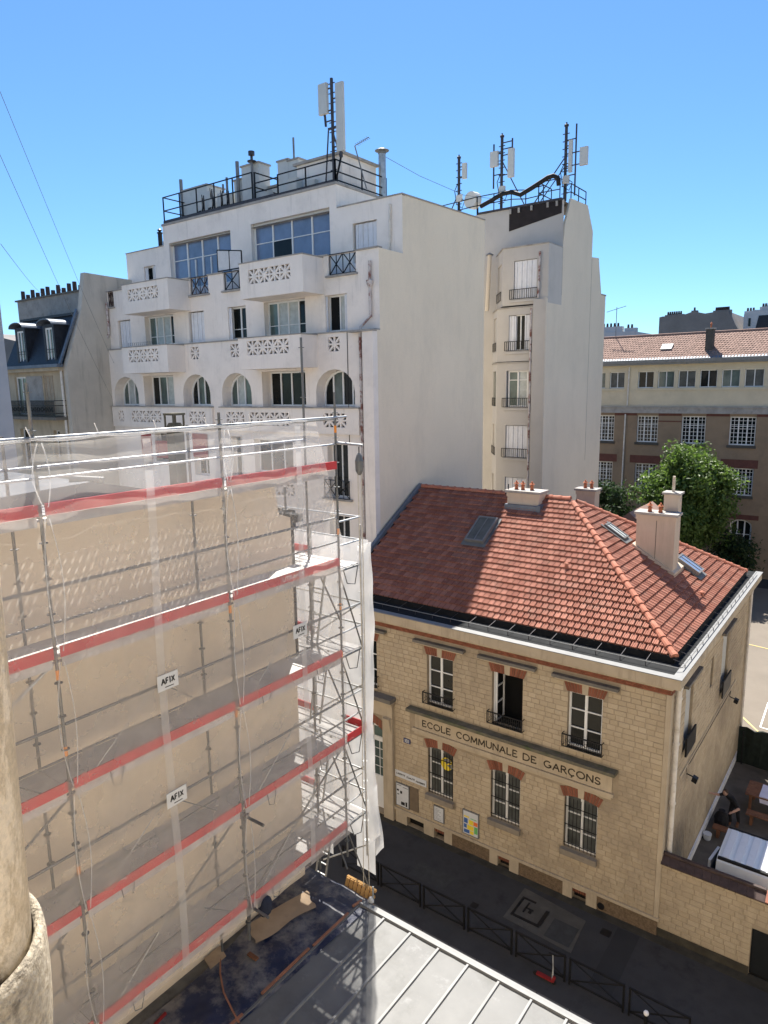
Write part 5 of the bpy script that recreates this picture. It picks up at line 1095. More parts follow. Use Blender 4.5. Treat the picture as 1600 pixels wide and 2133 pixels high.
for cx in (-44.15, -40.75):
    b = MB(); w2 = .62
    b.box(cx-w2,cx-.42,MY+.02,22.9,18.7,20.9); b.box(cx+.42,cx+w2,MY+.02,22.9,18.7,20.9); b.box(cx-.42,cx+.42,MY+.02,22.9,20.7,20.9); b.box(cx-.42,cx+.42,MY+.02,22.6,18.6,18.72)
    dm = part('dormer', b, 'slate', mh)
    rf = MB(); n = 8
    for k in range(n):
        a0 = 180-180*k/n; a1 = 180-180*(k+1)/n; q = lambda a: (cx+.85*math.cos(R(a)), 20.9+.3*math.sin(R(a)))
        (xa,za),(xb,zb_) = q(a0),q(a1); rf.hexa([(xa,MY-.25,za-.06),(xb,MY-.25,zb_-.06),(xb,23.4,zb_-.06),(xa,23.4,za-.06)],[(xa,MY-.25,za),(xb,MY-.25,zb_),(xb,23.4,zb_),(xa,23.4,za)])
    part('dormer_roof', rf, 'blue_zinc', dm)
    fr = MB(); P = FY(MY+.06)
    for (u0,u1,z0,z1) in ((-.42,-.32,18.72,20.7),(.32,.42,18.72,20.7),(-.32,.32,20.6,20.7),(-.32,.32,18.72,18.8),(-.04,.04,18.8,20.6)): fbox(fr, P, cx+u0, cx+u1, z0, z1, 0, .06)
    part('window', fr, 'window_white', dm)
    g = MB(); g.poly([P(cx-.34,18.75,.05),P(cx+.34,18.75,.05),P(cx+.34,20.65,.05),P(cx-.34,20.65,.05)]); part('pane', g, 'glass_green', dm)
    rr = MB(); rr.bar((cx-.42,MY,19.45),(cx+.42,MY,19.45),.03); rr.bar((cx-.42,MY,19.3),(cx+.42,MY,19.3),.02); part('guard_bar', rr, 'iron_black', dm)
window(mh, FM, -45.4, -44.0, 15.6, 17.95, .12, 2, fw=.1, glass='glass_green'); shutters(mh, FM, -41.9, -40.7, 15.6, 17.95, .06, 6, mat='wood_shutter')
window(mh, FM, -41.3, -40.6, 12.4, 14.7, .2, 1, fw=.08, glass='glass_dark'); window(mh, FM, -45.4, -44.0, 12.2, 14.7, .2, 2, fw=.1, glass='glass_dark')
b = MB(); b.box(MX0,MX1-.05,MY-.75,MY,15.35,15.52); bl = part('balcony', b, 'sooty_stone', mh)
rl = MB(); 
for z in (16.48,15.56,15.75,16.2): rl.bar((MX0,MY-.7,z),(MX1-.1,MY-.7,z),.04); rl.bar((MX1-.1,MY-.7,z),(MX1-.1,MY,z),.04)
x = -46.2
while x < MX1-.1: rl.bar((x,MY-.7,15.55),(x,MY-.7,16.48),.025); x += .11
for k in range(44):
    x = -46.2+k*.15; rl.tube([(x+.05*math.cos(R(q)),MY-.705,15.97+.14*math.sin(R(q))) for q in range(0,361,60)],.012,4,False)
part('balcony_railing', rl, 'iron_black', bl)
part('downpipe', MB().tube([(MX1-.12,MY-.12,18.3),(MX1-.12,MY-.12,12)], .07, 7), 'pipe_paint', mh)
ch = part('chimney_wall', MB().box(-49.7,-41.75,24.5,25.1,21.0,23.1), 'coping', mh); part('chimney_cap', MB().box(-49.85,-41.65,24.4,25.2,23.1,23.2), 'sooty_stone', ch)
for k in range(12):
    x = -49.3+k*.66; h = (.6,.32,.58,.34,.55)[k % 5]; part('chimney_pot', MB().lathe((x,24.75,23.2),[(.16,0),(.14,.1),(.13,h)],8), 'iron_brown', ch)
b = MB(); b.lathe((-39.9,24.3,22.2),[(.25,0),(.25,1.4),(.1,1.45),(.5,1.5),(.5,1.55),(.0,1.7)],10); part('cowl', b, 'sooty_stone', mh)
# neighbour on the near side, only its corner in the frame
b = MB(); b.box(-34, -24.5, 3, 11.5, G, 30); single('corner_building', 'bare grey rendered building corner at the left picture edge', 'building', b, 'grey_render')
# wires
for i,(p,q,lb) in enumerate((((-16,8,23.28),(-37.9,24.0,18.6),'upper overhead wire crossing the sky at left'),((-16.3,8,22.1),(-38.6,24.1,16.6),'middle overhead wire crossing the sky at left'),((-16.7,8,20.3),(-46.0,24.5,23.2),'lowest overhead wire ending at the mansard chimney pots'))):
    p = Vector(p); q = Vector(q); b = MB(); b.tube([p.lerp(q,k/10)-Vector((0,0,.15*math.sin(math.pi*k/10))) for k in range(11)], .006, 4); single('overhead_wire', lb, 'wire', b, 'cable_grey', group='overhead wires at left')
# ------------------------------------------------------------------ long brick block across the playground
fb_ = thing('brick_school_block', 'long brown brick block with tiled roof and white gridded windows', 'school', (-12, 72, G))
FY7 = 67.5; FF = FY(FY7); BX0, BX1 = -36.0, 6.0
topw = [(-26.8,-25.4),(-24.97,-23.55),(-23.13,-21.7),(-20.45,-19.0),(-18.64,-17.18),(-16.84,-15.35),(-15.0,-13.56),(-13.19,-11.73),(-11.37,-9.87),(-9.5,-8.0),(-7.6,-6.1)]
midw = [(-24.4,-22.5),(-20.34,-18.39),(-16.31,-14.25),(-12.28,-10.19),(-8.2,-6.1)]
b = MB(); wall_face(b, FF, BX0, BX1, 14.72, 18.9, [(a,c,16.44,17.97,0,.25) for a,c in topw], .25); part('upper_wall', b, 'cream_render', fb_)
b = MB(); wall_face(b, FF, BX0, BX1, G-.2, 14.1, [(a,c,11.36,13.86,0,.25) for a,c in midw]+[(a,c,6.9,9.33,0,.25) for a,c in midw if a != -12.28]+[(-11.95,-10.1,6.9,9.33,0,.25),(-11.67,-9.9,G,4.75,.5,.3),(-20.3,-18.4,2.0,4.6,0,.25),(-16.3,-14.3,2.0,4.6,0,.25)], .25); part('lower_wall', b, 'brown_brick', fb_)
part('stone_band', fbox(MB(), FF, BX0, BX1, 14.1, 14.72, -.18, .05), 'coping', fb_); part('band_moulding', fbox(MB(), FF, BX0, BX1, 14.62, 14.74, -.26, -.182), 'coping', fb_)
b = MB(); fbox(b, FF, BX0, -21.6, 16.2, 16.4, -.1, 0); part('sill_course', b, 'cream_render', fb_); part('sill_course', fbox(MB(), FF, -20.7, BX1, 16.2, 16.4, -.1, 0), 'cream_render', fb_)
for i,(a,c) in enumerate(topw): window(fb_, FF, a, c, 16.44, 17.97, .2, 2, fw=.07, mw=.045, glass=['glass_dark','glass_green','blind_grey'][i % 3], thick=.06)
def gridwin(a, c, z0, z1, tr=None):
    w_ = window(fb_, FF, a, c, z0, z1, .2, 3, fw=.1, mw=.06, bar_z=[z0+(z1-z0)*.66], glass='glass_dark', thick=.06)
    g = MB(); n = 6
    for k in range(1, n):
        if k % 2 == 0: continue
        u = a+(c-a)*k/n; fbox(g, FF, u-.02, u+.02, z0+.1, z1-.1, .215, .24)
    for k in range(1, 7):
        z = z0+(z1-z0)*k/7; fbox(g, FF, a+.1, c-.1, z-.018, z+.018, .218, .24)
    part('glazing_bar', g, 'window_white', w_)
    part('window_sill', fbox(MB(), FF, a-.12, c+.12, z0-.25, z0-.01, -.12, .05), 'concrete', fb_)
for a,c in midw:
    gridwin(a, c, 11.36, 13.86)
    if a != -12.28: gridwin(a, c, 6.9, 9.33)
gridwin(-11.95, -10.1, 6.9, 9.33); gridwin(-20.3,-18.4,2.0,4.6); gridwin(-16.3,-14.3,2.0,4.6)
for (a,c,z0,z1) in [(BX0,-24.42,13.86,14.08)]+[(midw[i][1]+.02,midw[i+1][0]-.02,13.86,14.08) for i in range(4)]+[(a-.5,c+.4,9.36,10.1) for a,c in midw]+[(-12.2,-9.4,4.78,5.2),(midw[1][1],midw[2][0],13.3,13.42)]: part('brick_lintel', fbox(MB(), FF, a, c, z0, z1, -.02, 0), 'red_lintel', fb_)
dr = window(fb_, FF, -11.65, -9.92, 1.6, 4.73, .25, 3, fw=.12, mw=.07, bar_z=[2.6,3.4], glass='glass_dark', rise=.5, name='door'); part('door', fbox(MB(), FF, -11.65, -9.92, G, 1.6, .25, .32), 'window_white', fb_)
part('downpipe', MB().tube([(-21.25,67.4,18.4),(-21.3,67.4,14.8)],.07,6), 'pipe_paint', fb_); part('downpipe', MB().tube([(-21.4,67.3,14.0),(-21.5,67.3,G)],.07,6), 'pipe_paint', fb_)
b = MB(); b.box(BX0,BX1,66.95,67.5,18.55,18.7); b.hexa([(BX0,66.85,18.7),(BX1,66.85,18.7),(BX1,67.0,18.7),(BX0,67.0,18.7)],[(BX0,66.8,19.0),(BX1,66.8,19.0),(BX1,66.9,19.0),(BX0,66.9,19.0)]); b.box(BX0,BX1,67.0,67.6,18.72,18.78); part('gutter', b, 'zinc_edge', fb_)
part('eaves_sheet', MB().hexa([(BX0,67.35,18.85),(BX1,67.35,18.85),(BX1,67.8,19.15),(BX0,67.8,19.15)],[(BX0,67.35,18.9),(BX1,67.35,18.9),(BX1,67.8,19.2),(BX0,67.8,19.2)]), 'blue_zinc', fb_)
b = MB(); b.poly([(BX0,67.5,18.95),(BX1,67.5,18.95),(BX1,71,21.40),(BX0,71,21.40)]); b.poly([(BX0,74.5,18.95),(BX1,74.5,18.95),(BX1,71,21.40),(BX0,71,21.40)]); part('roof', b, 'old_tile', fb_)
b = MB(); sl = Vector((0,3.5,2.45)); L = sl.length; sl /= L; n_ = Vector((1,0,0)).cross(sl); rws = 13
for r in range(rws):
    t0 = L*r/rws+.15; x = -26+(.13 if r % 2 else 0)
    while x < -5:
        b.cur = random.random(); o = Vector((x,67.5,18.95))+sl*t0; e = Vector((.25,0,0)); up = sl*(L/rws+.03)
        m_ = e*.5
        b.mesh([o+n_*.03,o+m_+n_*.065,o+e+n_*.03,o+up+n_*.01,o+up+m_+n_*.03,o+up+e+n_*.01,o-n_*.01,o+e-n_*.01],[(0,1,4,3),(1,2,5,4),(6,7,2,1,0)]); x += .26
part('roof_tiling', b, 'old_tile', fb_, stuff=True)
b = MB(); b.tube([(BX0,71,21.42),(BX1,71,21.42)],.13,8); part('ridge', b, 'old_tile', fb_)
c_ = part('chimney', MB().box(-14.95,-14.3,68.5,69.1,19.2,21.55), 'concrete', fb_); part('chimney_cap', MB().box(-15.02,-14.23,68.43,69.17,21.55,21.68), 'coping', c_); pot(c_, -14.6, 68.8, 21.68, .45, True)
roof_o = MB(); roof_o.hexa([Vector((-18.9,68.8,19.93)),Vector((-17.9,68.8,19.93)),Vector((-17.9,69.5,20.42)),Vector((-18.9,69.5,20.42))],[Vector((-18.9,68.75,20.0)),Vector((-17.9,68.75,20.0)),Vector((-17.9,69.45,20.5)),Vector((-18.9,69.45,20.5))]); part('skylight', roof_o, 'zinc_edge', fb_)
t = thing('tv_aerial', 'thin television aerial on a pole above the brick block ridge', 'aerial', (-23.9, 71, 21.4))
part('pole', MB().tube([(-23.9,71,21.4),(-23.9,71,24.35)], .035, 5), 'metal_grey', t); b = MB(); b.bar((-24.9,71,23.95),(-23.0,71,24.4),.04)
for k in range(6): b.bar((-24.8+k*.35,70.8,23.97+k*.083),(-24.8+k*.35,71.2,23.97+k*.083),.02)
part('boom', b, 'metal_grey', t)
# further roofs
def dist_building(pts, y, dy, mat, label, pots=()):
    t = thing('distant_building', label, 'building', (sum(p[0] for p in pts)/len(pts), y, G))
    part('wall', MB().prism([(x, y, z) for x, z in pts], (0,dy,0)), mat, t)
    for (x, z, n, sp) in pots:
        s = part('chimney_stack', MB().box(x-.4, x+sp*n+.2, y+.2, y+1.0, z-1.5, z), mat, t)
        for k in range(n): part('chimney_pot', MB().lathe((x+sp*k, y+.6, z), [(.17,0),(.13,.5)], 6), 'iron_brown', s)
    return t
dist_building([(-33.4,G),(-33.4,27.3),(-32.9,27.4),(-29.9,27.35),(-28.6,27.75),(-28.0,27.8),(-26.5,27.4),(-25.5,27.5),(-23.2,27.5),(-21.4,24.3),(-21.4,G)], 120, 14, 'far_grey', 'distant bare grey gable wall with rows of chimney pots', [(-32.2,27.6,7,.33),(-25.0,27.75,8,.25),(-28.2,28.0,1,.3)])
dh = dist_building([(-21.3,G),(-21.3,27.0),(-20.0,27.6),(-9,27.0),(-9,G)], 122, 10, 'far_white', 'distant white house with dark slate dormer beside the grey gable', [(-20.9,27.5,3,.4),(-18.8,28.0,3,.35)])
b = MB(); b.hexa([(-19.6,121.9,24.5),(-17.6,121.9,24.5),(-17.6,122,24.5),(-19.6,122,24.5)],[(-19.2,121.9,26.7),(-17.8,121.9,26.7),(-17.8,122,26.7),(-19.2,122,26.7)]); part('mansard_panel', b, 'slate', dh)
b = MB(); b.box(-20.6,-20.3,121.9,122,25.2,26.4); part('window', b, 'glass_dark', dh)
dist_building([(-36.5,G),(-36.5,24.0),(-30.4,23.8),(-30.4,G)], 98, 8, 'far_white', 'distant pale house showing only its chimney line beside the rear block', [(-34.9,24.6,5,.5),(-31.5,24.3,2,.5)])
dist_building([(-150,G),(-150,26),(-140,28.0),(-128,26),(-118,24),(-118,G)], 62, 10, 'far_grey', 'distant hazy roofs glimpsed past the grey corner at left')

# ------------------------------------------------------------------ trees
def leafify(name):
    m = M[name]; t = m.node_tree; N = t.nodes; L = t.links; b = N['Principled BSDF']; out = N['Material Output']
    tl = N.new('ShaderNodeBsdfTranslucent'); mx = N.new('ShaderNodeMixShader'); mx.inputs[0].default_value = 0.38
    src = b.inputs['Base Color'].links[0].from_socket; hs = N.new('ShaderNodeHueSaturation'); hs.inputs['Value'].default_value = 1.5; hs.inputs['Saturation'].default_value = 1.1
    L.new(src, hs.inputs['Color']); L.new(hs.outputs[0], tl.inputs[0]); L.new(b.outputs[0], mx.inputs[1]); L.new(tl.outputs[0], mx.inputs[2]); L.new(mx.outputs[0], out.inputs[0])
leafify('tree_leaf'); leafify('dark_leaf')
def tree(c, rx, ry, rz, zc, nclump, per, mat, label, name, seed, leaf=.26):
    random.seed(seed); x0, y0 = c
    t = thing(name, label, 'tree', (x0, y0, -.4))
    b = MB(); b.tube([(x0,y0,-.4),(x0+.1,y0,zc*.5),(x0,y0+.1,zc),(x0,y0,zc+rz*.5)], [.32,.26,.18,.06], 8)
    cl = []
    while len(cl) < nclump:
        v = Vector((random.gauss(0,1), random.gauss(0,1), random.gauss(0,1))).normalized()
        k = random.uniform(.55, 1.0)
        p = Vector((x0+v.x*rx*k, y0+v.y*ry*k, zc+v.z*rz*k*(1 if v.z > 0 else .95)))
        if p.z < 1.2: continue
        cl.append((p, random.choice((.55, .8, 1.05, 1.3, 1.6))*random.uniform(.9, 1.1)))
    for p, r in cl[:16]: b.tube([(x0,y0,zc*.55), ((x0+p.x)/2,(y0+p.y)/2,(zc*.8+p.z)/2), tuple(p)], [.12,.07,.02], 5)
    part('trunk', b, 'bark', t)
    f = MB()
    for p, r in cl:
        for _ in range(per):
            v = Vector((random.gauss(0,1), random.gauss(0,1), random.gauss(0,.8))).normalized()*r*random.random()**.45
            q = p+v; s = leaf*random.uniform(.6,1.35)
            n = (v.normalized()*.5+Vector((random.gauss(0,.6), random.gauss(0,.6), random.gauss(.35,.5)))).normalized()
            a = n.orthogonal().normalized(); a.rotate(Matrix.Rotation(random.uniform(0,6.28), 3, n)); d = n.cross(a)
            f.cur = random.random()
            f.poly([q-a*s, q-d*s*.45+n*.02, q+a*s*.9, q+d*s*.45+n*.02])
    part('crown', f, mat, t)
tree((-13.9,60.5), 3.5, 3.4, 4.5, 7.2, 120, 260, 'tree_leaf', 'bright green leafy tree in front of the brick block', 'leafy_tree', 5, .2)
tree((-19.8,58.5), 3.0, 3.0, 3.9, 4.6, 70, 180, 'dark_leaf', 'dense tree left of the bright green one, shade put into its leaf colour', 'dark_tree', 6, .17)  # dark leaf colour stands in for building shade over the crown
tree((-10.3,62.5), 1.7, 1.6, 1.6, 2.7, 26, 130, 'dark_leaf', 'low dark shrub by the white arched door of the brick block', 'shrub', 8, .17)

# ------------------------------------------------------------------ school yard
t = thing('delivery_van', 'white van with ribbed roof parked behind the yard wall', 'van', (-0.9, 22.6, -.42))
vx0, vx1, vy0, vy1 = -3.4, 1.9, 21.45, 23.75
prof = [(vy0,.0),(vy0-.0,.9),(vy0+.06,1.7),(vy0+.18,2.16),(vy0+.3,2.26),(vy1-.3,2.26),(vy1-.18,2.16),(vy1-.06,1.7),(vy1,.9),(vy1,.0)]
b = MB(); b.prism([(vx0,y,z) for y,z in prof], (vx1-vx0,0,0)); bd = part('body', b, 'van_white', t)
b = MB(); x = vx0+.12
while x < vx1: b.box(x,x+.2,vy0+.34,vy1-.34,2.255,2.285); x += .34
part('roof_rib', b, 'van_roof', t); b = MB(); b.box(vx0+.02,vx1,vy0+.22,vy0+.31,2.2,2.275); b.box(vx0+.02,vx1,vy1-.31,vy1-.22,2.2,2.275); part('drip_rail', b, 'rubber', t)
b = MB(); b.hexa([(vx0-.30,vy0+.35,.1),(vx0-.22,vy0+.32,.1),(vx0-.06,vy0+1.1,.1),(vx0-.14,vy0+1.12,.1)],[(vx0-.26,vy0+.35,2.0),(vx0-.18,vy0+.32,2.0),(vx0-.06,vy0+1.1,2.05),(vx0-.14,vy0+1.12,2.05)]); part('rear_door', b, 'van_white', t)
part('door_gap', MB().box(vx0-.03,vx0-.002,vy0+.2,vy1-.2,.1,2.15), 'rubber', t); part('tail_light', MB().box(vx0-.06,vx0+.03,vy0-.02,vy0+.14,.45,1.1), 'tail_red', t); part('bumper', MB().box(vx0-.16,vx0-.03,vy0+.05,vy1-.05,-.05,.2), 'rubber', t)
for x in (vx0+.9, vx1-.9):
    for y in (vy0+.05, vy1-.25):
        wl = part('wheel', MB().tube([(x,y,-.08),(x,y+.2,-.08)], .33, 16), 'rubber', t); part('hub', MB().tube([(x,y-.01,-.08),(x,y+.21,-.08)], .17, 10), 'metal_grey', wl)
def table(label, x0, x1, y0, y1, zt, nm, n):
    t = thing(nm, label, 'table' if zt > .2 else 'bench', ((x0+x1)/2,(y0+y1)/2,-.42)); w_ = (y1-y0)/n
    for k in range(n): part('plank', MB().box(x0,x1,y0+w_*k+.008,y0+w_*(k+1)-.008,zt-.05,zt), 'wood_brown', t)
    for x in (x0+.15, x1-.25):
        for y in (y0+.04, y1-.12): part('leg', MB().box(x,x+.1,y,y+.08,-.42,zt-.05), 'wood_brown', t)
table('brown slatted table with a pale lilac cloth on it', -3.75, -1.2, 29.3, 30.5, .36, 'wooden_table', 6)
table('long brown bench in front of the slatted table', -3.55, -.8, 28.35, 28.75, .05, 'wooden_bench', 3)
table('short brown bench beside the crouching person', -4.45, -3.4, 26.75, 27.1, -.02, 'wooden_bench', 2)
b = MB(); N_ = 8
vs_ = [(-3.25+2.0*i/N_, 29.35+1.05*j/N_, .375+.012*math.sin(i*1.7+j)) for j in range(N_+1) for i in range(N_+1)]
b.mesh(vs_, [(j*(N_+1)+i, j*(N_+1)+i+1, (j+1)*(N_+1)+i+1, (j+1)*(N_+1)+i) for j in range(N_) for i in range(N_)]); b.poly([(-3.25,29.345,.375),(-1.25,29.345,.375),(-1.25,29.3,.1),(-3.2,29.3,.14)]); single('table_cloth', 'pale lilac sheet spread over the slatted table', 'cloth', b, 'lilac_cloth', smooth=True)
b = MB(); b.lathe((-4.55,26.5,-.42), [(.11,0),(.13,.02),(.15,.2),(.16,.22),(.16,.25),(.0,.26)], 12); single('plastic_tub', 'pale grey plastic tub on the ground by the side wall', 'tub', b, 'paper')
b = MB(); b.lathe((-4.3,27.75,-.42), [(.2,0),(.26,.05),(.28,.3),(.2,.5),(.1,.58),(.13,.64),(.0,.66)], 10); single('black_bag', 'full black bin bag at the feet of the person', 'bag', b, 'cloth_black')
fn = thing('windbreak_fence', 'dark mesh covered fence between yard and playground', 'fence', (-1.5, 33.2, -.42))
b = MB(); n = 26
vs_ = []; 
for i in range(n+1):
    x = -4.72+8.2*i/n; vs_ += [(x,33.2+.05*math.sin(i*1.3),-.42),(x,33.22+.07*math.sin(i*1.9),1.32+.07*math.sin(i*2.3)),(x,33.34,1.3+.07*math.sin(i*2.3)),(x,33.34,-.42)]
b.mesh(vs_, [(4*i+a,4*i+4+a,4*i+4+(a+1)%4,4*i+(a+1)%4) for i in range(n) for a in range(4)]); part('mesh_cover', b, 'fence_green', fn)
for k in range(5): part('post', MB().tube([(-4.5+k*1.9,33.12,-.42),(-4.5+k*1.9,33.12,1.2)],.03,6), 'iron_black', fn)
# the person bending over by the wall
def skin_body(name, joints, edges, mat, parent):
    me = bpy.data.meshes.new(name); me.from_pydata([Vector(j[0])-ORG.get(root_of(parent), Vector((0,0,0))) for j in joints], edges, [])
    bm = bmesh.new(); bm.from_mesh(me); ly = bm.verts.layers.skin.verify(); bm.verts.ensure_lookup_table()
    for i, j in enumerate(joints):
        bm.verts[i][ly].radius = j[1] if isinstance(j[1], tuple) else (j[1], j[1]); bm.verts[i][ly].use_root = (i == 0)
    bm.to_mesh(me); bm.free(); me.materials.append(M[mat])
    o = bpy.data.objects.new(name, me); COL.objects.link(o); o.parent = parent
    o.modifiers.new('skin', 'SKIN').use_smooth_shade = True; sb = o.modifiers.new('sub', 'SUBSURF'); sb.levels = 1; sb.render_levels = 2
    return o
pp = thing('person', 'person in black bending forward with one arm stretched towards the wall', 'person', (-3.85, 28.15, -.42))
hp = Vector((-3.9,28.0,.48))
J = [(hp,(.15,.12)), ((-3.97,27.85,.72),(.145,.11)), ((-4.06,27.65,.95),(.15,.11)), ((-4.11,27.55,1.05),(.07,.07)), ((-4.15,27.47,1.12),.055),
     ((-4.2,27.75,.99),.075), ((-4.45,27.72,.86),.05), ((-4.72,27.6,.9),.036), ((-3.88,27.5,.97),.075), ((-3.66,27.36,.75),.05), ((-3.84,27.12,.66),.036),
     ((-4.0,28.02,.42),.1), ((-4.04,27.93,.02),.075), ((-4.02,28.12,-.34),.05), ((-4.06,28.0,-.39),.045), ((-3.8,28.02,.42),.1), ((-3.76,28.0,.0),.075), ((-3.74,28.2,-.34),.05), ((-3.78,28.08,-.39),.045)]
skin_body('body', J, [(0,1),(1,2),(2,3),(3,4),(2,5),(5,6),(6,7),(2,8),(8,9),(9,10),(0,11),(11,12),(12,13),(13,14),(0,15),(15,16),(16,17),(17,18)], 'cloth_black', pp)
def ball(c, rx, ry, rz, n=12, m=8):
    b = MB(); c = Vector(c); vs_ = []; fs_ = []
    for i in range(m+1):
        th = math.pi*i/m
        for j in range(n): ph = 2*math.pi*j/n; vs_.append((c.x+rx*math.sin(th)*math.cos(ph), c.y+ry*math.sin(th)*math.sin(ph), c.z+rz*math.cos(th)))
    for i in range(m):
        for j in range(n): fs_.append((i*n+j, i*n+(j+1)%n, (i+1)*n+(j+1)%n, (i+1)*n+j))
    return b.mesh(vs_, fs_)
hd = part('head', ball((-4.18,27.40,1.22), .085, .1, .12), 'skin', pp, smooth=True)
part('hair', ball((-4.17,27.42,1.25), .093, .105, .108), 'hair_brown', hd, smooth=True); part('nose', ball((-4.2,27.29,1.2), .014, .02, .018, 6, 4), 'skin', hd)
for sx_ in (-1, 1): part('ear', ball((-4.18+sx_*.087,27.40,1.21), .012, .022, .03, 6, 4), 'skin', hd)
def hand(c, d):
    c = Vector(c); d = Vector(d).normalized(); sd = d.cross(Vector((0,0,1))).normalized(); b = MB()
    b.tube([c, c+d*.05, c+d*.09], [.026,.038,.034], 6)
    for k in range(4):
        o = c+d*.085+sd*(.027-.018*k); l = (.066,.078,.072,.056)[k]; b.tube([o, o+d*l*.55, o+d*l-Vector((0,0,.018))], [.0095,.009,.006], 5)
    o = c+d*.03+sd*.03; b.tube([o, o+d*.03+sd*.025, o+d*.06+sd*.028], [.012,.010,.007], 5)
    return part('hand', b, 'skin', pp)
hand((-4.72,27.6,.9), (-1,-.3,.1)); hand((-3.84,27.12,.66), (-.6,-.8,-.2))
part('forearm', MB().tube([(-4.43,27.725,.865),(-4.6,27.65,.88),(-4.73,27.6,.9)], [.056,.048,.036], 8), 'skin', pp); part('forearm', MB().tube([(-3.655,27.35,.75),(-3.75,27.23,.7),(-3.845,27.11,.66)], [.056,.048,.036], 8), 'skin', pp)
for x in (-4.05,-3.77): part('shoe', MB().hexa([(x-.05,27.92,-.42),(x+.05,27.92,-.42),(x+.05,28.2,-.42),(x-.05,28.2,-.42)],[(x-.04,27.95,-.35),(x+.04,27.95,-.35),(x+.045,28.2,-.31),(x-.045,28.2,-.31)]), 'wood_brown', pp)

# ------------------------------------------------------------------ street furniture
def barrier(x0, x1, label):
    t = thing('pavement_barrier', label, 'barrier', ((x0+x1)/2, 17.2, G), 'crossed barriers along the kerb'); y = 17.2
    for x in (x0+.03, x1-.03): part('post', MB().bar((x,y,G),(x,y,.40),.055), 'iron_black', t)
    part('top_rail', MB().bar((x0,y,.37),(x1,y,.37),.05), 'iron_black', t); part('bottom_rail', MB().bar((x0+.06,y,-.37),(x1-.06,y,-.37),.04), 'iron_black', t)
    part('cross_bar', MB().bar((x0+.05,y,-.36),(x1-.05,y,.35),.03), 'iron_black', t); part('cross_bar', MB().bar((x0+.05,y+.02,.35),(x1-.05,y+.02,-.36),.03), 'iron_black', t)
bl_ = ['first black crossed barrier, half hidden by the pallet','second black crossed barrier from the scaffold','third black crossed barrier from the scaffold','fourth black crossed barrier, opposite the access hatch','black crossed barrier with the red scooter against it','black crossed barrier right of the red scooter','last black crossed barrier at the bottom picture edge']
for (x0,x1),lb in zip(((-15.1,-13.42),(-13.34,-11.62),(-11.53,-9.9),(-9.8,-8.2),(-8.1,-6.47),(-6.37,-4.74),(-4.63,-3.0)), bl_): barrier(x0, x1, lb)
t = thing('kick_scooter', 'red child scooter leaning on a black barrier', 'scooter', (-6.95, 16.95, G))
b = MB(); b.box(-7.25,-6.75,16.86,16.98,-.42,-.37); part('deck', b, 'scooter_red', t); part('stem', MB().tube([(-6.76,16.92,-.40),(-6.8,17.05,-.1),(-6.86,17.15,.28)],[.03,.02,.018],6), 'galva', t); part('stem_cover', MB().tube([(-6.75,16.9,-.4),(-6.7,16.93,-.25)],.05,6), 'scooter_red', t)
part('handlebar', MB().bar((-6.98,17.13,.28),(-6.74,17.15,.28),.03), 'rubber', t)
for x in (-7.3,-6.72): part('wheel', MB().tube([(x,16.90,-.43),(x,16.94,-.43)],.065,10), 'rubber', t)
t = thing('bollard', 'slim black bollard with a white ball top at the kerb', 'bollard', (-4.0, 16.6, G)); part('post', MB().tube([(-4,16.6,G),(-4,16.6,.38)],[.06,.05],10), 'iron_black', t); part('ball_top', ball((-4,16.6,.44),.07,.07,.075,10,8), 'scuffed_white', t, smooth=True)

# ------------------------------------------------------------------ house under scaffold
WXs = -10.2
hs = thing('scaffolded_house', 'tan rendered house with a blank side wall behind the scaffold', 'house', (-16, 5, G))
pl = [(-6,G),(-6,15.1),(9.85,15.1),(9.95,14.42),(10.28,14.3),(10.28,G)]
b = MB(); b.prism([(WXs-.3,y,z) for y,z in pl], (.3,0,0)); part('side_wall', b, 'tan_render', hs)
b = MB(); wall_face(b, lambda u,z,d=0: Vector((u,10.28-d,z)), -24.4, WXs-.3, G, 14.1, [(-13.2,-12.1,8,10,0,.3),(-13.2,-12.1,11.2,13,0,.3)], .3); b.poly([(-24.4,-6,G),(-24.4,10.28,G),(-24.4,10.28,14.1),(-24.4,8,15.1),(-24.4,-6,15.1)]); b.poly([(-24.4,-6,G),(WXs-.3,-6,G),(WXs-.3,-6,15.1),(-24.4,-6,15.1)]); part('street_wall', b, 'tan_render', hs)
b = MB(); b.poly([(-24.4,10.28,14.25),(WXs-.3,10.28,14.25),(WXs-.3,8.2,15.0),(-24.4,8.2,15.0)]); b.poly([(-24.4,8.2,15.0),(WXs-.3,8.2,15.0),(WXs-.3,-6,15.0),(-24.4,-6,15.0)]); part('roof', b, 'lead_roof', hs)
b = MB(); b.prism([(-11.2,3.0,15.0),(-11.2,8.0,15.0),(-11.2,7.9,15.1),(-11.2,6.45,15.45),(-11.2,3.0,15.3)],(-9,0,0)); part('zinc_ridge_roof', b, 'lead_roof', hs); b = MB(); b.prism([(-11.15,1.8,15.0),(-11.15,7.6,15.0),(-11.15,7.4,15.03),(-11.15,6.3,15.2),(-11.15,1.8,15.1)],(.1,0,0)); part('roof_gable', b, 'chimney_render', hs)
part('ridge_roll', MB().tube([(-11.6,6.3,15.5),(-11.2,6.7,15.45)],.06,8), 'zinc_edge', hs)
b = MB(); b.box(-12.0,-10.05,10.30,10.5,14.2,14.36); part('eaves_gutter', b, 'dark_zinc', hs); part('downpipe', MB().tube([(-10.28,10.38,14.2),(-10.28,10.38,11.0)],.05,8), 'dark_zinc', hs)
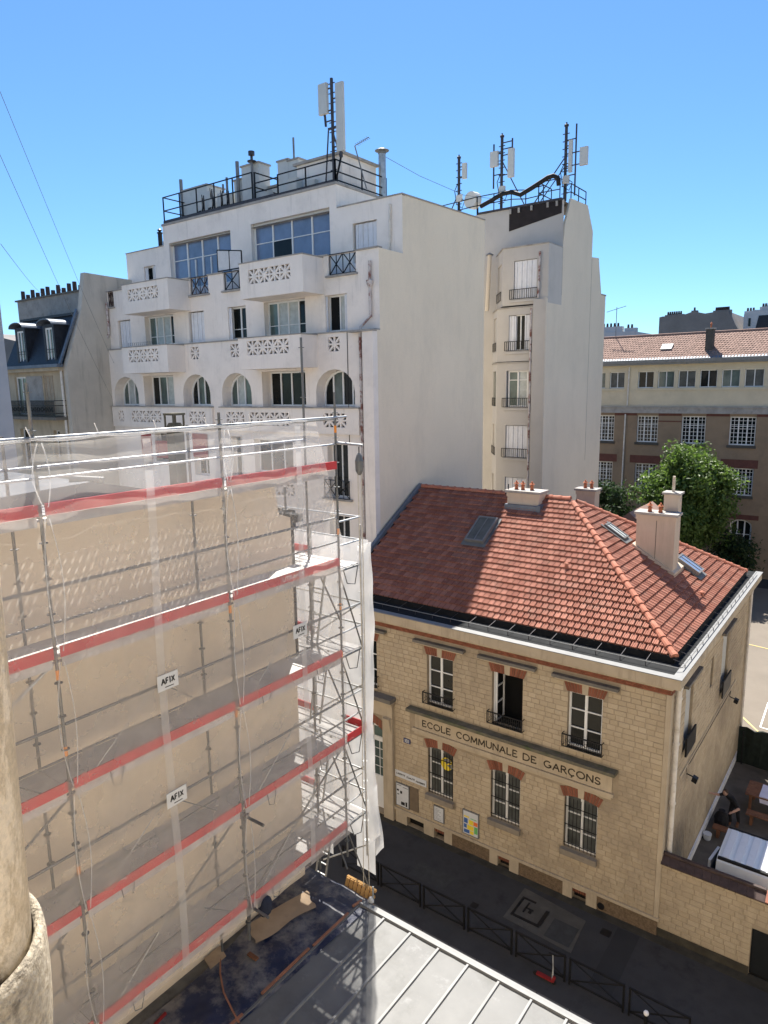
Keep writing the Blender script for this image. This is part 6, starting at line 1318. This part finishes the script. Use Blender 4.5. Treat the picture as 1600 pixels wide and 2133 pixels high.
c_ = part('chimney', MB().box(-14.15,-13.85,10.2,10.48,14.0,16.05), 'mossy_stone', hs); b = MB(); b.hexa([(-14.18,10.17,16.05),(-13.82,10.17,16.05),(-13.82,10.5,16.05),(-14.18,10.5,16.05)],[(-14.1,10.24,16.22),(-13.9,10.24,16.22),(-13.9,10.44,16.22),(-14.1,10.44,16.22)]); part('chimney_pot', b, 'mossy_stone', c_); b = MB()
for (x,y) in ((-14.16,10.19),(-13.84,10.19),(-13.84,10.48),(-14.16,10.48)): b.bar((x,y,16.05),(x*1.0,y,16.4),.035)
b.box(-14.19,-13.81,10.16,10.52,16.4,16.45); part('chimney_hood', b, 'mossy_stone', c_)

# ------------------------------------------------------------------ scaffold
sc = thing('scaffold', 'galvanised scaffold with red toe boards against the tan side wall', 'scaffold', (-9.6, 6, G))
XF, XB = -9.1, -9.95; YP = [1.45, 4.49, 7.6, 10.54]; YE = 11.25; LV = [15.37, 13.37, 11.37, 9.37, 7.37]
ROS = {m_: to_mesh('rosette', MB().lathe((0,0,0), [(.026,-.006),(.06,-.006),(.06,.006),(.026,.006)], 8), m_) for m_ in ('galva','galva_dull')}
def pole(x, y, z0, z1, mat='galva_dull', marks=()):
    p = part('pole', MB().tube([(x,y,z0),(x,y,z1)], .024, 8), mat, sc)
    z = z0+.4
    while z < z1-.1: piece('rosette', ROS[mat], p, (x,y,z)); z += .5
    for m_ in marks: part('orange_band', MB().tube([(x,y,m_),(x,y,m_+.14)], .0265, 8), 'orange_mark', p)
    return p
tops = [17.0, 17.12, 16.62, 16.9]
for i,y in enumerate(YP):
    pole(XF, y, 6.6 if i else 4, tops[i], 'galva_dull', [(13.2,), (13.05,11.9,10.0), (13.15,11.2), (16.1,14.0,12.4,11.35)][i] if i else ())
    pole(XB, y, 5.9, [16.6,16.4,16.4,18.0][i], 'galva_dull')
pole(XF, YE, 6.2, 14.1, 'galva'); pole(-10.55, YE, 6.0, 14.0, 'galva'); pole(-10.55, 10.5, 6.0, 14.9, 'galva_dull'); pole(-12.2, YE, 6.0, 14.0, 'galva'); pole(-13.6, YE, 6.0, 14.0, 'galva')
def rail(p, q, r=.024, mat='galva', nm='ledger'): return part(nm, MB().tube([p, q], r, 7), mat, sc)
for k,z in enumerate(LV):
    for i in range(3):
        a, c = YP[i]+.03, YP[i+1]-.03
        n = 3
        for j in range(n):
            x0 = XB+.02+(XF-XB-.04)*j/n; part('deck', MB().box(x0+.001, x0+(XF-XB-.04)/n-.001, a-.025, c+.025, z-.012, z), 'galva_deck' if k == 0 else 'galva_deck_plain', sc)
        b = MB(); b.box(XB+.01,XB+.03,a+.05,c-.05,z-.075,z-.013); b.box(XF+.012,XF+.028,a+.04,c-.04,z-.14,z-.002); 
        y = a+.4
        while y < c: b.box(XB+.03,XF-.035,y,y+.04,z-.05,z-.013); y += .6
        part('deck_edge', b, 'galva_deck_plain', sc)
        part('toe_board', MB().box(XF+.03, XF+.055, a+.02, c-.02, z+.005, z+.165), 'toe_red', sc)
        top = k == 0
        rail((XF,a,z+1.0),(XF,c,z+1.0), mat='galva' if top else 'galva_dull', nm='guard_rail'); rail((XF,a,z+.5),(XF,c,z+.5), .019, mat='galva' if top else 'galva_dull', nm='guard_rail')
        if top: rail((XB,a,z+.56),(XB,c,z+.56), mat='galva', nm='guard_rail'); rail((XF+.07,a-.3,z+1.04),(XF+.07,c+.3,z+1.04), .02, 'galva', 'guard_rail')
        rail((XF,a,z-.06),(XF,c,z-.06), .02, 'galva_dull')
        if k > 1:
            m_ = (a+c)/2; rail((XF+.02,a+.25,z+.05),(XF+.02,m_-.1,z+1.0), .010, 'galva', 'guard_strut'); rail((XF+.02,c-.25,z+.05),(XF+.02,m_+.1,z+1.0), .010, 'galva_dull', 'guard_strut')
    for y in YP: rail((XF,y,z-.03),(XB,y,z-.03), .022, 'galva_dull', 'transom')
    # hanging cable hooks under each deck
    for y in (5.1, 8.2, 9.7):
        if k > 1: part('tie_loop', MB().tube([(XF+.05,y,z),(XF+.07,y+.02,z-.22),(XF+.07,y+.14,z-.27),(XF+.06,y+.2,z-.1),(XF+.05,y+.22,z)],.008,4,False), 'cable_grey', sc)
letters(FX(XF+.058), 'UTRANCE', 8.85, 9.45, 13.455, .075, 0, .016, 'scuffed_white', sc, .004)
rail((XF,4.49,9.4),(XF,1.5,7.4),.02,'galva_dull','brace'); rail((XF,4.55,11.3),(XF,1.5,9.4),.02,'galva_dull','brace'); rail((XF,4.55,7.4),(XF,7.5,9.3),.02,'galva_dull','brace'); rail((XF,4.45,13.3),(XF,1.5,11.4),.022,'galva','brace'); rail((XF,7.6,7.4),(XF,10.5,9.3),.02,'galva_dull','brace')
for (y,z,l) in ((4.5,7.25,.55),(7.62,9.2,.5),(7.62,7.3,.5)):
    part('tie_tube', MB().tube([(XF-.1,y+.04,z),(XF+l,y+.04,z)],.028,8), 'galva_dull', sc); part('coupler', MB().box(XF-.05,XF+.06,y-.03,y+.09,z-.05,z+.05), 'steel_dark', sc); part('tie_tube', MB().tube([(XF+.05,y,z),(XF-.02,y-.02,z-.6)],.024,8), 'galva_dull', sc)
# return along the street front
for k,z in enumerate(LV[1:]):
    if k == 0: z = z-.1
    for j in range(3):
        y0 = 10.62+.2*j
        part('deck', MB().box(-10.53, XF-.03, y0+.004, y0+.196, z-.012, z), 'galva_deck_plain', sc); part('deck', MB().box(-12.15, -10.58, y0+.004, y0+.196, z-.012, z), 'galva_deck_plain', sc); part('deck', MB().box(-13.6, -12.2, y0+.004, y0+.196, z-.012, z), 'galva_deck_plain', sc)
    for h in (.5, 1.0):
        rail((XF,10.54,z+h),(XF,YE,z+h),.02,'galva','guard_rail'); rail((XF,YE,z+h),(-13.6,YE,z+h),.02,'galva','guard_rail')
    rail((XF,YE,z-.04),(-13.6,YE,z-.04),.02,'galva'); rail((XF,10.54,z-.04),(-10.5,10.54,z-.04),.02,'galva'); rail((XF,10.54,z-.04),(XF,YE,z-.04),.024,'galva_dull','transom'); rail((-10.55,10.5,z-.04),(-10.55,YE,z-.04),.024,'galva_dull','transom')
    part('toe_board', MB().box(-13.5, -10.6, YE+.02, YE+.045, z+.005, z+.165), 'toe_red', sc)
    if k in (2,): part('toe_board', MB().box(XF+.03,XF+.055,10.58,YE-.03,z+.005,z+.17), 'toe_red', sc); part('toe_board', MB().box(-9.7,XF+.03,YE+.02,YE+.05,z+.005,z+.18), 'toe_red', sc)
    # access ladder
    b = MB()
    for x in (-10.3,-10.0): b.bar((x,10.75,z-1.9),(x+.35,10.75,z-.02),.035)
    for i in range(6): b.bar((-10.3+.35*i/6,10.75,z-1.8+i*.3),(-10.0+.35*i/6,10.75,z-1.8+i*.3),.025)
    part('ladder', b, 'galva', sc)
    rail((XF,YE,z-1.95),(XF,10.54,z-.1),.018,'galva_dull','brace'); rail((XF-.02,10.54,z-1.1),(-10.53,YE,z-.1),.02,'galva_dull','brace'); rail((XF,YE,z-.9),(-10.5,YE,z-1.9),.018,'galva','brace')
    part('tie_loop', MB().tube([(XF+.02,10.65,z-.05),(XF+.03,10.75,z-.35),(XF+.03,11.0,z-.42),(XF+.02,11.12,z-.05)],.012,5,False), 'galva_dull', sc)
# pulley and rope
t = thing('pulley', 'grey pulley block hanging from the scaffold arm with its rope', 'pulley', (-8.5, 10.55, 15.3))
part('arm', MB().tube([(-9.12,10.56,15.9),(-8.42,10.56,15.87)],.026,8), 'galva', t); b = MB(); b.tube([(-8.52,10.56,15.84),(-8.52,10.56,15.7)],.012,5); part('hook', b, 'iron_black', t)
b = MB(); b.lathe((-8.52,10.56,15.28),[(.03,0),(.075,.08),(.085,.28),(.05,.4),(.02,.44)],10); part('block', b, 'galva_dull', t)
part('rope', MB().tube([(-8.56,10.56,15.3),(-8.57,10.58,12),(-8.66,10.6,8.6),(-8.72,10.62,5.9)],.009,5,False), 'rope', t); part('rope', MB().tube([(-8.47,10.56,15.3),(-8.5,10.58,12),(-8.62,10.66,8.6),(-8.6,10.68,5.9)],.009,5,False), 'rope', t)
# debris netting
def net(name, label, Pf, U, V, mat, keep=None, amp=.03, nu=70, nv=70, seed=1):
    random.seed(seed); b = MB(); ph = [random.uniform(0,6) for _ in range(8)]; fr = [random.uniform(.8,4.5) for _ in range(8)]
    vs_ = []
    for j in range(nv+1):
        for i in range(nu+1):
            u = U[0]+(U[1]-U[0])*i/nu; v = V[0]+(V[1]-V[0])*j/nv
            d = sum(math.sin(u*fr[k]*(1.6 if k % 2 else .5)+v*fr[-k-1]*(.5 if k % 2 else 1.5)+ph[k]) for k in range(5))/5
            d += .5*math.sin(u*9+ph[5]+.6*math.sin(v*1.3))*.3
            vs_.append(Pf(u, v, d*amp))
    fs_ = []
    for j in range(nv):
        for i in range(nu):
            u = U[0]+(U[1]-U[0])*(i+.5)/nu; v = V[0]+(V[1]-V[0])*(j+.5)/nv
            if keep and not keep(u, v): continue
            fs_.append((j*(nu+1)+i, j*(nu+1)+i+1, (j+1)*(nu+1)+i+1, (j+1)*(nu+1)+i))
    b.mesh(vs_, fs_); return b
tn = thing('debris_net', 'translucent white debris netting stretched over the scaffold courtyard side', 'net', (-9, 6, 7.2))
edge = lambda z: 9.82+(16.37-z)*.28 if z > 13.9 else 10.5
b = net('n', '', lambda u, v, d: Vector((XF+.135+d, u, v)), (1.0, 10.55), (7.25, 16.36), 'debris_net', None, .03, 150, 130, 3)
vs2 = []
for x, y, z in b.v:                                   # gather the free right-hand edge
    e = edge(z); vs2.append((x, min(1.0+(y-1.0)*(e-1.0)/(10.55-1.0), e), z-.03*abs(math.sin(y*2.1))*(z > 16.2)))
b.v = vs2; part('sheet', b, 'debris_net', tn, smooth=True)
for (y0) in (3.0, 6.05, 9.25):
    b = net('t', '', lambda u, v, d: Vector((XF+.175, u+.03*math.sin(v*.9), v)), (y0-.07, y0+.07), (7.3, 16.3), '', None, .03, 4, 60, 4); part('seam_strip', b, 'net_tape', tn, smooth=True)
for i,y in enumerate(YP):
    for z0,z1 in ((15.5,16.35),(13.5,15.35),(11.5,13.35),(9.5,11.35),(7.4,9.35)):
        b = MB()
        for s_ in (-1,1):
            zs_ = [z0+(z1-z0)*k/8 for k in range(9)]; b.tube([(XF+.17, min(y+s_*(.03+.085*math.sin(math.pi*k/8)*(1+.25*math.sin(i*2.1+z0*1.7+s_))), 10.5 if z0 < 15 else 10.52), zs_[k]) for k in range(9)], .0085, 4, False)
        if i in (1,2): part('net_hem', b, 'net_tape', tn)
for k in range(9):
    y = 1.6+k*.95
    if y < 9.7: part('cable_tie', MB().bar((XF+.07,y,16.38),(XF+.12,y-.09,16.56),.009), 'scuffed_white', tn)
b = MB(); b.tube([(XF+.1,1.2+.3*k,16.38+.02*math.sin(k*1.9)) for k in range(29)], .022, 5); part('rolled_hem', b, 'net_tape', tn)
tn2 = thing('debris_net', 'bright dense netting hanging on the street end of the scaffold', 'net', (-11, 11.5, 6))
b = net('n2', '', lambda u, v, d: Vector((u, YE+.16+d+.06*max(0,(9-v))*.12, v)), (-13.9, -9.0), (5.6, 13.75), '', lambda u, v: v > 6.4 or u > -9.6 or u < -10.3, .06, 60, 80, 9); part('sheet', b, 'debris_net_dense', tn2, smooth=True)
b = net('n3', '', lambda u, v, d: Vector((-8.98+d, u+.05*math.sin(v*1.2), v)), (11.05, 11.5), (6.6, 13.7), '', None, .05, 8, 70, 12); part('side_fold', b, 'debris_net_dense', tn2, smooth=True)
b = net('n4', '', lambda u, v, d: Vector((-8.95+d*1.5+.02*(7.9-v), u+.05*(7.9-v), v)), (11.2, 11.55), (6.25, 7.9), '', None, .06, 8, 20, 13); part('loose_tail', b, 'debris_net_dense', tn2, smooth=True)
# maker's signs on the guard frames
for (y,z,tx,lb) in ((6.1,12.42,'AFIX','upper white rectangular sign tied to the scaffold guard rail'),(6.1,10.42,'AFIX','lower white rectangular sign tied to the scaffold guard rail'),(9.1,12.35,'AFIX','white rectangular sign near the street end of the scaffold')):
    t = thing('maker_sign', lb, 'sign', (XF+.12, y, z), 'signs on the guard rails'); P = FX(XF+.215)
    part('plate', fbox(MB(), P, y-.19, y+.19, z-.06, z+.2, 0, .012), 'sign_white', t); letters(P, tx, y-.12, y+.12, z+.09, .09, -.003, .02, 'ink_black', t, .004); b = MB(); fbox(b, P, y-.06, y+.1, z-.02, z-.008, -.004, 0); part('small_print', b, 'ink_black', t)

# ------------------------------------------------------------------ low roof in front
ZR = 5.8
lb_ = thing('low_outbuilding', 'low outbuilding with flat zinc roof right below the camera', 'building', (-3, 7, G))
b = MB(); b.box(WXs+.002, 3.5, 2.0, 10.35, G-.2, ZR-.06); part('wall', b, 'tan_render', lb_)
xs = [-8.55,-7.87,-7.19,-6.5,-5.82,-5.15,-4.48,-3.8,-3.12,-2.44,-1.76,-1.08]
random.seed(21)
for i in range(len(xs)-1):
    a, c = xs[i]+.012, xs[i+1]-.012; y = 10.26
    for j in range(4):
        l = (1.9,2.0,2.0,2.2)[j]; y0 = y-l
        b = MB(); n1, n2 = 4, 8; dz = [[random.uniform(-.004,.004) for _ in range(n1+1)] for _ in range(n2+1)]
        b.mesh([(a+(c-a)*p/n1, y0+l*q/n2, ZR+.004*(3-j)+dz[q][p]-(.003 if q == 0 else 0)) for q in range(n2+1) for p in range(n1+1)], [(q*(n1+1)+p, q*(n1+1)+p+1, (q+1)*(n1+1)+p+1, (q+1)*(n1+1)+p) for q in range(n2) for p in range(n1)])
        b.cur = random.random(); part('zinc_sheet', b, 'zinc', lb_, smooth=True); y = y0+.02
for x in xs: part('roll_seam', MB().prism([(x-.03,2.2,ZR-.01),(x-.022,2.2,ZR+.05),(x+.022,2.2,ZR+.05),(x+.03,2.2,ZR-.01)], (0,8.06,0)), 'zinc_edge' if x > -8 else 'zinc', lb_)
part('verge_roll', MB().prism([(-8.6,10.24,ZR),(-8.6,10.25,ZR+.07),(-8.6,10.30,ZR+.07),(-8.6,10.31,ZR)], (10,0,0)), 'zinc_edge', lb_); part('verge_flashing', MB().hexa([(-8.7,10.31,ZR-.05),(1.5,10.31,ZR-.05),(1.5,10.43,ZR-.05),(-8.7,10.43,ZR-.05)],[(-8.7,10.31,ZR+.03),(1.5,10.31,ZR+.03),(1.5,10.43,ZR+.02),(-8.7,10.43,ZR+.02)]), 'zinc_edge', lb_)
def rough_sheet(xf, yf, z, amp, nu, nv, sd, kx=5, ky=3):
    random.seed(sd); b = MB(); p = [random.uniform(0,6) for _ in range(6)]
    b.mesh([(lambda u,v: (*xf(u,v), z+amp*(math.sin(u*kx+p[0]+1.7*math.sin(v*ky+p[1]))+.6*math.sin(v*ky*3+u*kx*1.4+p[2])+.4*math.sin(u*kx*4+p[3])*math.sin(v*ky*5+p[4]))))(i/nu, j/nv) for j in range(nv+1) for i in range(nu+1)], [(j*(nu+1)+i, j*(nu+1)+i+1, (j+1)*(nu+1)+i+1, (j+1)*(nu+1)+i) for j in range(nv) for i in range(nu)]); return b
part('bitumen_roof', rough_sheet(lambda u,v: (WXs+.0+1.62*u, 2.0+8.4*v), None, ZR-.03, .006, 20, 60, 3), 'bitumen', lb_, smooth=True)
tp = thing('blue_tarpaulin', 'dusty dark blue tarpaulin spread on the roof by the tan wall', 'tarpaulin', (-9.2, 8.5, ZR))
part('sheet', rough_sheet(lambda u,v: (-9.95+.25*math.sin(v*5)*(1-u)*.5-.25*v*(1-u)+(1.38+.25*v+.0)*u, 5.2+5.3*v), None, ZR+.025, .011, 50, 120, 4, 9, 14), 'tarp_blue', tp, smooth=True)
b = MB()
for (y0,y1) in ((5.6,6.9),(7.4,8.7),(8.8,9.9),(10.1,10.35)): b.bar((-8.6+.02*math.sin(y0*3),y0,ZR+.06),(-8.59+.02*math.sin(y1*2),y1,ZR+.06),.05,.03)
part('orange_hem', b, 'tarp_orange', tp)
b = rough_sheet(lambda u,v: (-10.08+.5*u+.32*v+.04*math.sin(v*7)*u, 8.42+1.45*v-.28*u+.03*math.sin(u*9)), None, ZR+.07, .006, 14, 24, 5, 3, 2); part_ = single('plywood_sheet', 'large torn brown board lying on the blue tarpaulin', 'board', b, 'cardboard', smooth=True)
b = rough_sheet(lambda u,v: (-10.15+.32*u, 7.3+.4*v-.1*u), None, ZR+.05, .005, 6, 6, 6); single('wood_offcut', 'small pale offcut at the foot of the tan wall', 'board', b, 'cardboard')
b = MB(); b.tube([(-9.95,7.55,ZR+.03),(-9.6,7.25,ZR+.05),(-9.2,7.0,ZR+.06),(-8.8,6.85,ZR+.06),(-8.5,6.75,ZR+.06)],.018,5); single('orange_cord', 'dusty orange cord lying across the tarpaulin', 'cord', b, 'tarp_orange')
b = MB(); b.box(-9.5,-9.25,7.85,7.93,ZR+.05,ZR+.09); single('brick_piece', 'brown wooden block lying on the tarpaulin', 'block', b, 'wood_brown')
b = MB(); b.tube([(-9.75,6.1,ZR+.03),(-9.68,5.8,ZR+.06),(-9.6,5.5,ZR+.05)],.035,6); single('red_strap', 'bright orange red strap at the bottom of the tarpaulin', 'strap', b, 'scooter_red')
pa = thing('wooden_pallet', 'fresh orange wooden pallet standing at the roof edge by the scaffold', 'pallet', (-8.85, 10.62, ZR-.1))
for k in range(7):
    x = -9.22+k*.115; part('slat', MB().hexa([(x,10.47+k*.0,ZR-.15),(x+.085,10.47,ZR-.15),(x+.085,10.5,ZR-.15),(x,10.5,ZR-.15)],[(x,10.62,ZR+.16),(x+.085,10.62,ZR+.16),(x+.085,10.65,ZR+.16),(x,10.65,ZR+.16)]), 'pallet_wood', pa)
for z in (ZR-.1,ZR+.02,ZR+.14): y_ = 10.5+(z-ZR+.15)*.48; part('bearer', MB().box(-9.24,-8.42,y_+.012,y_+.07,z-.03,z+.03), 'pallet_wood', pa)
t = thing('wrapped_post', 'short metal post wrapped in white plastic at the roof edge', 'post', (-8.36, 10.5, ZR)); part('post', MB().tube([(-8.36,10.5,ZR),(-8.36,10.5,ZR+.4)],.02,6), 'galva', t); part('wrap', ball((-8.4,10.48,ZR+.06),.07,.06,.08,9,6), 'paper', t)
t = thing('dust_bag', 'dark blue sack hanging on the lower scaffold pole', 'bag', (-9.0, 7.9, 7.1)); part('sack', ball((-9.0,7.95,7.15),.12,.16,.22,10,8), 'cloth_navy', t, smooth=True)

# ------------------------------------------------------------------ flue pipe close to the lens
t = thing('flue_pipe', 'weathered fibre cement flue pipe with a mortar joint, close at left', 'pipe', (-1.253, .347, 14.6))
cx, cy = -1.257, .333
part('upper_length', MB().tube([(cx,cy,15.95),(cx+.012,cy+.028,17.2),(cx+.026,cy+.062,18.4)], .17, 48), 'fibre_cement', t, smooth=True); part('lower_length', MB().lathe((cx,cy,0), [(.176,14.6),(.176,15.86)], 48), 'fibre_cement', t, smooth=True)
part('joint_collar', MB().lathe((cx,cy,0), [(.177,15.80),(.188,15.84),(.192,15.88),(.195,15.95),(.195,16.03),(.192,16.052),(.184,16.058),(.174,16.04),(.1705,15.98)], 48), 'fibre_cement_joint', t, smooth=True)
# ------------------------------------------------------------------ unseen pale buildings added to bounce sunlight: the photographer's own and its neighbours
def bounce_house(x0, x1, yb, yf, zt, label, bays):
    t = thing('bounce_building', label, 'building', ((x0+x1)/2, (yb+yf)/2, G))
    P = lambda u, z, d=0.0: Vector((u, yf-d, z)); hl = []
    n = max(2, int((x1-x0)/bays)); wd = (x1-x0)/n
    for i in range(n):
        for k in range(int((zt+.5)//3.2)):
            u = x0+wd*(i+.5); z = G+.9+3.2*k
            if z+1.9 < zt-.3: hl.append((u-.5,u+.5,z,z+1.9,0,.25))
    b = MB(); wall_face(b, P, x0, x1, G-.2, zt, hl, .25)
    b.poly([(x0,yb,G),(x0,yf,G),(x0,yf,zt),(x0,yb,zt)]); b.poly([(x1,yb,G),(x1,yf,G),(x1,yf,zt),(x1,yb,zt)]); b.poly([(x0,yb,zt),(x1,yb,zt),(x1,yf,zt),(x0,yf,zt)]); b.poly([(x0,yb,G),(x1,yb,G),(x1,yb,zt),(x0,yb,zt)])
    part('wall', b, 'bounce_render', t)
    g = MB()
    for h in hl: g.poly([P(h[0],h[2],.2),P(h[1],h[2],.2),P(h[1],h[3],.2),P(h[0],h[3],.2)])
    part('glazing', g, 'glass_dark', t); part('cornice', MB().box(x0,x1,yf,yf+.3,zt-.3,zt), 'coping', t)
pm('bounce_render', (0.78, 0.70, 0.57), 0.9, 0.06, 0.6)
bounce_house(-24, 3.4, -14, -1.6, 21.5, 'unseen pale rendered apartment house added for bounced light behind the camera, across the courtyard from the tan wall', 2.7)
bounce_house(4.2, 22, 0, 10.6, 19, 'unseen pale rendered house added for bounced light on the near side of the street, right of the picture', 2.6)
bounce_house(22.2, 40, 0, 10.6, 22, 'taller unseen pale rendered house added for bounced light on the near side of the street, farther right', 2.6)

t = thing('bounce_building', 'unseen pale rendered wing added for bounced light east of the school yard, outside the picture at right', 'building', (16, 42, G))  # unseen wing added to bounce warm light onto the side walls
Px = lambda u, z, d=0.0: Vector((12+d, u, z)); hl = [(23.5+3.1*i, 24.7+3.1*i, .8+3.3*k, 2.8+3.3*k, 0, .25) for i in range(13) for k in range(4)]
b = MB(); wall_face(b, Px, 21.5, 64, G, 17, hl, .25); b.poly([(12,21.5,G),(20,21.5,G),(20,21.5,17),(12,21.5,17)]); b.poly([(12,64,G),(20,64,G),(20,64,17),(12,64,17)]); b.poly([(12,21.5,17),(20,21.5,17),(20,64,17),(12,64,17)]); part('wall', b, 'bounce_render', t)
g = MB()
for h in hl: g.poly([Px(h[0],h[2],.2),Px(h[1],h[2],.2),Px(h[1],h[3],.2),Px(h[0],h[3],.2)])
part('glazing', g, 'glass_dark', t)
